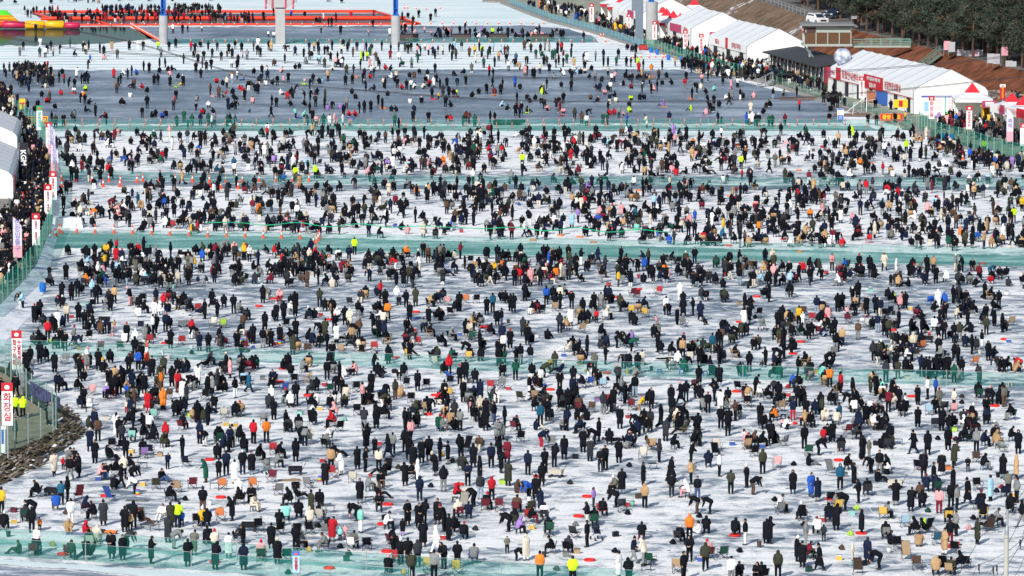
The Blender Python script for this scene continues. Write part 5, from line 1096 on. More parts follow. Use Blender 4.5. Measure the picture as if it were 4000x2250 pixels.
P3=[
"""230,220,SlskL 395,320,SkLkB 345,352,SkLkB 620,118,SkLkB 430,390,TkskB 480,530,SrskF 525,460,SkskB 580,415,SwswF 670,362,ScskF 630,205,TkskB 790,345,SkLkB 850,417,SkskB 935,440,SkskL 1100,462,SkLkF6 1150,430,StspB5 970,165,SkskB 1110,235,SkLkB 1150,165,StskB 930,105,SlsnF 1310,182,SkspL 1570,185,SnsbB 1645,230,SrskB 1665,445,SnskB 1555,318,SwswB 1275,552,SkLkF 1360,610,SwLwB 1485,562,SkLkB 1540,470,SwskR 1715,612,SkLkB 1920,515,SrswB 2060,315,SkLkL 2185,305,SkLkL 2350,262,SkskB 2130,205,SkLkB 2005,638,SnLkB 2095,650,SkskB 2195,585,SksbR 2385,638,SkLgF 2440,445,SbsnB 2545,565,SkLkB 400,762,SkLkB 305,792,SkLkB 330,822,Sgsu5 550,862,SkLkB 390,588,SkLkL 260,920,SkLkB 575,1058,SnskF 990,832,SkLkB 1105,765,TkskB 790,815,TtskR 828,825,SrskB6 875,802,SwskR 905,805,SkLkB7 1295,875,SkskB 1390,835,SuskB 1420,768,SkLkB 1355,705,SkskB 610,605,SkskF 655,635,SkskF 740,582,SgskR 1530,905,SkLkF 1650,885,SoskB 1785,855,TkskB 1890,855,TkskL 2070,805,RkskL 2315,910,SpLkL 2275,855,SkskL 2420,805,TnskB 2520,835,TkskB 800,905,SkskF 840,1208,SksuF 770,1045,TkskR 1450,1065,SkLkB 1625,1045,SasbR 1790,1055,SrsxB 1730,1005,SkLkB 1990,985,SwLkB 2080,1092,SkskR 2210,1025,BkskL 2260,1052,QkskF 1945,1035,BksgL 2365,1110,SkswR 2500,1052,SqLkR 2450,985,TlskB 1275,1112,SuskB6 1325,1045,SnLkB 1200,1085,SkskF 1240,1005,SkskL 1485,1258,SrLpF 1640,1238,SaLkF 1350,1240,SbLkL 1270,1265,ScsrB5 1830,1145,SwLkB 1875,1182,ShLkR 2140,1112,SgskR 2155,1232,TkskB 1760,1300,TkskB 1850,1265,TkskB 1985,1372,SkLkB 2090,1400,SkLkR 2375,1305,TkskB 950,1445,SnLkF 1170,1490,SwswB 1340,1395,SkLkR 1500,1425,TwskB 1830,1440,TkskB 1120,1085,SkskB 1080,1122,TvskB 720,130,SkLkB 780,95,SkskB 910,330,TkskB 1390,210,TkskB 1440,260,TkskR 1700,140,TkskB 1850,180,TkskB 1900,250,TkskR 2250,200,TkskB 2480,330,TkskB 1010,470,TbskB 1220,960,TkskB 1400,1000,TkskR 1380,1120,TkskB 1560,1130,TkskB 1100,950,TkskF""",
"""70,155,SkLkB 245,142,TpsrF 350,242,SkskB 400,225,SkLkB 640,198,SoskB 755,235,TkskB 205,335,SkLkF 280,330,SkLkB 545,315,TkskL 1025,312,SksgB 1100,115,TkskB 1250,115,SrskR 1210,262,TkskB 1300,205,SkLkB 1325,325,SaskB 1415,165,SwslB 1605,188,SoLkB 1510,205,SkskB 1545,335,SkLkF 1735,378,SkLkB 1745,195,TtskR 1880,132,TkskB 2045,240,SkLkB 2380,248,SqskB 2320,275,SkLkB 2500,155,TkskB 2560,245,SkLkB 1820,335,TkskR 395,295,SkLkB 400,512,SkLkB 90,435,SkLkB 240,565,SkLkF 150,608,SkLkB 70,605,SksgB 370,675,SoLkB 520,555,TkskR 650,595,TkskF 695,515,SoLkB 790,455,SkskF 810,562,SwLkB 895,378,SkLkB 820,335,TwskF 1030,508,SbskB 1180,432,SkLkL 1235,492,SkLkB 1290,542,SnskB 1280,362,TcskB 930,560,TkskR 990,585,GkskL 1070,638,TkskB 715,645,SkskR 765,742,SkLkF 1330,768,SkLkB 1545,722,SkLkF 1515,590,TxskB 1515,445,TkskF 1690,445,TgskB 1745,495,TkskR 1860,592,TkskR 1960,535,TgskR 2110,502,SkLgB 2190,432,SkskR 2350,485,TkskR 2255,395,TkskB 2250,622,SkLkR 2475,562,SnLkB 2555,620,SkLkB 2470,392,SksuL 2490,665,SwskB 1820,742,TosoB 1980,752,TdskB 2130,690,BkskL 2265,742,TkskB 2480,762,TdskF 315,805,TkskB 350,962,SkslB 465,855,TgskR 530,802,TnskB 715,936,SkskB 775,872,TkskB 880,900,QwswL 1000,885,TpskL 1185,842,SkskR 1225,905,TkskB 1480,905,TkswB 1160,1058,SkLkB 1400,1125,SosbB 1625,1040,SkLkB 1940,885,SrskB 2050,978,SkskF 2110,925,SkLkB 2200,965,TkskB 2480,895,TkskF 175,975,TnskF 610,1045,TkskB 850,1040,TwskR 870,1115,SkLkL 155,1192,SwskB 400,1178,SkskB 350,1205,TwskB 600,1205,TwswB 740,1232,TkskF 795,1165,SkskB6 890,1225,TosnB 1070,1178,SpskR 1140,1175,TkskL 1270,1155,TnskB 1320,1235,TkshF 1895,1145,SkscB 2085,1152,SkLkF 2190,1135,TnskB 2255,1148,SnLkB 2375,1155,ThskR 1830,1175,TrskR 180,1335,SkLkB 570,1382,TkskB 800,1305,TpskL 1215,1262,GkskR 1085,1445,ShsgB 1210,1435,SkLkB 1280,1325,TkskR 1530,1445,SkskB 1615,1422,TkskB 1590,1305,TosoB 1715,1255,TkskB 1925,1278,SkLkR 1995,1355,ShskB 2050,1445,SgskB 2145,1258,SpskB5 2260,1325,ScsuB 2310,1335,SkLkB 2310,1445,SkLkB 2395,1385,SksuL 2500,1412,SkskR 2190,1345,TkskF 1840,1449,TdskB 1960,1405,TtskB 300,1449,SkskL 430,1449,TkskB 770,1405,TrskL""",
"""130,138,SkLkB 345,172,SuskB 485,218,SkskR 410,115,TkskB 600,218,SkskF 510,85,TgskR 590,388,SwLbF 710,292,SkLkB 825,232,SkLkB 890,225,SgLgB 940,158,SkLkR 975,162,SnskB 1080,192,TosoB 1135,240,TkskL 1320,212,TnskR 1205,362,TkskB 1550,275,SwskB 1720,300,SkLkB 1820,280,SkskL 1895,335,SnLkB 1690,130,SwLwB 1660,380,SkLkL 1900,118,ThskB 2120,128,TkskB 850,355,SrskB7 760,350,TkskB 480,455,ShskB 360,518,GkskB 110,490,ShLkB 155,572,SkLkB 1455,390,SpsrL6 2335,392,SwLkB 2395,325,SkLkR 2340,235,SkLkR 2345,485,TkskB 2210,565,TkskB 2160,482,TkskB 1200,582,SvskF7 1465,648,SkLkL 1430,505,TkskB 755,682,SkLkL 890,495,TkskR 940,605,TnskB 600,625,TkswB 640,678,TkskF 1060,605,BkskR 1205,650,BdskR 940,772,SkskR 85,762,SksgB 185,780,SkslB 430,835,SosoB 830,858,SfskB 695,775,TkskB 1165,795,TkskB 1265,865,SkLkB 1310,785,ScsgB7 1590,685,TkskR 1685,700,SkLkB 1725,645,SkskR 1790,685,TkskF 1870,645,SmsvB6 1960,652,TmsvB6 2015,662,SqsoB 2100,600,SbsoB 2430,630,TkskF 1885,792,SkLkF 1990,882,SkskL 2085,770,SkLkL 2235,705,TkskR 2385,850,SkskB 1610,832,TwswB7 1660,785,TwskB 1720,858,TdskB 2320,900,TdskB 2550,792,SkLkL 35,938,SdskB 205,965,SkswB 175,1088,SkswR 290,1005,SwskL 330,905,BoskR 615,935,TkskB 710,1012,TkshL 840,945,TkskB 610,1115,SnLkB 480,1052,SkskF 1070,988,ShskB 1100,1092,SgsgR 1235,1100,SkslF 1135,1165,SkLkR 1400,1218,SkskF 1320,1180,TysyL6 1600,1200,SkLkF 1700,1170,SkLkL 1750,1145,SksdB 1865,1108,TkskF 1880,992,SkLgB 2085,998,SkLlB 2035,1138,SkskL7 2170,1218,SkscB 2445,1092,SkskR 2560,1125,TkskR 1970,1265,SkskF 2095,1245,SwLwB 2245,1345,SbskL 2100,1432,SkskB 2495,1385,SkLkB 2345,1125,TkskB 920,1282,ShsgB 1020,1215,SkLkB 480,1205,SkskB 560,1232,SkLkB 360,1185,TosoL 290,1125,RkskL 220,1245,TkskR 285,1398,SqskB 355,1342,SkskF 670,1255,TbskB 725,1305,TkskL 545,1445,SnskB 650,1449,SkslR 1085,1425,SkLkB 1250,1440,BkskL 1320,1375,TkskB 1390,1449,ShsbB 1500,1390,SkLkL 1610,1320,SkLkB 1710,1325,TkskR 1660,1385,TcskB 2175,1445,SkskB 30,1449,TkskB 1000,1270,SkskR 250,250,TkskB 950,320,TcskR 1680,1449,TkskB""",
"""10,145,SkLkR 200,75,TkskR 700,244,SkLkB 745,235,SkLkB 490,272,SnslB 545,328,StskB 600,375,SpLrB 575,412,StstB6 310,372,SyskB 135,362,SkLkB 350,375,SwswF6 100,415,SkLkB 230,410,SkLkB 410,528,SkLkF 80,522,TkskF 235,495,TkskB 325,485,TkskR 515,475,TwswR 850,185,SkskL 905,118,SkLkB 990,265,SkLkB 1085,268,SkLkB 800,302,SpskB6 990,388,TxskR 1100,452,SnslB 1170,485,SkLnB 1315,405,SkLkR 1380,222,SkLkB 1240,155,TkskR 1330,210,TpskB 1710,205,SwLwB 1780,175,TuskB 1860,158,SkskR 1910,158,ShLkB 1990,158,TkskF 2190,352,SkskF 2320,205,SkskB 2275,398,SkLkB 2355,448,SkLkL 2005,418,SkLkR 2180,118,SkLkR 2050,262,TkskR 1960,265,TnskR 1545,468,SkLkR 1430,485,SkskR 1500,305,TnskB 1740,335,TkskB 1670,432,TwskB 1770,520,SksnF 1870,545,SkskB 1925,548,SosgB 1980,605,TnskB 2050,670,SkskR 2150,612,SkswL 2195,475,SoskF 2215,735,SkLkF 1895,315,TcskR 745,592,StsnB 680,650,SksgB 670,485,SkskB 905,522,SbsgF 235,665,SkLkL 160,716,SkskL 160,585,SkskB 1065,745,ShskB 1155,675,TkskL 1225,715,TcskR 1290,575,TkskB 1370,590,TkskF 1330,688,TkskR 1430,648,GkskR 1395,738,TwskR 1540,595,TkskB 1715,700,SkLkB 1860,745,SkskR 1910,782,SkskL 1165,768,TkskR 100,825,TkskF 300,885,SkskR 385,795,TkskL 400,905,TdskB 105,915,TdskB 545,895,QmsdR 625,805,RkskL 1185,948,ShskB 1280,848,SkLkB 1305,922,SosoB 1390,845,TkskB 1545,895,SnskB 1590,905,SkskB 1680,895,SkLkB 1740,838,TkskB 1620,915,SkskR 1870,965,SdskB 1810,885,SkskB 1945,905,SkskB 2125,970,ShLkB 2340,848,TkskF 2395,835,TkskR 2530,845,BrsbL 620,1012,SaskB 730,1068,SrskR 850,1130,SkskR 260,1015,TuskB 1030,1062,SoLkR 1090,1085,SkLkB 1240,1112,SkLkR 1150,1078,TmskL 1175,1155,TkskL 1505,1188,SkLkL 1605,1118,SwskL 1685,1108,SuskR 1720,1225,SfsfB 1870,1238,ScskL 2110,1110,TkskB 2250,1175,BkskL 2375,1198,SfsbB 2345,1112,TkskB 1355,1205,TwskR 1375,1292,TkskB 1505,1420,SkLkB 1745,1445,SkLkB 1800,1385,TgskR 1960,1382,ThskB 2040,1335,TkskR 2190,1255,TkskF 2200,1385,TnskB 2450,1335,TksgL 300,1198,SkskB 365,1198,SkLkL 110,1098,TkskB 110,1185,TkskL 540,1330,SoskR 480,1285,TnskB 380,1335,SkLkB 250,1340,SnsrB 620,1180,TkskR 720,1375,SqLbL 820,1222,BkskL 870,1265,TwskB 980,1385,SkLkB 910,1445,SnskB 75,1345,TaskL 420,1405,TkskF 150,1412,TpskB5 1190,1400,TkskL 1210,1255,SxskB 1050,1440,TwskR 1100,1275,TgskR 2020,1445,TkskB 1820,1445,TkskB"""]
P1=[
"""200,570,SgskB 235,515,SkskB 405,480,SwswF 400,585,SdsoB 455,585,SwshB 475,550,Sksk 512,515,Sksk 535,570,ScskL 600,545,SksgR 705,485,Sd 745,580,TkskR 840,530,Sk 865,555,ScskB 893,510,Sk 908,620,SuskF6 1005,540,SkL 1045,570,SkLkB 1125,515,StLpB 1180,600,SbskF 1040,610,TpspR 1300,515,SkLkB 1390,515,SwLwB 1440,515,SkskB 1590,515,SesdF 1620,585,SgskB 1700,520,Sk 1960,530,SkLkB 2093,520,Sk 2185,520,SnskB 2225,620,SkskB 2300,545,Sk 2335,590,Sk 2430,530,Sk 2440,585,Sp6 2485,610,Sg 2285,580,Sb6 2550,520,Sb 40,740,Sk 60,800,Sk 95,740,Sh 480,710,Sr 885,700,Sh 595,835,Sk 645,850,Sr 690,890,Sk 770,795,Sw 750,900,Sk 820,850,Sk 850,850,Sk 885,850,Sn 530,880,Sk 290,935,Sn 455,890,Tc 1145,800,Sr 1215,850,Sk 1245,765,Tw 1285,800,Sn 1325,770,Sn 1375,760,Tu 1445,730,Sk 1500,740,Sk 1605,690,Sk 1660,690,Sk 1690,720,Tk 1730,715,Tk 1600,740,Tk 1710,770,Tp 1550,865,Sk 1588,865,Sk 1710,880,Sk 1790,800,Tk 1845,870,Sk 1815,870,Ty6 1970,740,Sk 2020,800,Sk 2075,720,Sk 2125,705,Sk 2035,690,Sb 2385,705,Sk 2330,690,Bw 2385,815,Sw 2455,810,Sp6 2550,750,Tk 2280,890,Sc 2115,960,Sb 2200,990,Sb 2240,870,Tk 2180,850,Tr 2275,950,Tr6 2340,950,Tk 2460,1020,Sk 2570,930,Tk 2540,1045,Tp 1350,900,Sb 1330,880,Tk 1430,900,Tr 1480,935,Tk 1175,945,Sb 1310,985,Tw 1215,1055,Tk 1245,1060,Tk 1480,1100,Sk 1430,1190,Sk 1530,1190,Tk 1560,1170,Tk 1630,1200,Tu 1670,1180,Tk 1770,1020,Sk 1760,1040,Sr6 1975,1025,Tg 2100,1090,Tw 2300,1110,Tn 2335,1090,Tk 2370,1110,Bk 2045,1155,Tk 1070,1255,Sk 755,1225,Sg 735,1200,Th 640,1280,Sk 865,1130,Tk 895,1060,Tk 855,1060,Sk 808,1050,Sk 615,965,Tr 555,1105,Tk 420,985,Tk 470,1045,Tr 500,1040,So 280,1130,Sk 350,1130,Tk 175,1050,Sn 110,970,Sk 865,925,Te 840,980,Ta 745,940,Tw 520,1240,Sk 560,1290,So 1780,1280,Sd 1850,1240,Sd 1890,1290,Sd6 1930,1280,Sd 2015,1270,Sn 2095,1270,Sd 2130,1290,Sw 2155,1270,Sg 2285,1280,Sd 2315,1270,Sk 2365,1290,Sd 1740,345,Sw 1835,345,Sk 1888,325,Sk6 2030,320,Sw6 360,340,SkskB""",
"""130,515,Sk 310,530,Bk 395,565,Sn 535,525,Sn 585,520,St 625,515,Sk 690,560,Sk 765,515,Sn 720,560,Sk 480,585,Sk 540,615,So 630,560,Sn 690,690,So 820,620,Sk 860,550,Sc 860,690,Sw 920,525,Sk 975,580,Sb 1015,520,Sn 1060,620,Se 1080,620,Sk 1120,620,Se 1110,530,Sk 1150,565,Sd 1205,620,Sb 1265,515,Sk 1355,540,Sk 1350,605,Sx 1435,530,Sh 1500,530,So 1530,545,Sk 1560,525,Sk 1440,605,Tw 1655,570,Sk 1620,560,Sp 1735,560,Sp 1565,690,Sm 1625,640,Sd 1470,680,Td 1800,600,Sk 1880,560,Sc 1945,530,Sk 1970,620,Sk 2010,600,So 2145,580,Sb 2200,560,Sy 2210,640,Sc 2270,570,Se 2290,690,Sd 2330,600,Sd 2350,560,Sk 2245,520,Sn 2460,560,Sl 2500,560,Sx 2530,565,So 2540,720,Sw 2400,680,Sk 2440,620,St 495,650,Tg 825,680,Tk 800,680,Sp 185,670,Tb 20,480,Sw 15,560,Sk 45,580,Sk 435,700,Tk 395,700,Tk 255,740,Tp 775,720,Tw 910,760,So 60,760,Sk 110,775,Sc 980,755,Sk 1050,710,Sk 1090,800,Sn 1185,790,Sk 1180,720,Sc 1245,705,Sk 1305,710,Tr 1350,720,Tk 1150,800,Tr 1360,790,Tw 1410,820,Sc 1545,790,Tk 1590,790,Tb 1645,750,Tk 1710,830,Tk 1990,770,Tk 2090,745,Tk 2385,800,Sk 2345,770,Sr 1140,690,Sp 215,870,Sk 100,870,Tw 165,860,Tk 275,835,Sp6 325,835,Sk 490,830,Tp6 540,900,Sk 575,850,Sk 640,850,Tk 725,825,St 660,840,Tl 900,865,Sk 970,860,Sk 1105,920,Sn 1185,910,Tn 965,950,Tk 20,950,Sk 250,960,Tw 315,985,Tr 375,1005,Sh 490,1020,Sk 545,1010,Sk 600,1080,Sh 695,1020,So 610,950,Tk 160,1075,Sk 205,1090,Sk 350,1075,Tk 490,1075,Tk 1000,1000,Tk 1230,1060,Sk 1270,1100,Sk 1300,900,Sk 1285,890,Sc 1325,970,Tk 1420,900,Sk 1470,910,Tr 1515,920,Sk 1560,910,Sw 1590,900,Tw 1680,900,Tc 1740,880,Tk 1790,890,Sw 1850,900,Sk 1880,970,Sh 1920,890,Sk 1940,985,Sk 1990,960,Tk 2020,970,Se6 2025,870,Bn 2110,865,Sk 2170,990,Tk 2240,950,Tk 2400,950,Tx 2460,960,Sk 2480,900,Sk 2380,890,Sk 1770,1000,Sk 1835,1010,Sy6 1550,1045,Tw 1665,1045,Tk 1905,1090,Sk 1960,1085,Tk 2470,1085,Tl 400,1200,Sm 480,1190,Tm 720,1110,Tv 765,1110,Bk 850,1105,Tv 910,1100,Sg 540,1150,Sk 880,1180,Sk 940,1180,Tr 1000,1180,Tr 1040,1150,Sk 1090,1140,Sk 1155,1130,Sk 1360,1130,Tk 1410,1130,Tk 1580,1240,Sk 1735,1245,Sk 1925,1220,Tk 1960,1230,Tr 2080,1270,Sd 2110,1240,Sx 2140,1250,Sb 2200,1290,Sd 2355,1240,Sk 2400,1250,Sk 520,1270,Sd 570,1230,Sk 605,1290,Sp 680,1280,Sd 740,1280,Sw 790,1280,Sp 875,1270,Sw 940,1280,Sp6 1395,1280,Sd 1435,1320,Sk 125,380,Sw6 180,385,Tw 655,340,So6 850,350,Sk 1135,365,Sp6 1175,285,Sk 1345,370,Sw 1500,335,Sk 1570,340,Sk 1695,340,Sp6 1765,370,Sp6 1800,395,Tk 1850,395,Tk 1910,375,Sk 1965,370,Sp 2100,320,Sk 2265,330,Sv6 2300,370,Sk 2380,370,Se 2335,405,Tk 2250,400,Tw 2530,395,Tk 75,210,Sk 175,160,Sk 350,200,Su 490,205,Sk 680,215,Sw 645,235,Th 730,270,Sk 760,270,Sk 805,225,Sn 955,200,Sr 1185,200,Sr 1470,215,Sk 1530,190,Tk 1635,190,Sk 1580,260,Sk 1755,225,Sk 1805,175,Sk 605,235,Tk""",
"""125,515,Sb 190,540,So 330,515,Sg 375,530,Sg 240,600,Sd 300,590,Td 460,520,Sn 500,520,Sk 550,645,Sd 600,525,Sk 350,670,So 40,640,Sq 145,650,Bo 75,710,Bt 320,670,Sk 470,660,Sk 515,680,Sk 430,600,Sd 405,610,Sd 715,630,Sn 755,630,Sw 730,720,Sk 840,620,Sg 920,680,Sk 920,600,Sn 965,680,Sn 1070,600,Sk 1050,670,Sd 1150,680,Sk 1195,680,Sk 1240,640,Sn 1265,680,Se 1320,710,Sk 1275,740,Sr 1160,510,Tk 1210,530,Tk 1245,545,Sk 1510,705,Sk 1640,680,St 1710,700,Sk 30,880,Su 80,910,Tk 130,770,Sp 210,795,Sk 230,795,Sk 280,750,Sc 420,800,Tg 500,750,Tk 520,770,Tw 590,750,Tk 650,750,Tl 690,750,Tk 735,740,Tc 800,710,Tk 775,800,Tk 835,830,Sg 900,830,Tk 965,770,Sc 1005,840,Sw 1030,830,Sp 1140,795,Tk 1200,780,Tg 1260,810,Tk 1305,800,St 1335,800,Tn 1365,800,Tp 1400,710,Ta 1475,810,Sb 1555,790,Tk 1400,950,Sk 1460,920,Sk 1430,920,Tp 1510,860,Tk 1605,860,Tk 1860,950,Sk 1900,900,Tc 1950,950,Tk 2030,920,Tm 2205,900,Sp 2270,890,Sw 2260,830,Sk 2175,800,Sw 2120,850,Sk 1970,830,Sk 1910,850,Sp 1750,830,Sk 350,905,Sk 295,920,Tk 305,950,Te 595,925,Sk 600,820,Sk 965,920,Tk 990,930,Sw 935,960,Tp 1030,980,Tk 1045,1035,Tc 1200,905,Tx 1195,1015,Te 1285,1015,Tk 1330,1010,Tn 1810,1000,Sk 50,1045,Sk 150,1010,Tk 235,1010,Tk 180,1045,Tk 295,1050,Tk 325,1110,Sk 360,1120,Tp 515,1050,Sk 470,1040,Tk 790,1010,Tb 855,1040,Tk 965,1140,Sk 985,1170,Tr 1030,1160,Tr 1075,1195,Sg 1125,1170,Tp6 1180,1135,Te 1520,1070,Tv 1795,1120,Te 95,1150,Sk 155,1135,Tk 480,1140,Sx 515,1150,Tp 630,1210,So 700,1250,Sb 750,1280,Sw 760,1190,Bk 915,1260,Sd 960,1260,Sd 1155,1270,Su 1355,1290,Sc 1580,1200,Tn 1970,1070,Sk 2030,1070,Sk 1990,1150,Sk 1950,1160,Tp 2080,1085,Tk 2150,1020,Tw 2185,1060,Sk 2210,1010,Sg 2430,990,Tp 2070,1250,Sn 2105,1250,Sd6 2360,1260,Su 2390,1260,Sw 2415,1260,Sw 2450,1280,Sk 2480,1280,Sk 2400,1150,Sc 40,395,Tk 70,395,Tv 110,410,Tk 160,390,Tk 200,390,Tp 240,370,Tw 275,345,Sn 350,410,Tk 390,400,Tk 490,395,Sk 515,400,Sk 720,415,Sk""",
"""20,1080,Tk 290,980,Sk 150,970,Tg 315,1120,Sr 630,1120,Tk 615,1205,Tk 170,1270,Sx 10,1280,Sd 45,1280,Sd 770,1090,Sn 985,1110,Sk 1080,1110,Sk 1005,1260,Sk 1090,1270,Sk 1235,1130,Sk 1275,1250,Sk 1380,1240,Sy 690,1050,Sk 570,1010,Sk 605,1050,Sk 640,1040,Sk 655,960,Sk 720,990,Tk 820,1395,Sk 855,1395,Se 890,1449,Sk 1465,1380,Sk 130,1370,Sk"""]
# chairs: C camp, H high back, O stool, F folding table; props: X box, B bucket, G bag, M mat, W wagon, U stroller, Z lifebuoy
Q4=[
"""1570,585,Co 1785,615,Ct 1935,578,Cx 2240,588,Ca 2550,595,Ca 2220,905,Ca 1875,358,Cn 1505,243,Cn 1350,322,Fk 1440,377,Fk 790,682,Hx 1110,700,Hu 1320,112,Cm 1985,962,Ck 1440,945,Hb 1130,192,Ck 1210,195,Ck 910,1170,Cc 885,1295,Hk 690,1280,Cx 335,1250,Cx 965,1155,Cc 250,910,Cd 1445,272,Cv 1545,122,Ck 140,922,Xy 235,800,Xr 525,650,Wk 985,492,Xu 1435,547,Xy 1385,634,B% 1610,250,Xt 1325,218,Xy 2275,95,Xm 2110,742,Bw 780,1030,Mv 1555,1000,Fg 2505,1000,Wk 85,1057,Bk 665,832,Gb 140,812,Xx 2155,582,Fg 2220,668,Zr 1060,655,Zr 2105,290,Zr 630,1240,Zr 2160,1318,Zr 1380,695,Mg 530,1150,Gy 1540,1195,Bm""",
"""35,1012,Ck 410,1045,Ck 235,1035,Ck 545,1035,Ck 155,515,Cx 530,575,Cg 775,470,Cr 970,518,Cc 1320,435,Hk 180,235,Cr 2310,795,Cx 2450,805,Cx 2090,752,Hc 55,1305,Cd 305,1305,Cd 225,640,Cg 400,622,Ck 1240,795,On 1405,1335,Cr 2185,1330,Cu 2000,712,Od 970,1188,Cw 650,900,Cc 1730,1410,Cy 2025,1440,Cy 745,812,Fg 1140,722,Fk 2110,205,Hk 395,432,Wk 115,425,Ug 645,495,B% 670,308,Xr 1240,135,Xr 340,490,Mt 535,1205,Gy 910,1302,Xd 1885,1085,Xr 2478,525,Xe 1485,1430,Gy 325,1435,Gd 735,1380,Zr 1315,1213,Zr 1325,740,Zr 2040,540,Zr 1270,938,Zr 1870,245,Gy 850,1175,Gk 625,965,Gk 935,1245,Gh 1600,255,Gk""",
"""195,820,Co 370,1050,Cd 905,855,Cr 825,950,Cd 1315,280,Cc 1400,195,Ct 2065,195,Cc 85,105,Ck 2050,250,Hk 2435,255,Ck 2360,182,Ct 2120,1280,Cd 1390,1350,Cd 1660,1425,Ct 180,915,Cr 1420,382,Fk 400,165,Cg 440,460,Wc 200,980,Xy 1160,748,Xr 1715,585,Gx 245,465,Xr 2215,138,Xu 850,1090,Un 2290,1215,Gk 1895,1305,Xu 1620,1130,Gk 1165,835,Gk 585,530,Gh 170,705,Bw 130,550,Xx 2515,162,Xu 1210,750,Bm 655,1225,Xt 640,950,Gg 780,1300,Zr 755,660,Zr 670,858,Zr 2240,1052,Zr 450,1398,Gb 1350,1405,Fk 1300,1090,Ox""",
"""90,375,Cp 410,245,Cd 635,425,Hg 1005,645,Ch 700,805,Cy 1165,880,Cy 1815,918,Cy 2165,895,Cy 615,915,Cn 1375,965,Cl 1590,1025,Hk 1390,1290,Ht 905,1430,Hb 1500,1395,Cb 1310,1195,Ck 1885,1230,Ck 1700,1140,Cq 2215,1005,Hb 1990,1380,Ck 1780,1410,Hk 1830,655,Cn 1205,180,Ch 2100,315,Cb 2385,665,Cn 2110,785,Cn 2440,828,Ck 2110,595,Ck 350,900,Ck 120,825,Cg 800,35,Cx 2465,655,Xy 845,835,Xm 895,785,Ge 545,905,Xr 830,1045,Ge 1900,1145,Xr 1820,1170,Br 1215,1220,Bw 715,1292,Xy 410,1408,Xd 870,1345,Gm 2065,885,Gk 1810,385,Xa 770,455,Xg 1280,570,Wc 1310,135,Fg 2350,575,Gr 260,342,Gk 1610,812,Gd 630,685,Zr 710,295,Zr 935,1030,Zr 1900,80,Zr 1710,85,Gk 2020,985,Gp"""]
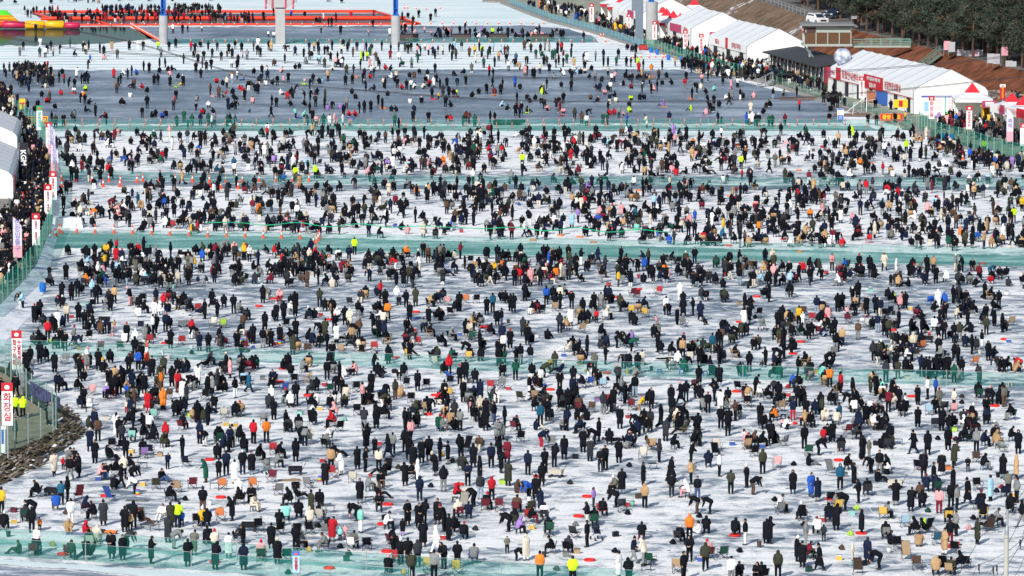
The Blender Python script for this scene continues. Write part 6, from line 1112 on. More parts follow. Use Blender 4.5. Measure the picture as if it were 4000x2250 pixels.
Q3=[
"""890,525,Ck 905,255,Cn 925,205,Ck 1440,145,Ck 1510,565,Cr 1830,575,Cr 1215,635,Cd 1010,635,Cx 2140,395,Cc 2240,405,Ce 2265,595,Cx 2470,625,Cx 2060,1135,Ck 1690,1125,Cb 920,1085,Cp 1555,1325,Cm 650,765,Cg 800,625,Xt 755,575,Xt 1130,485,Gp 1785,215,Xy 2135,165,Xr 1985,245,Cr 1750,155,Uk 900,1245,Uw 1050,355,Wk 1850,395,Wg 1065,1325,Xc 1910,1295,Xe 2270,1385,Xy 2365,1395,Xy 545,1020,Bw 1410,435,Cn 720,300,Xr 1925,615,Bw 2435,548,B% 2370,1300,Ck 2260,1310,Cc 1660,560,Zr 510,550,Ge 2120,880,Gk""",
"""545,325,Cn 950,185,Ch 1930,175,Cp 2110,155,Ca 2215,155,Ck 2340,465,Cr 2170,545,Cd 300,405,Ck 520,655,Cb 865,665,Ct 1190,645,Cr 1630,585,Cr 1805,785,Cc 1500,1015,Ck 1710,1025,Ck 1940,995,Ck 390,965,Ck 2365,1030,Cr 1955,1105,Cy 2465,1015,Cg 285,1055,Cu 590,1035,Cd 740,1065,Cd 1635,1235,Co 1010,1055,Ck 1560,1155,Ck 1020,1285,Ck 835,1445,Ck 570,1385,Hk 840,1015,Cd 650,280,Xr 2050,480,Xu 240,565,B% 190,575,Xr 445,1275,Xm 640,1230,Xy 690,985,Xr 1475,1080,Xr 1390,855,Xk 65,925,Xg 2540,1025,Xr 1590,435,Xr 1600,305,Mu 1530,720,Cy 1960,285,Ck 2130,745,Cy 1405,706,Zr 1610,247,Zr 740,324,Zr 270,816,Zr 520,1089,Zr 235,949,Zr 1800,1084,Zr 1730,1276,Zr 170,112,Zr 30,188,Zr 2290,399,Zr 890,1335,Gm""",
"""435,235,Ct 300,260,Ck 940,325,Cw 1475,78,Cr 1210,90,Cx 1255,105,Cx 1340,300,Cy 1200,265,Cy 1730,395,Cg 2475,290,Ck 700,450,Ct 90,1145,Co 240,1145,Ct 790,1260,Cb 1210,1235,Cx 970,1175,Cr 2350,1140,Cx 2370,1200,Ck 1710,1340,Hk 1660,1395,Ct 1060,1070,Ck 780,995,Cu 910,1010,Cl 490,1240,Ck 380,820,Cy 1485,865,Ou 1705,865,Ou 1945,885,Ou 2330,895,Ou 1790,750,Cc 2140,455,Uk 2520,425,Ug 215,235,Xy 240,500,Xw 520,690,Xu 1170,1308,Xr 2285,170,Xt 855,1140,Xv 1830,962,Xx 1540,710,Mk 1060,465,Gk 755,848,Gy 1160,858,Gy 1200,862,Gd 750,355,Xy 1840,565,Gr 585,60,Zr 1065,100,Zr 955,861,Zr 385,1028,Zr 2255,1048,Zr 2460,92,Zr 2290,348,Zr 1270,17,Zr 960,930,Gk""",
"""445,340,Cr 360,275,Cb 810,360,Cx 875,195,Ct 1180,300,Ck 1220,275,Cn 1285,565,Cb 650,690,Cg 1500,715,Co 2075,785,Ca 2440,378,Ct 1545,625,Ca 1620,1280,Cl 1870,1265,Cp 130,1240,Ct 2120,1115,Cd 665,1175,Ch 1680,1415,Ch 515,478,Cx 2005,595,Cd 990,395,Cw 90,922,Om 2425,995,Oc 155,1320,Ok 615,1330,Ok 1435,220,Xy 1270,95,Be 1670,185,Be 1620,475,Br 870,280,Xk 950,330,Xw 2420,548,Xu 205,1090,Xr 200,1008,Gr 250,1090,Xw 1035,1168,Xw 395,910,Ge 1400,918,Xc 1055,882,Xt 340,1330,Xr 1875,1440,Xe 1410,520,Gy 1600,550,Wk 1030,40,Xm 2400,65,Xw 330,547,Zr 1255,431,Zr 250,666,Zr 1235,359,Zr 1445,1096,Zr 2280,1192,Zr 250,1368,Zr 2380,522,Zr 1950,1105,Go 1950,1165,Gk"""]
RINGS=[(2190,922),(2318,949),(2847,962),(2560,904),(2082,941),(2494,746),(3062,937),(3124,986),(3839,1033),(2265,928),(2440,1008+8),(3400,640),(1755,615),(1930,618),(2300,585),(3120,668),(1280,1004),(2850,768)]
# ---------------- place everybody ----------------
PEOPLE=[]
for c in range(4): PEOPLE+=read(c,3,P4[c])
for c in range(4): PEOPLE+=read(c,2,P3[c])
for c in range(4): PEOPLE+=read(c,0,P1[c])
# standing on raised banks
def raised(px,py,code,z,col=None):
    d=parse(code); d['px'],d['py'],d['z']=px,py,z; PEOPLE.append(d); return d
for x,y,c in ((150,1315,'SeskB'),(230,1320,'SeskB'),(160,1105,'SkskF'),(485,1380,'SkLkR'),(515,1390,'SgLkB'),(12,1130,'SkLkF'),(240,1070,'SgLgB'),(105,870,'TkskR'),(155,1571,'SdskR')):
    raised(x/2.574,1126+y/2.574,c,DZ)
POSEW='S'*20+'A'*7+'D'*7+'T'*44+'B'*8+'Q'*7+'R'*4+'G'*4+'W'*3
COLW='k'*140+'n'*16+'h'*14+'w'*7+'c'*6+'t'*5+'b'*6+'g'*6+'o'*9+'r'*4+'p'*3+'u'*2+'a'*1+'y'*1+'q'*2+'x'*3+'d'*1+'v'*1+'l'*2+'f'*2
def rnd(px,py,z=0,poses=POSEW,cols=COLW):
    d=dict(pose=R.choice(poses),coat=R.choice(cols),long=1 if R.random()<.4 else 0,tr=R.choice('kkkkkkknnhhgglcbw'),face=None,sc=1.0,px=px,py=py,z=z)
    if R.random()<.06: d['sc']=R.uniform(.6,.75)
    return d
def inpoly(x,y,P):
    c=False;j=len(P)-1
    for i in range(len(P)):
        xi,yi=P[i];xj,yj=P[j]
        if (yi>y)!=(yj>y) and x<(xj-xi)*(y-yi)/(yj-yi)+xi: c=not c
        j=i
    return c
def fill(P,n,z=0,mind=9,aspect=1.6,clump=.34,**k):
    xs=[p[0] for p in P];ys=[p[1] for p in P]; pts=[]; tries=0
    while len(pts)<n and tries<n*60:
        tries+=1
        if pts and R.random()<clump:
            q=R.choice(pts); x=q[0]+R.gauss(0,1)*mind*1.9; y=q[1]+R.gauss(0,1)*mind*.85
        else: x=R.uniform(min(xs),max(xs)); y=R.uniform(min(ys),max(ys))
        if not inpoly(x,y,P): continue
        if any((x-a)**2+((y-b)*aspect)**2<mind*mind for a,b in pts): continue
        pts.append((x,y))
    for x,y in pts: PEOPLE.append(rnd(x,y,z,**k))
    return pts
# the far rows between the rink and the wet channel
fill([(215,532),(3560,532),(3700,575),(4010,640),(4010,690),(215,690)],760,mind=11.5)
fill([(240,738),(4010,738),(4010,985),(3000,975),(2000,945),(1000,925),(330,905),(240,880)],850,mind=13.5)
fill([(240,1000),(600,985),(1000,990),(2000,1015),(3000,1040),(4010,1060),(4010,1128),(170,1128),(210,1060)],470,mind=15)
fill([(60,285),(2600,285),(3000,360),(3200,470),(150,470)],75,mind=16,poses='SSADQQGTW')
fill([(240,695),(1000,722),(1000,735),(240,715)],8,mind=20,poses='SAD'); fill([(1000,690),(4010,690),(4010,738),(1000,720)],60,mind=17)
for px,py,c in ((399,1008-10,'e'),): pass
for px,py in ((1155,708),(1232,700),(2040,655),(2895,662),(3845,600),(3960,873),(1385,997),(3540,600)): PEOPLE.append(dict(pose='A',coat='e',long=0,tr='k',face='B',sc=1,px=px,py=py,z=0))
# packed crowds on the banks, at the barrier and on the far snow
CR='S'*5+'A'*4+'D'*2
LP=[(0,425),(60,462),(105,500),(140,545),(175,605),(190,660),(185,760),(178,860),(150,960),(112,1030),(60,1105),(0,1160),(0,860),(52,830),(80,740),(84,560),(40,500),(0,480)]
fill(LP,330,z=.5,mind=9,aspect=.8,clump=.2,poses=CR,cols='k'*20+'n'*3+'h'*3+'cwbgt'+'p')
fill([(0,350),(40,395),(60,430),(0,420)],40,z=.5,mind=7,aspect=.9,poses=CR)
fill([(45,285),(60,275),(200,285),(212,340),(60,352)],58,mind=7,aspect=1.2,poses=CR,cols='k'*14+'nnhhtoobcg')
fill([(2660,262),(2720,245),(2860,262),(2960,292),(3000,330),(2900,318),(2760,300),(2690,300)],95,mind=8,aspect=1.2,poses='SSSADTT')
fill([(2868,262),(2960,255),(3010,300),(3060,336),(2950,310)],50,z=.3,mind=7,aspect=1,poses=CR)
fill([(2060,36),(2080,12),(2290,58),(2300,108),(2200,84)],62,z=.3,mind=7,poses=CR)
fill([(2290,62),(2380,100),(2500,140),(2560,165),(2505,176),(2330,120)],70,z=.3,mind=7,poses=CR)
fill([(2570,175),(2660,180),(2780,225),(2900,275),(2800,262),(2650,215)],60,z=.3,mind=7,poses=CR)
fill([(3010,312),(3010,280),(3190,340),(3280,392),(3150,355)],38,z=.3,mind=9,poses=CR)
fill([(3210,400),(3280,400),(3300,430),(3230,425)],12,z=.3,mind=9,poses=CR)
fill([(3700,470),(3860,490),(3995,545),(3995,585),(3790,545),(3640,500)],85,z=.3,mind=9,aspect=1.1,poses=CR)
fill([(3600,545),(3680,600),(3800,640),(4000,680),(4000,640),(3790,600),(3680,560)],50,mind=12,poses=POSEW)
fill([(3940,395),(3990,400),(3990,412),(3945,408)],7,z=1.4,mind=8,poses=CR)
BC='k'*10+'n'*5+'x'*2+'r'*2+'h'*3
fill([(175,70),(700,66),(990,72),(990,96),(260,98)],110,mind=7,aspect=1.6,poses='SSSAD',cols=BC)
fill([(395,50),(620,44),(640,62),(400,66)],30,mind=6,poses='SSA',cols=BC); fill([(660,44),(860,44),(860,60),(660,60)],30,mind=6,poses='SSA',cols='k'*6+'oohh')
fill([(85,58),(240,50),(240,84),(90,84)],10,mind=10,poses='SSA',cols=BC)
fill([(0,4),(900,2),(900,18),(0,20)],16,mind=20); fill([(1000,0),(1400,0),(1400,16),(1000,16)],6,mind=20)
fill([(1540,120),(2200,135),(2220,158),(1540,160)],38,mind=9,poses='TTTSQ',cols='k'*12+'nhppt')
fill([(620,185),(2300,178),(2300,270),(620,270)],50,mind=12,poses='SSAATDB')
for d in list(PEOPLE):
    if d.get('z',0)==0 and 1128<d['py']<1755 and R.random()<.72:      # companions of the listed anglers, mostly low and dark
        e=rnd(d['px']+R.choice((-1,1))*R.uniform(8,20),min(1755,d['py']+R.uniform(-16,16)),0,poses='TTTTTQQBBGRS',cols='k'*16+'nnhhogcwt'); PEOPLE.append(e)
for d in PEOPLE:
    if d['pose'] in 'TR' and 266<d['py']<484 and d.get('z',0)==0: d['pose']=R.choice('QQG')      # nobody has a chair on the rink
    d.setdefault('z',0)
    if d['pose']=='S' and d['px']!=int(d['px'])+.123:
        q=R.random(); d['pose']='S' if q<.3 else 'A' if q<.55 else 'D' if q<.75 else 'K' if q<.93 else 'W'
    d['loc']=G(d['px'],d['py']-(4 if d['py']>1600 else 2),d['z'])
    if d['face'] is None: d['face']=R.choice('FBBLR')
    d['rot']=FACE[d['face']]+R.uniform(-.45,.45)
    d['s']=d['sc']*R.uniform(.94,1.05)
    d['hood']=(R.random()<(.45 if d['pose'] in 'TRQG' else .25))
    q=R.random(); d['hk']='hair' if q<.55 else 'beanie' if q<.78 else 'cap' if q<.86 else 'long_hair'
    d['hc']=R.choice('kkkkkkkwcgrxph') if d['hk'] in ('beanie','cap') else 'k'
    d['bulk']=R.choice((1.0,1.0,1.12)); d['rot']+=R.uniform(-.35,.35)
order=sorted(PEOPLE,key=lambda d:-d['py']*1.0+ (0 if d['sc']>.9 else 25))
IND=order[:300]; REST=order[300:]
def jit(c,a=.15):
    k=1+R.uniform(-a,a); return tuple(max(0,min(1,x*k)) for x in c)
ITEMS=[]   # (object, description, short name, px, py, distinct?)
DIRW={'F':'facing the camera','B':'seen from behind','L':'facing left','R':'facing right'}
POSW={'S':'standing','A':'standing','D':'standing','K':'standing','P':'standing with one arm out','W':'walking','B':'bending over','T':'sitting hunched','R':'leaning back in a seat','Q':'squatting','G':'sitting on the ice','L':'lying on the ice'}
for d in IND:
    p=d['pose']; o=ob('person',proto_body(p),loc=d['loc'],rz=d['rot']); o.scale=(d['s'],)*3; d['ob']=o
    lg=0
    if d['long']: lg=2 if (p in 'SADKPWB' and d['s']>.9) else 1
    ob('coat',proto('coat',p,lg,d['bulk'],d['hood']),o,color=jit(crgb(d['coat'])))
    ob('trousers',proto('trousers',p),o,color=jit(trgb(d['tr'])))
    if not d['hood']:
        nm={'hair':'hair','long_hair':'hair','cap':'cap','beanie':'knit_hat'}[d['hk']]
        ob(nm,proto(d['hk'],p),o,color=crgb(d['hc']) if d['hk'] in('cap','beanie') else (.012,.010,.010))
    o['category']='person'; o['group']='people fishing on the near ice'
    ln='long coat' if d['long'] else 'jacket'
    kid='child' if d['sc']<.85 else 'person'
    top=('hooded ' if d['hood'] else '')+cname(d['coat'])+' '+ln
    base='%s in %s, %s %s'%(kid,top,POSW[p],DIRW[d['face']])
    if not d['hood'] and d['hk'] in('cap','beanie') and d['hc']!='k': base='%s in %s and %s %s, %s'%(kid,top,cname(d['hc']),'cap' if d['hk']=='cap' else 'knit hat',POSW[p])
    x,y=proj(d['loc']); ITEMS.append([o,base,'%s in %s %s'%(kid,cname(d['coat']),ln),d['px'],d['py'],d['coat'] not in 'knh'])
# -------- the rest of the crowd: one object --------
def lowpoly(p,long_,hood,hk):
    J=skel(p); parts=[]
    a=MB(); 
    n=6
    for s in (-1,1): a.cap(J['pel']+V(s*.08,0,0),J['ch']+V(s*.09,0,.02),.175,.17,n)
    a.cap(J['sh0'],J['sh1'],.10,.10,n)
    for i in (0,1): a.cap(J['sh%d'%i],J['el%d'%i],.085,.075,n); a.cap(J['el%d'%i],J['ha%d'%i],.073,.055,n)
    if long_:
        if p in 'SADKPWB': 
            for s in (-1,1): a.cap(J['pel']+V(s*.08,0,0),V(s*.10,(J['kn0'].y+J['kn1'].y)/2,.40),.155,.15,n,e=.1)
        else:
            for i in (0,1): a.cap(J['hip%d'%i],J['kn%d'%i],.14,.12,n)
    if hood: a.ell(J['hd']+V(0,.035,.01),(.125,.125,.145),8,5); a.cap(J['nk'],J['hd']+V(0,.03,0),.12,.12,n)
    parts.append((a,'coat'))
    a=MB()
    for i in (0,1): a.cap(J['hip%d'%i],J['kn%d'%i],.112,.09,n); a.cap(J['kn%d'%i],J['an%d'%i],.086,.076,n,e=.3)
    parts.append((a,'tr'))
    a=MB(); a.ell(J['hd'],(.08,.097,.118),8,6)
    for i in (0,1): a.ell(J['ha%d'%i],(.04,.04,.05),6,4)
    parts.append((a,'skin'))
    a=MB()
    for i in (0,1): a.cap(J['an%d'%i]+V(0,.04,-.02),J['to%d'%i],.055,.045,6)
    parts.append((a,'shoe'))
    if not hood: a=MB(); hair_parts(a,J,hk,8); parts.append((a,'hat'))
    V_=[];F_=[];K=[]
    for a,k in parts:
        o=len(V_); V_+=a.v; F_+=[tuple(i+o for i in f) for f in a.f]; K+=[k]*len(a.v)
    return np.array(V_,dtype=np.float32),F_,K
LPC={}
def stuff_mesh(name,items,m):
    """items: (verts Nx3 local, faces, per-vertex colours Nx4, loc, rot, scale) merged into one mesh"""
    vs=[];cols=[];loops=[];starts=[];tot=[];o=0;ls=0
    for v,(fl,ft),c,loc,rot,s in items:
        ca,sa=math.cos(rot),math.sin(rot)
        M=np.array([[ca,-sa,0],[sa,ca,0],[0,0,1]],dtype=np.float32)
        vs.append((v*s)@M.T+np.array(loc,dtype=np.float32)); cols.append(c)
        loops.append(fl+o); tot.append(ft); o+=len(v)
    vs=np.concatenate(vs);cols=np.concatenate(cols);loops=np.concatenate(loops);tot=np.concatenate(tot)
    me=bpy.data.meshes.new(name); me.vertices.add(len(vs)); me.vertices.foreach_set('co',vs.ravel().astype(np.float32))
    me.loops.add(len(loops)); me.loops.foreach_set('vertex_index',loops.astype(np.int32))
    me.polygons.add(len(tot)); st_=np.concatenate([[0],np.cumsum(tot)[:-1]]).astype(np.int32); me.polygons.foreach_set('loop_start',st_); 
    me.polygons.foreach_set('use_smooth',np.ones(len(tot),dtype=bool))
    me.update(calc_edges=True); me.materials.append(m)
    ca=me.color_attributes.new('Col','FLOAT_COLOR','POINT'); ca.data.foreach_set('color',cols.ravel().astype(np.float32))
    return me
def flat(F_): return (np.concatenate([np.array(f) for f in F_]),np.array([len(f) for f in F_]))
its=[]
for d in REST:
    key=(d['pose'],bool(d['long']),d['hood'],d['hk'])
    if key not in LPC:
        v,f,k=lowpoly(*key); LPC[key]=(v,flat(f),np.array(k))
    v,f,k=LPC[key]
    cc={'coat':jit(crgb(d['coat'])),'tr':jit(trgb(d['tr'])),'skin':(.42,.25,.17),'shoe':(.03,.03,.035) if R.random()<.7 else (.6,.6,.6),'hat':crgb(d['hc']) if d['hk'] in('cap','beanie') else (.012,.01,.01)}
    c=np.ones((len(v),4),dtype=np.float32)
    for kk,col in cc.items(): c[k==kk,:3]=col
    its.append((v,f,c,d['loc'],d['rot'],d['s']))
M_cr=mat('crowd_cloth',rough=.8,spec=.1,vcol=True,noise=(2.0,.2))
o=ob('crowd',stuff_mesh('crowd',its,M_cr)); tag(o,'dense crowd of people in dark winter coats filling the ice and banks beyond','crowd',kind='stuff')
print('people',len(PEOPLE),'individual',len(IND),'verts',len(o.data.vertices))

# ---------------- chairs and gear ----------------
M_fr=mat('dark_metal_tube',(.04,.04,.045),.4,metal=.5); M_frs=mat('silver_tube',(.45,.46,.48),.35,metal=.6)
M_cloth=mat('seat_cloth',rough=.8,spec=.1,objcol=True,noise=(6,.12)); M_pla=mat('gear_plastic',rough=.45,spec=.3,objcol=True,noise=(5,.08))
def tubes(segs,r,m=None,n=5):
    mb=MB()
    for a,b in segs: mb.tube([a,b],r,n)
    return mb
def slab(pts,th=.02):
    A=[V(*p) for p in pts]; nrm=(A[1]-A[0]).cross(A[2]-A[0]).normalized()*th
    mb=MB(); k=len(A); mb.add([*A,*[a+nrm for a in A]],[tuple(range(k-1,-1,-1)),tuple(range(k,2*k))]+[(i,(i+1)%k,k+(i+1)%k,k+i) for i in range(k)]); return mb
def cparts(kind):
    """list of (part name, mesh builder, is cloth) ; chair faces -Y"""
    P=[]
    if kind=='C':
        P.append(('seat',slab([(-.26,-.24,.42),(.26,-.24,.42),(.24,.18,.36),(-.24,.18,.36)]),1))
        P.append(('backrest',slab([(-.25,.20,.40),(.25,.20,.40),(.26,.33,.86),(-.26,.33,.86)]),1))
        s=[((-.27,-.26,0),(.27,-.26,.42)),((.27,-.26,0),(-.27,-.26,.42)),((-.27,.24,0),(.27,.24,.40)),((.27,.24,0),(-.27,.24,.40)),((-.28,-.26,0),(-.28,.24,.40)),((.28,-.26,0),(.28,.24,.40)),((-.28,.24,0),(-.28,-.26,.42)),((.28,.24,0),(.28,-.26,.42)),((-.28,.2,.36),(-.28,.34,.88)),((.28,.2,.36),(.28,.34,.88)),((-.29,-.28,.42),(-.29,-.28,.62)),((.29,-.28,.42),(.29,-.28,.62))]
        P.append(('frame',tubes(s,.013),0))
        
        for x in (-.29,.29): mb=MB(); mb.box((x,-.02,.62),(.06,.52,.02)); P.append(('armrest',mb,1))
    if kind=='H':
        P.append(('seat',slab([(-.26,-.28,.38),(.26,-.28,.38),(.25,.14,.28),(-.25,.14,.28)]),1))
        P.append(('backrest',slab([(-.25,.14,.30),(.25,.14,.30),(.24,.58,1.08),(-.24,.58,1.08)]),1))
        s=[((-.29,-.3,.40),(-.29,.45,0)),((.29,-.3,.40),(.29,.45,0)),((-.27,-.32,0),(-.27,.60,1.1)),((.27,-.32,0),(.27,.60,1.1)),((-.27,-.32,0),(.27,-.32,0)),((-.29,.45,0),(.29,.45,0)),((-.27,.6,1.1),(.27,.6,1.1)),((-.29,-.3,.4),(-.29,.3,.58)),((.29,-.3,.4),(.29,.3,.58))]
        P.append(('frame',tubes(s,.014),0))
    if kind=='O':
        mb=MB(); mb.box((0,0,.36),(.34,.30,.05)); P.append(('seat',mb,1))
        for x in (-1,1):
            for y in (-1,1): mb=MB(); mb.tube([(x*.18,y*.15,0),(x*.13,y*.11,.35)],.03,6); P.append(('leg',mb,1))
    if kind=='F':
        mb=MB(); mb.box((0,0,.44),(.62,.42,.02)); P.append(('table_top',mb,1))
        s=[((-.28,-.18,0),(-.28,.18,.43)),((-.28,.18,0),(-.28,-.18,.43)),((.28,-.18,0),(.28,.18,.43)),((.28,.18,0),(.28,-.18,.43))]
        P.append(('leg_frame',tubes(s[:2],.014),0)); P.append(('leg_frame',tubes(s[2:],.014),0))
    if kind=='X':
        mb=MB(); mb.box((0,0,.14),(.38,.26,.26)); P.append(('box',mb,1)); mb=MB(); mb.box((0,0,.295),(.41,.29,.045)); P.append(('lid',mb,2))
        P.append(('handle',tubes([((-.14,-.15,.28),(-.14,-.15,.38)),((.14,-.15,.28),(.14,-.15,.38)),((-.14,-.15,.38),(.14,-.15,.38))],.012),0))
    if kind=='B':
        mb=MB(); mb.tube([(0,0,.01),(0,0,.34)],[.12,.16],14); P.append(('pail',mb,1)); mb=MB(); mb.tube([(0,0,.33),(0,0,.36)],.17,14); P.append(('rim',mb,2))
    if kind=='G':
        mb=MB(); mb.tube([(0,0,0),(.01,0,.08),(0,.01,.2),(.03,.02,.30),(.05,.02,.34)],[.13,.19,.17,.10,.03],9); mb.tube([(-.16,.02,.05),(-.18,.03,.14),(-.13,.0,.2)],[.05,.09,.04],7); P.append(('bag',mb,1)); P.append(('strap',tubes([((-.08,-.1,.28),(-.1,-.16,.14)),((-.1,-.16,.14),(-.06,-.17,.05))],.014),0))
    if kind=='M':
        mb=MB(); mb.box((0,0,.02),(1.5,.8,.03)); P.append(('mat',mb,1)); mb=MB(); mb.box((.3,.1,.06),(.4,.3,.06)); P.append(('folded_edge',mb,1))
    if kind=='W':
        mb=MB()
        for x,y,sx,sy in ((0,-.26,.95,.03),(0,.26,.95,.03),(-.47,0,.03,.5),(.47,0,.03,.5)): mb.box((x,y,.42),(sx,sy,.32))
        mb.box((0,0,.27),(.92,.5,.03)); P.append(('basket',mb,1)); mb=MB()
        for x in (-.36,.36):
            for y in (-.28,.28): mb.tube([(x,y-.03,.1),(x,y+.03,.1)],.1,12)
        P.append(('wheels',mb,0)); P.append(('handle',tubes([((.47,0,.3),(.78,0,.95)),((.7,-.08,.95),(.86,.08,.95))],.018),0))
    if kind=='U':
        P.append(('seat',slab([(-.22,-.15,.42),(.22,-.15,.42),(.22,.25,.9),(-.22,.25,.9)],.05),1)); mb=MB(); mb.ell((0,.12,.82),(.25,.3,.25),12,7); P.append(('hood',mb,1))
        P.append(('frame',tubes([((-.24,-.3,.12),(-.24,.45,1.02)),((.24,-.3,.12),(.24,.45,1.02)),((-.24,.45,1.02),(.24,.45,1.02)),((-.24,.35,.12),(-.24,-.1,.5)),((.24,.35,.12),(.24,-.1,.5))],.016),0)); mb=MB()
        for x in (-.25,.25):
            for y in (-.32,.36): mb.tube([(x-.02,y,.11),(x+.02,y,.11)],.11,12)
        P.append(('wheels',mb,0))
    if kind=='Z':
        mb=MB(); vs=[];fs=[];n,m=28,10
        for i in range(n):
            a=2*math.pi*i/n
            for j in range(m):
                b=2*math.pi*j/m; rr=.29+.075*math.cos(b); vs.append((rr*math.cos(a),rr*math.sin(a),.075+.072*math.sin(b)))
        for i in range(n):
            for j in range(m): fs.append((i*m+j,((i+1)%n)*m+j,((i+1)%n)*m+(j+1)%m,i*m+(j+1)%m))
        mb.add(vs,fs); P.append(('ring',mb,1))
    return P
GEAR={}
for k in 'CHOFXBGMWUZ': GEAR[k]=[(nm,mb.mesh(nm,[M_cloth if (k in 'CHGMF' and cl) else M_pla if cl else M_fr],k in 'GZB'),cl) for nm,mb,cl in cparts(k)]
def joined(k):
    mb=MB()
    for nm,b,cl in cparts(k): mb.add(b.v,b.f,0 if cl else 1)
    return mb
JOIN={k:joined(k).mesh({'C':'camp_chair','H':'high_back_chair','O':'stool','X':'cool_box','B':'bucket','G':'bag','F':'folding_table'}[k],[M_cloth if k in 'CHGF' else M_pla,M_fr]) for k in 'CHOXBGF'}
rb=MB()
for i in range(6): rb.tube([(0,0,.06*i),(0,0,.06*i+.06)],[.13+.006*i,.136+.006*i],14,i)
RB=rb.mesh('bucket',[mat('band_%s'%n,c,.4) for n,c in (('red',(.7,.02,.03)),('orange',(.8,.25,.02)),('yellow',(.8,.65,.02)),('green',(.05,.5,.08)),('blue',(.02,.2,.7)),('violet',(.3,.05,.5)))])
KN={'C':('camp_chair','camp chair','folding chairs on the ice'),'H':('high_back_chair','high-backed camp chair','folding chairs on the ice'),'O':('stool','low stool','stools on the ice'),'F':('folding_table','small folding table','small folding tables on the ice'),
 'X':('cool_box','cool box','cool boxes on the ice'),'B':('bucket','bucket','buckets on the ice'),'G':('bag','bag','bags lying on the ice'),'M':('ground_mat','ground mat','mats on the ice'),'W':('folding_wagon','folding wagon','folding wagons'),'U':('stroller','stroller','strollers on the ice'),'Z':('lifebuoy','lifebuoy ring','lifebuoy rings on the ice')}
RINGRED=(.72,.02,.015)
def gear(px,py,kind,c,parts=True,rot=None,z=0,lie=None):
    rz=R.uniform(-.5,.5)+(math.pi if kind in 'CH' and R.random()<.65 else 0) if rot is None else rot
    loc=G(px,py-1,z); nm,short,grp=KN[kind]
    if c=='%': o=ob('bucket',RB,loc=loc); desc='rainbow striped bucket'; short='rainbow bucket'
    else:
        col=RINGRED if kind=='Z' and c=='r' else jit(crgb(c),.1)
        if kind!='Z': lum=sum(col)/3; col=tuple((x*.84+lum*.16)*.86 for x in col)
        if not parts and kind in JOIN: o=ob(nm,JOIN[kind],loc=loc,rz=rz,color=col)
        elif kind=='Z': o=ob(nm,GEAR['Z'][0][1],loc=loc,rz=rz,color=col)
        else:
            o=ob(nm,None,loc=loc,rz=rz)
            for pn,me,cl in GEAR[kind]: ob(pn,me,o,color=(col if cl!=2 else ((.75,.75,.75) if c in 'ruy' else tuple(x*.6 for x in col))))
        desc='%s %s'%(cname(c),short); short=desc
    o['category']={'C':'chair','H':'chair','O':'stool','F':'table','X':'cool box','B':'bucket','G':'bag','M':'mat','W':'wagon','U':'stroller','Z':'lifebuoy'}[kind]; o['group']=grp
    ITEMS.append([o,desc,short,px,py,c not in 'knh']); return o
CH=[]
def rdg(col,row,s):
    for e in s.split():
        x,y,c=e.split(','); px,py=TP(col,row,float(x),float(y)); yield px,py,c[0],c[1]
for c in range(4):
    for px,py,k,cc in rdg(c,3,Q4[c]): gear(px,py,k,cc); CH.append((px,py,k))
for c in range(4):
    for px,py,k,cc in rdg(c,2,Q3[c]): gear(px,py,k,cc,parts=True); CH.append((px,py,k))
for px,py in RINGS: gear(px,py,'Z','r' if R.random()<.4 else 'a')
cnt={'CH':sum(1 for q in CH if q[2] in 'CH'),'O':sum(1 for q in CH if q[2]=='O')}
# seats under seated people that have none listed
far=[]
for d in order:
    if d['pose'] not in 'TR' or d['z']>0: continue
    if any(abs(x-d['px'])<16 and abs(y-d['py'])<14 and k in 'CHO' for x,y,k in CH): continue
    k='C' if (d['pose']=='R' or R.random()<.5) else 'O'; kk='CH' if k=='C' else 'O'
    if k=='C': d['_c']=1
    col=R.choice('kkkkkhhnogtdx') if k=='C' else R.choice('kkkhhgnkq')
    if cnt[kk]<(296 if kk=='CH' else 296):
        cnt[kk]+=1; o=gear(d['px'],d['py'],k,col,parts=d['py']>1600,rot=d['rot']); o.location=d['loc']; o.scale=(.95,.95,.95 if d['pose']=='T' else .8)
    else: far.append((k,d['loc'],d['rot'],col))
# more loose gear among the far rows
def loose(poly,n,kinds,cols):
    xs=[p[0] for p in poly];ys=[p[1] for p in poly];c=0
    while c<n:
        x=R.uniform(min(xs),max(xs));y=R.uniform(min(ys),max(ys))
        if not inpoly(x,y,poly): continue
        c+=1; k=R.choice(kinds); col=R.choice(cols)
        if k=='C':
            if cnt['CH']>=300: far.append((k,G(x,y),R.uniform(0,6.28),col)); continue
            cnt['CH']+=1
        if k=='Z': col='r'
        gear(x,y,k,col,parts=False)
A_=[(230,535),(3700,560),(4010,700),(4010,975),(2500,955),(1000,915),(230,890)]
loose(A_,150,'CCCXXXBGG','kkkkkkkrruwoomtckghhbg')
loose([(240,1010),(1500,1005),(4010,1060),(4010,1130),(200,1130)],55,'CCCXXBGG','kkkkkkrruwoomtckhhbg')
loose([(330,1850),(4010,1700),(4010,2230),(700,2150)],46,'XBGGGC','kkkkhhnbodg')
loose([(200,1130),(4010,1150),(4010,1690),(400,1690)],60,'CCXBGG','kkkkkryuwomtckhhg')
for k,px,py,c in [('M',3200,265,'b')]: pass
for i,(x,y) in enumerate(((1000+1545/2.574,410/2.574),(1000+2065/2.574,410/2.574),(1000+2435/2.574,408/2.574),(2000+285/2.574,412/2.574))):
    mb=MB(); mb.box((0,0,.55),(3.0,1.4,1.1),0); mb.box((0,0,1.13),(3.15,1.55,.06),1); o=build('brown_counter',mb,[mat('brown_cover',(.085,.06,.055),.8,noise=(2,.2)),M_blk],loc=G(x,y,.04)); tag(o,'brown box counter by the net at the narrow skating lane, number %s from the left'%('one','two','three','four')[i],'counter','brown counters along the narrow skating lane')
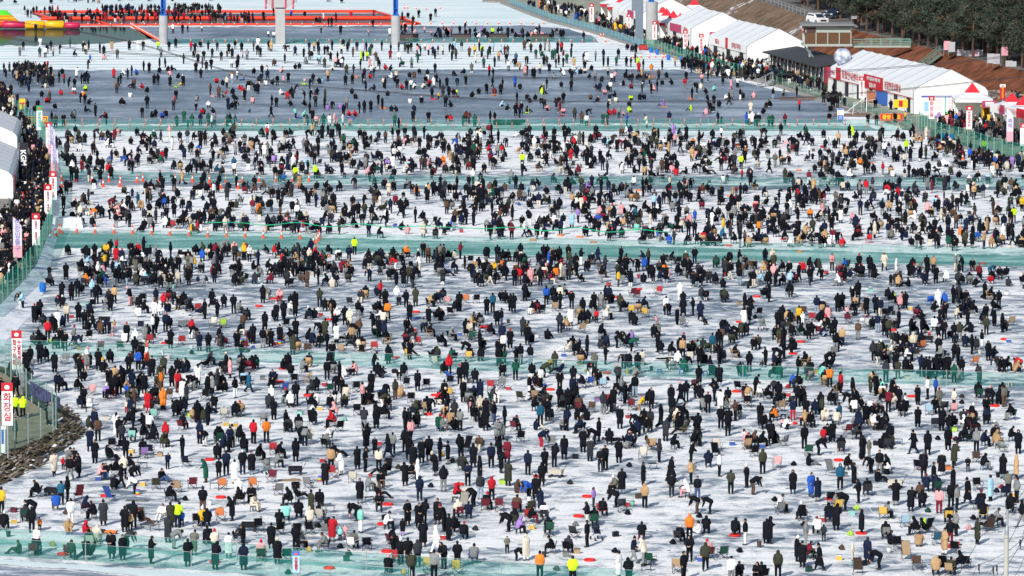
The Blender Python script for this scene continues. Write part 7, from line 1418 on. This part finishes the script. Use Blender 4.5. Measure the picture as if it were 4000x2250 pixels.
if far:
    P_={}
    for k in 'CO':
        j=joined(k); P_[k]=(np.array(j.v,dtype=np.float32),flat(j.f),np.repeat(0,len(j.v)),j)
    its=[]
    for k,loc,rot,col in far:
        v,f,_,j=P_[k]; c=np.ones((len(v),4),dtype=np.float32); c[:,:3]=crgb(col); its.append((v,f,c,loc,rot,1.0))
    o=ob('far_seats',stuff_mesh('far_seats',its,M_cr)); tag(o,'hundreds of small folding chairs and stools among the distant crowd','seats',kind='stuff')
# sledges on the rink
slb=MB(); slb.box((0,0,.12),(.5,.9,.05)); [slb.box((x,0,.05),(.03,1.0,.1)) for x in (-.22,.22)]; slb.tube([(-.2,.4,.1),(-.2,.55,.65),(.2,.55,.65),(.2,.4,.1)],.02,5); SL=slb.mesh('sledge',[M_pla])
for c,(x,y),col in [(0,(1400,890),'p'),(0,(1770,880),'e'),(0,(740,940),'r'),(0,(2150,970),'p'),(0,(2430,805),'u'),(1,(315,990),'r'),(1,(1010,780),'a'),(1,(1280,1090),'a'),(1,(430,1190),'u'),(1,(950,1190),'u'),(1,(1790,1000),'r'),(1,(2010,975),'x'),(1,(2395,962),'a'),(1,(490,850),'e'),(2,(150,1140),'e'),(2,(500,1165),'r'),(2,(1525,1075),'t'),(2,(1800,998),'a'),(2,(1930,1160),'v'),(2,(840,1030),'u'),(2,(620,750),'u'),(2,(1400,775),'a'),(2,(2200,895),'p'),(1,(600,950),'k'),(1,(1380,795),'u'),(0,(1330,880),'b')]:
    px,py=TP(c,0,x,y); o=ob('ice_sledge',SL,loc=G(px,py,.04),rz=R.uniform(-1.5,1.5),color=crgb(col)); o['category']='sledge'; o['group']='sledges on the rink'; ITEMS.append([o,'%s ice sledge on the dark rink'%cname(col),'%s sledge'%cname(col),px,py,col!='k'])
for o,k,px,py in CONES:
    o['category']='bollard' if k=='p' else 'traffic cone'; o['group']='orange posts along the rink edge' if k=='p' else 'orange cones marking the ice'
# ---------------- labels that single each thing out ----------------
used=set(); 
for o in COL.objects:
    if o.get('label'): used.add(o['label'])
def rel(a,b):
    dx=b[3]-a[3]; dy=b[4]-a[4]
    if abs(dx)>1.2*abs(dy): return 'just left of' if dx>0 else 'just right of'
    return 'just behind' if dy>0 else 'just in front of'
refs=[i for i in ITEMS if i[5]]
for it in ITEMS:
    base=it[1]; nb=sorted((q for q in refs if q is not it),key=lambda q:(q[3]-it[3])**2+((q[4]-it[4])*1.3)**2)[:14]
    lab=None
    for q in nb:
        t='%s, %s %s'%(base,rel(it,q),q[2])
        if len(t.split())<=16 and t not in used: lab=t;break
    if lab is None:
        for q in nb[:8]:
            for q2 in nb[:8]:
                if q is q2: continue
                t='%s, between %s and %s'%(it[2],q[2],q2[2])
                if len(t.split())<=16 and t not in used: lab=t;break
            if lab: break
    if lab is None: lab=base+' among the far anglers'
    used.add(lab); it[0]['label']=lab
def near_ref(px,py,refs2):
    return sorted(refs2,key=lambda q:(q[3]-px)**2+(q[4]-py)**2)
ROWN={'p':'thin orange bollard post at the rink edge','b':'orange and white traffic cone on the ice','c':'small orange traffic cone'}
rows={}
for o,k,px,py in CONES: rows.setdefault((k,round(py/14) if k!='b' else round(py/12)),[]).append((px,py,o))
ORD=['first','second','third','fourth','fifth','sixth','seventh','eighth','ninth','tenth']
def ordw(i):
    if i<10: return ORD[i]
    return '%d%s'%(i+1,'th' if (i+1)%100 in(11,12,13) or (i+1)%10 not in(1,2,3) else {1:'st',2:'nd',3:'rd'}[(i+1)%10])
NAMES={}
srt=sorted(rows.items(),key=lambda kv:(kv[0][0],kv[0][1]))
for ri,((k,r),L) in enumerate(srt):
    L.sort(key=lambda t:t[0]); my=sum(t[1] for t in L)/len(L)
    where={'p':'near row of bollards' if my>497 else 'far row of bollards'}.get(k)
    if where is None: where='narrow skating lane' if 150<my<175 else 'red inflatable barrier' if my<112 and k=='c' else 'pool edge' if my<150 else 'right bank foot' if k=='c' else ('far side of the net' if my<725 else 'near side of the far net' if my<760 else 'wet channel')
    for i,(x,y,o) in enumerate(L):
        if k=='p' and i==len(L)-1: t='orange bollard post at the right end of the %s along the rink'%where
        else: t='%s %s from left, %s'%(ordw(i),'orange bollard post' if k=='p' else 'orange cone',where)
        j=0
        while t in used:
            j+=1; t='%s %s from left in its line, %s, %s'%(ordw(i),'orange post' if k=='p' else 'orange cone',where,('farther back','nearer','at the bend','beside the others','by the ice edge','lower line','upper line')[min(j-1,6)])
            if j>7: break
        used.add(t); o['label']=t
print('objects',len(COL.objects),'seats',cnt)
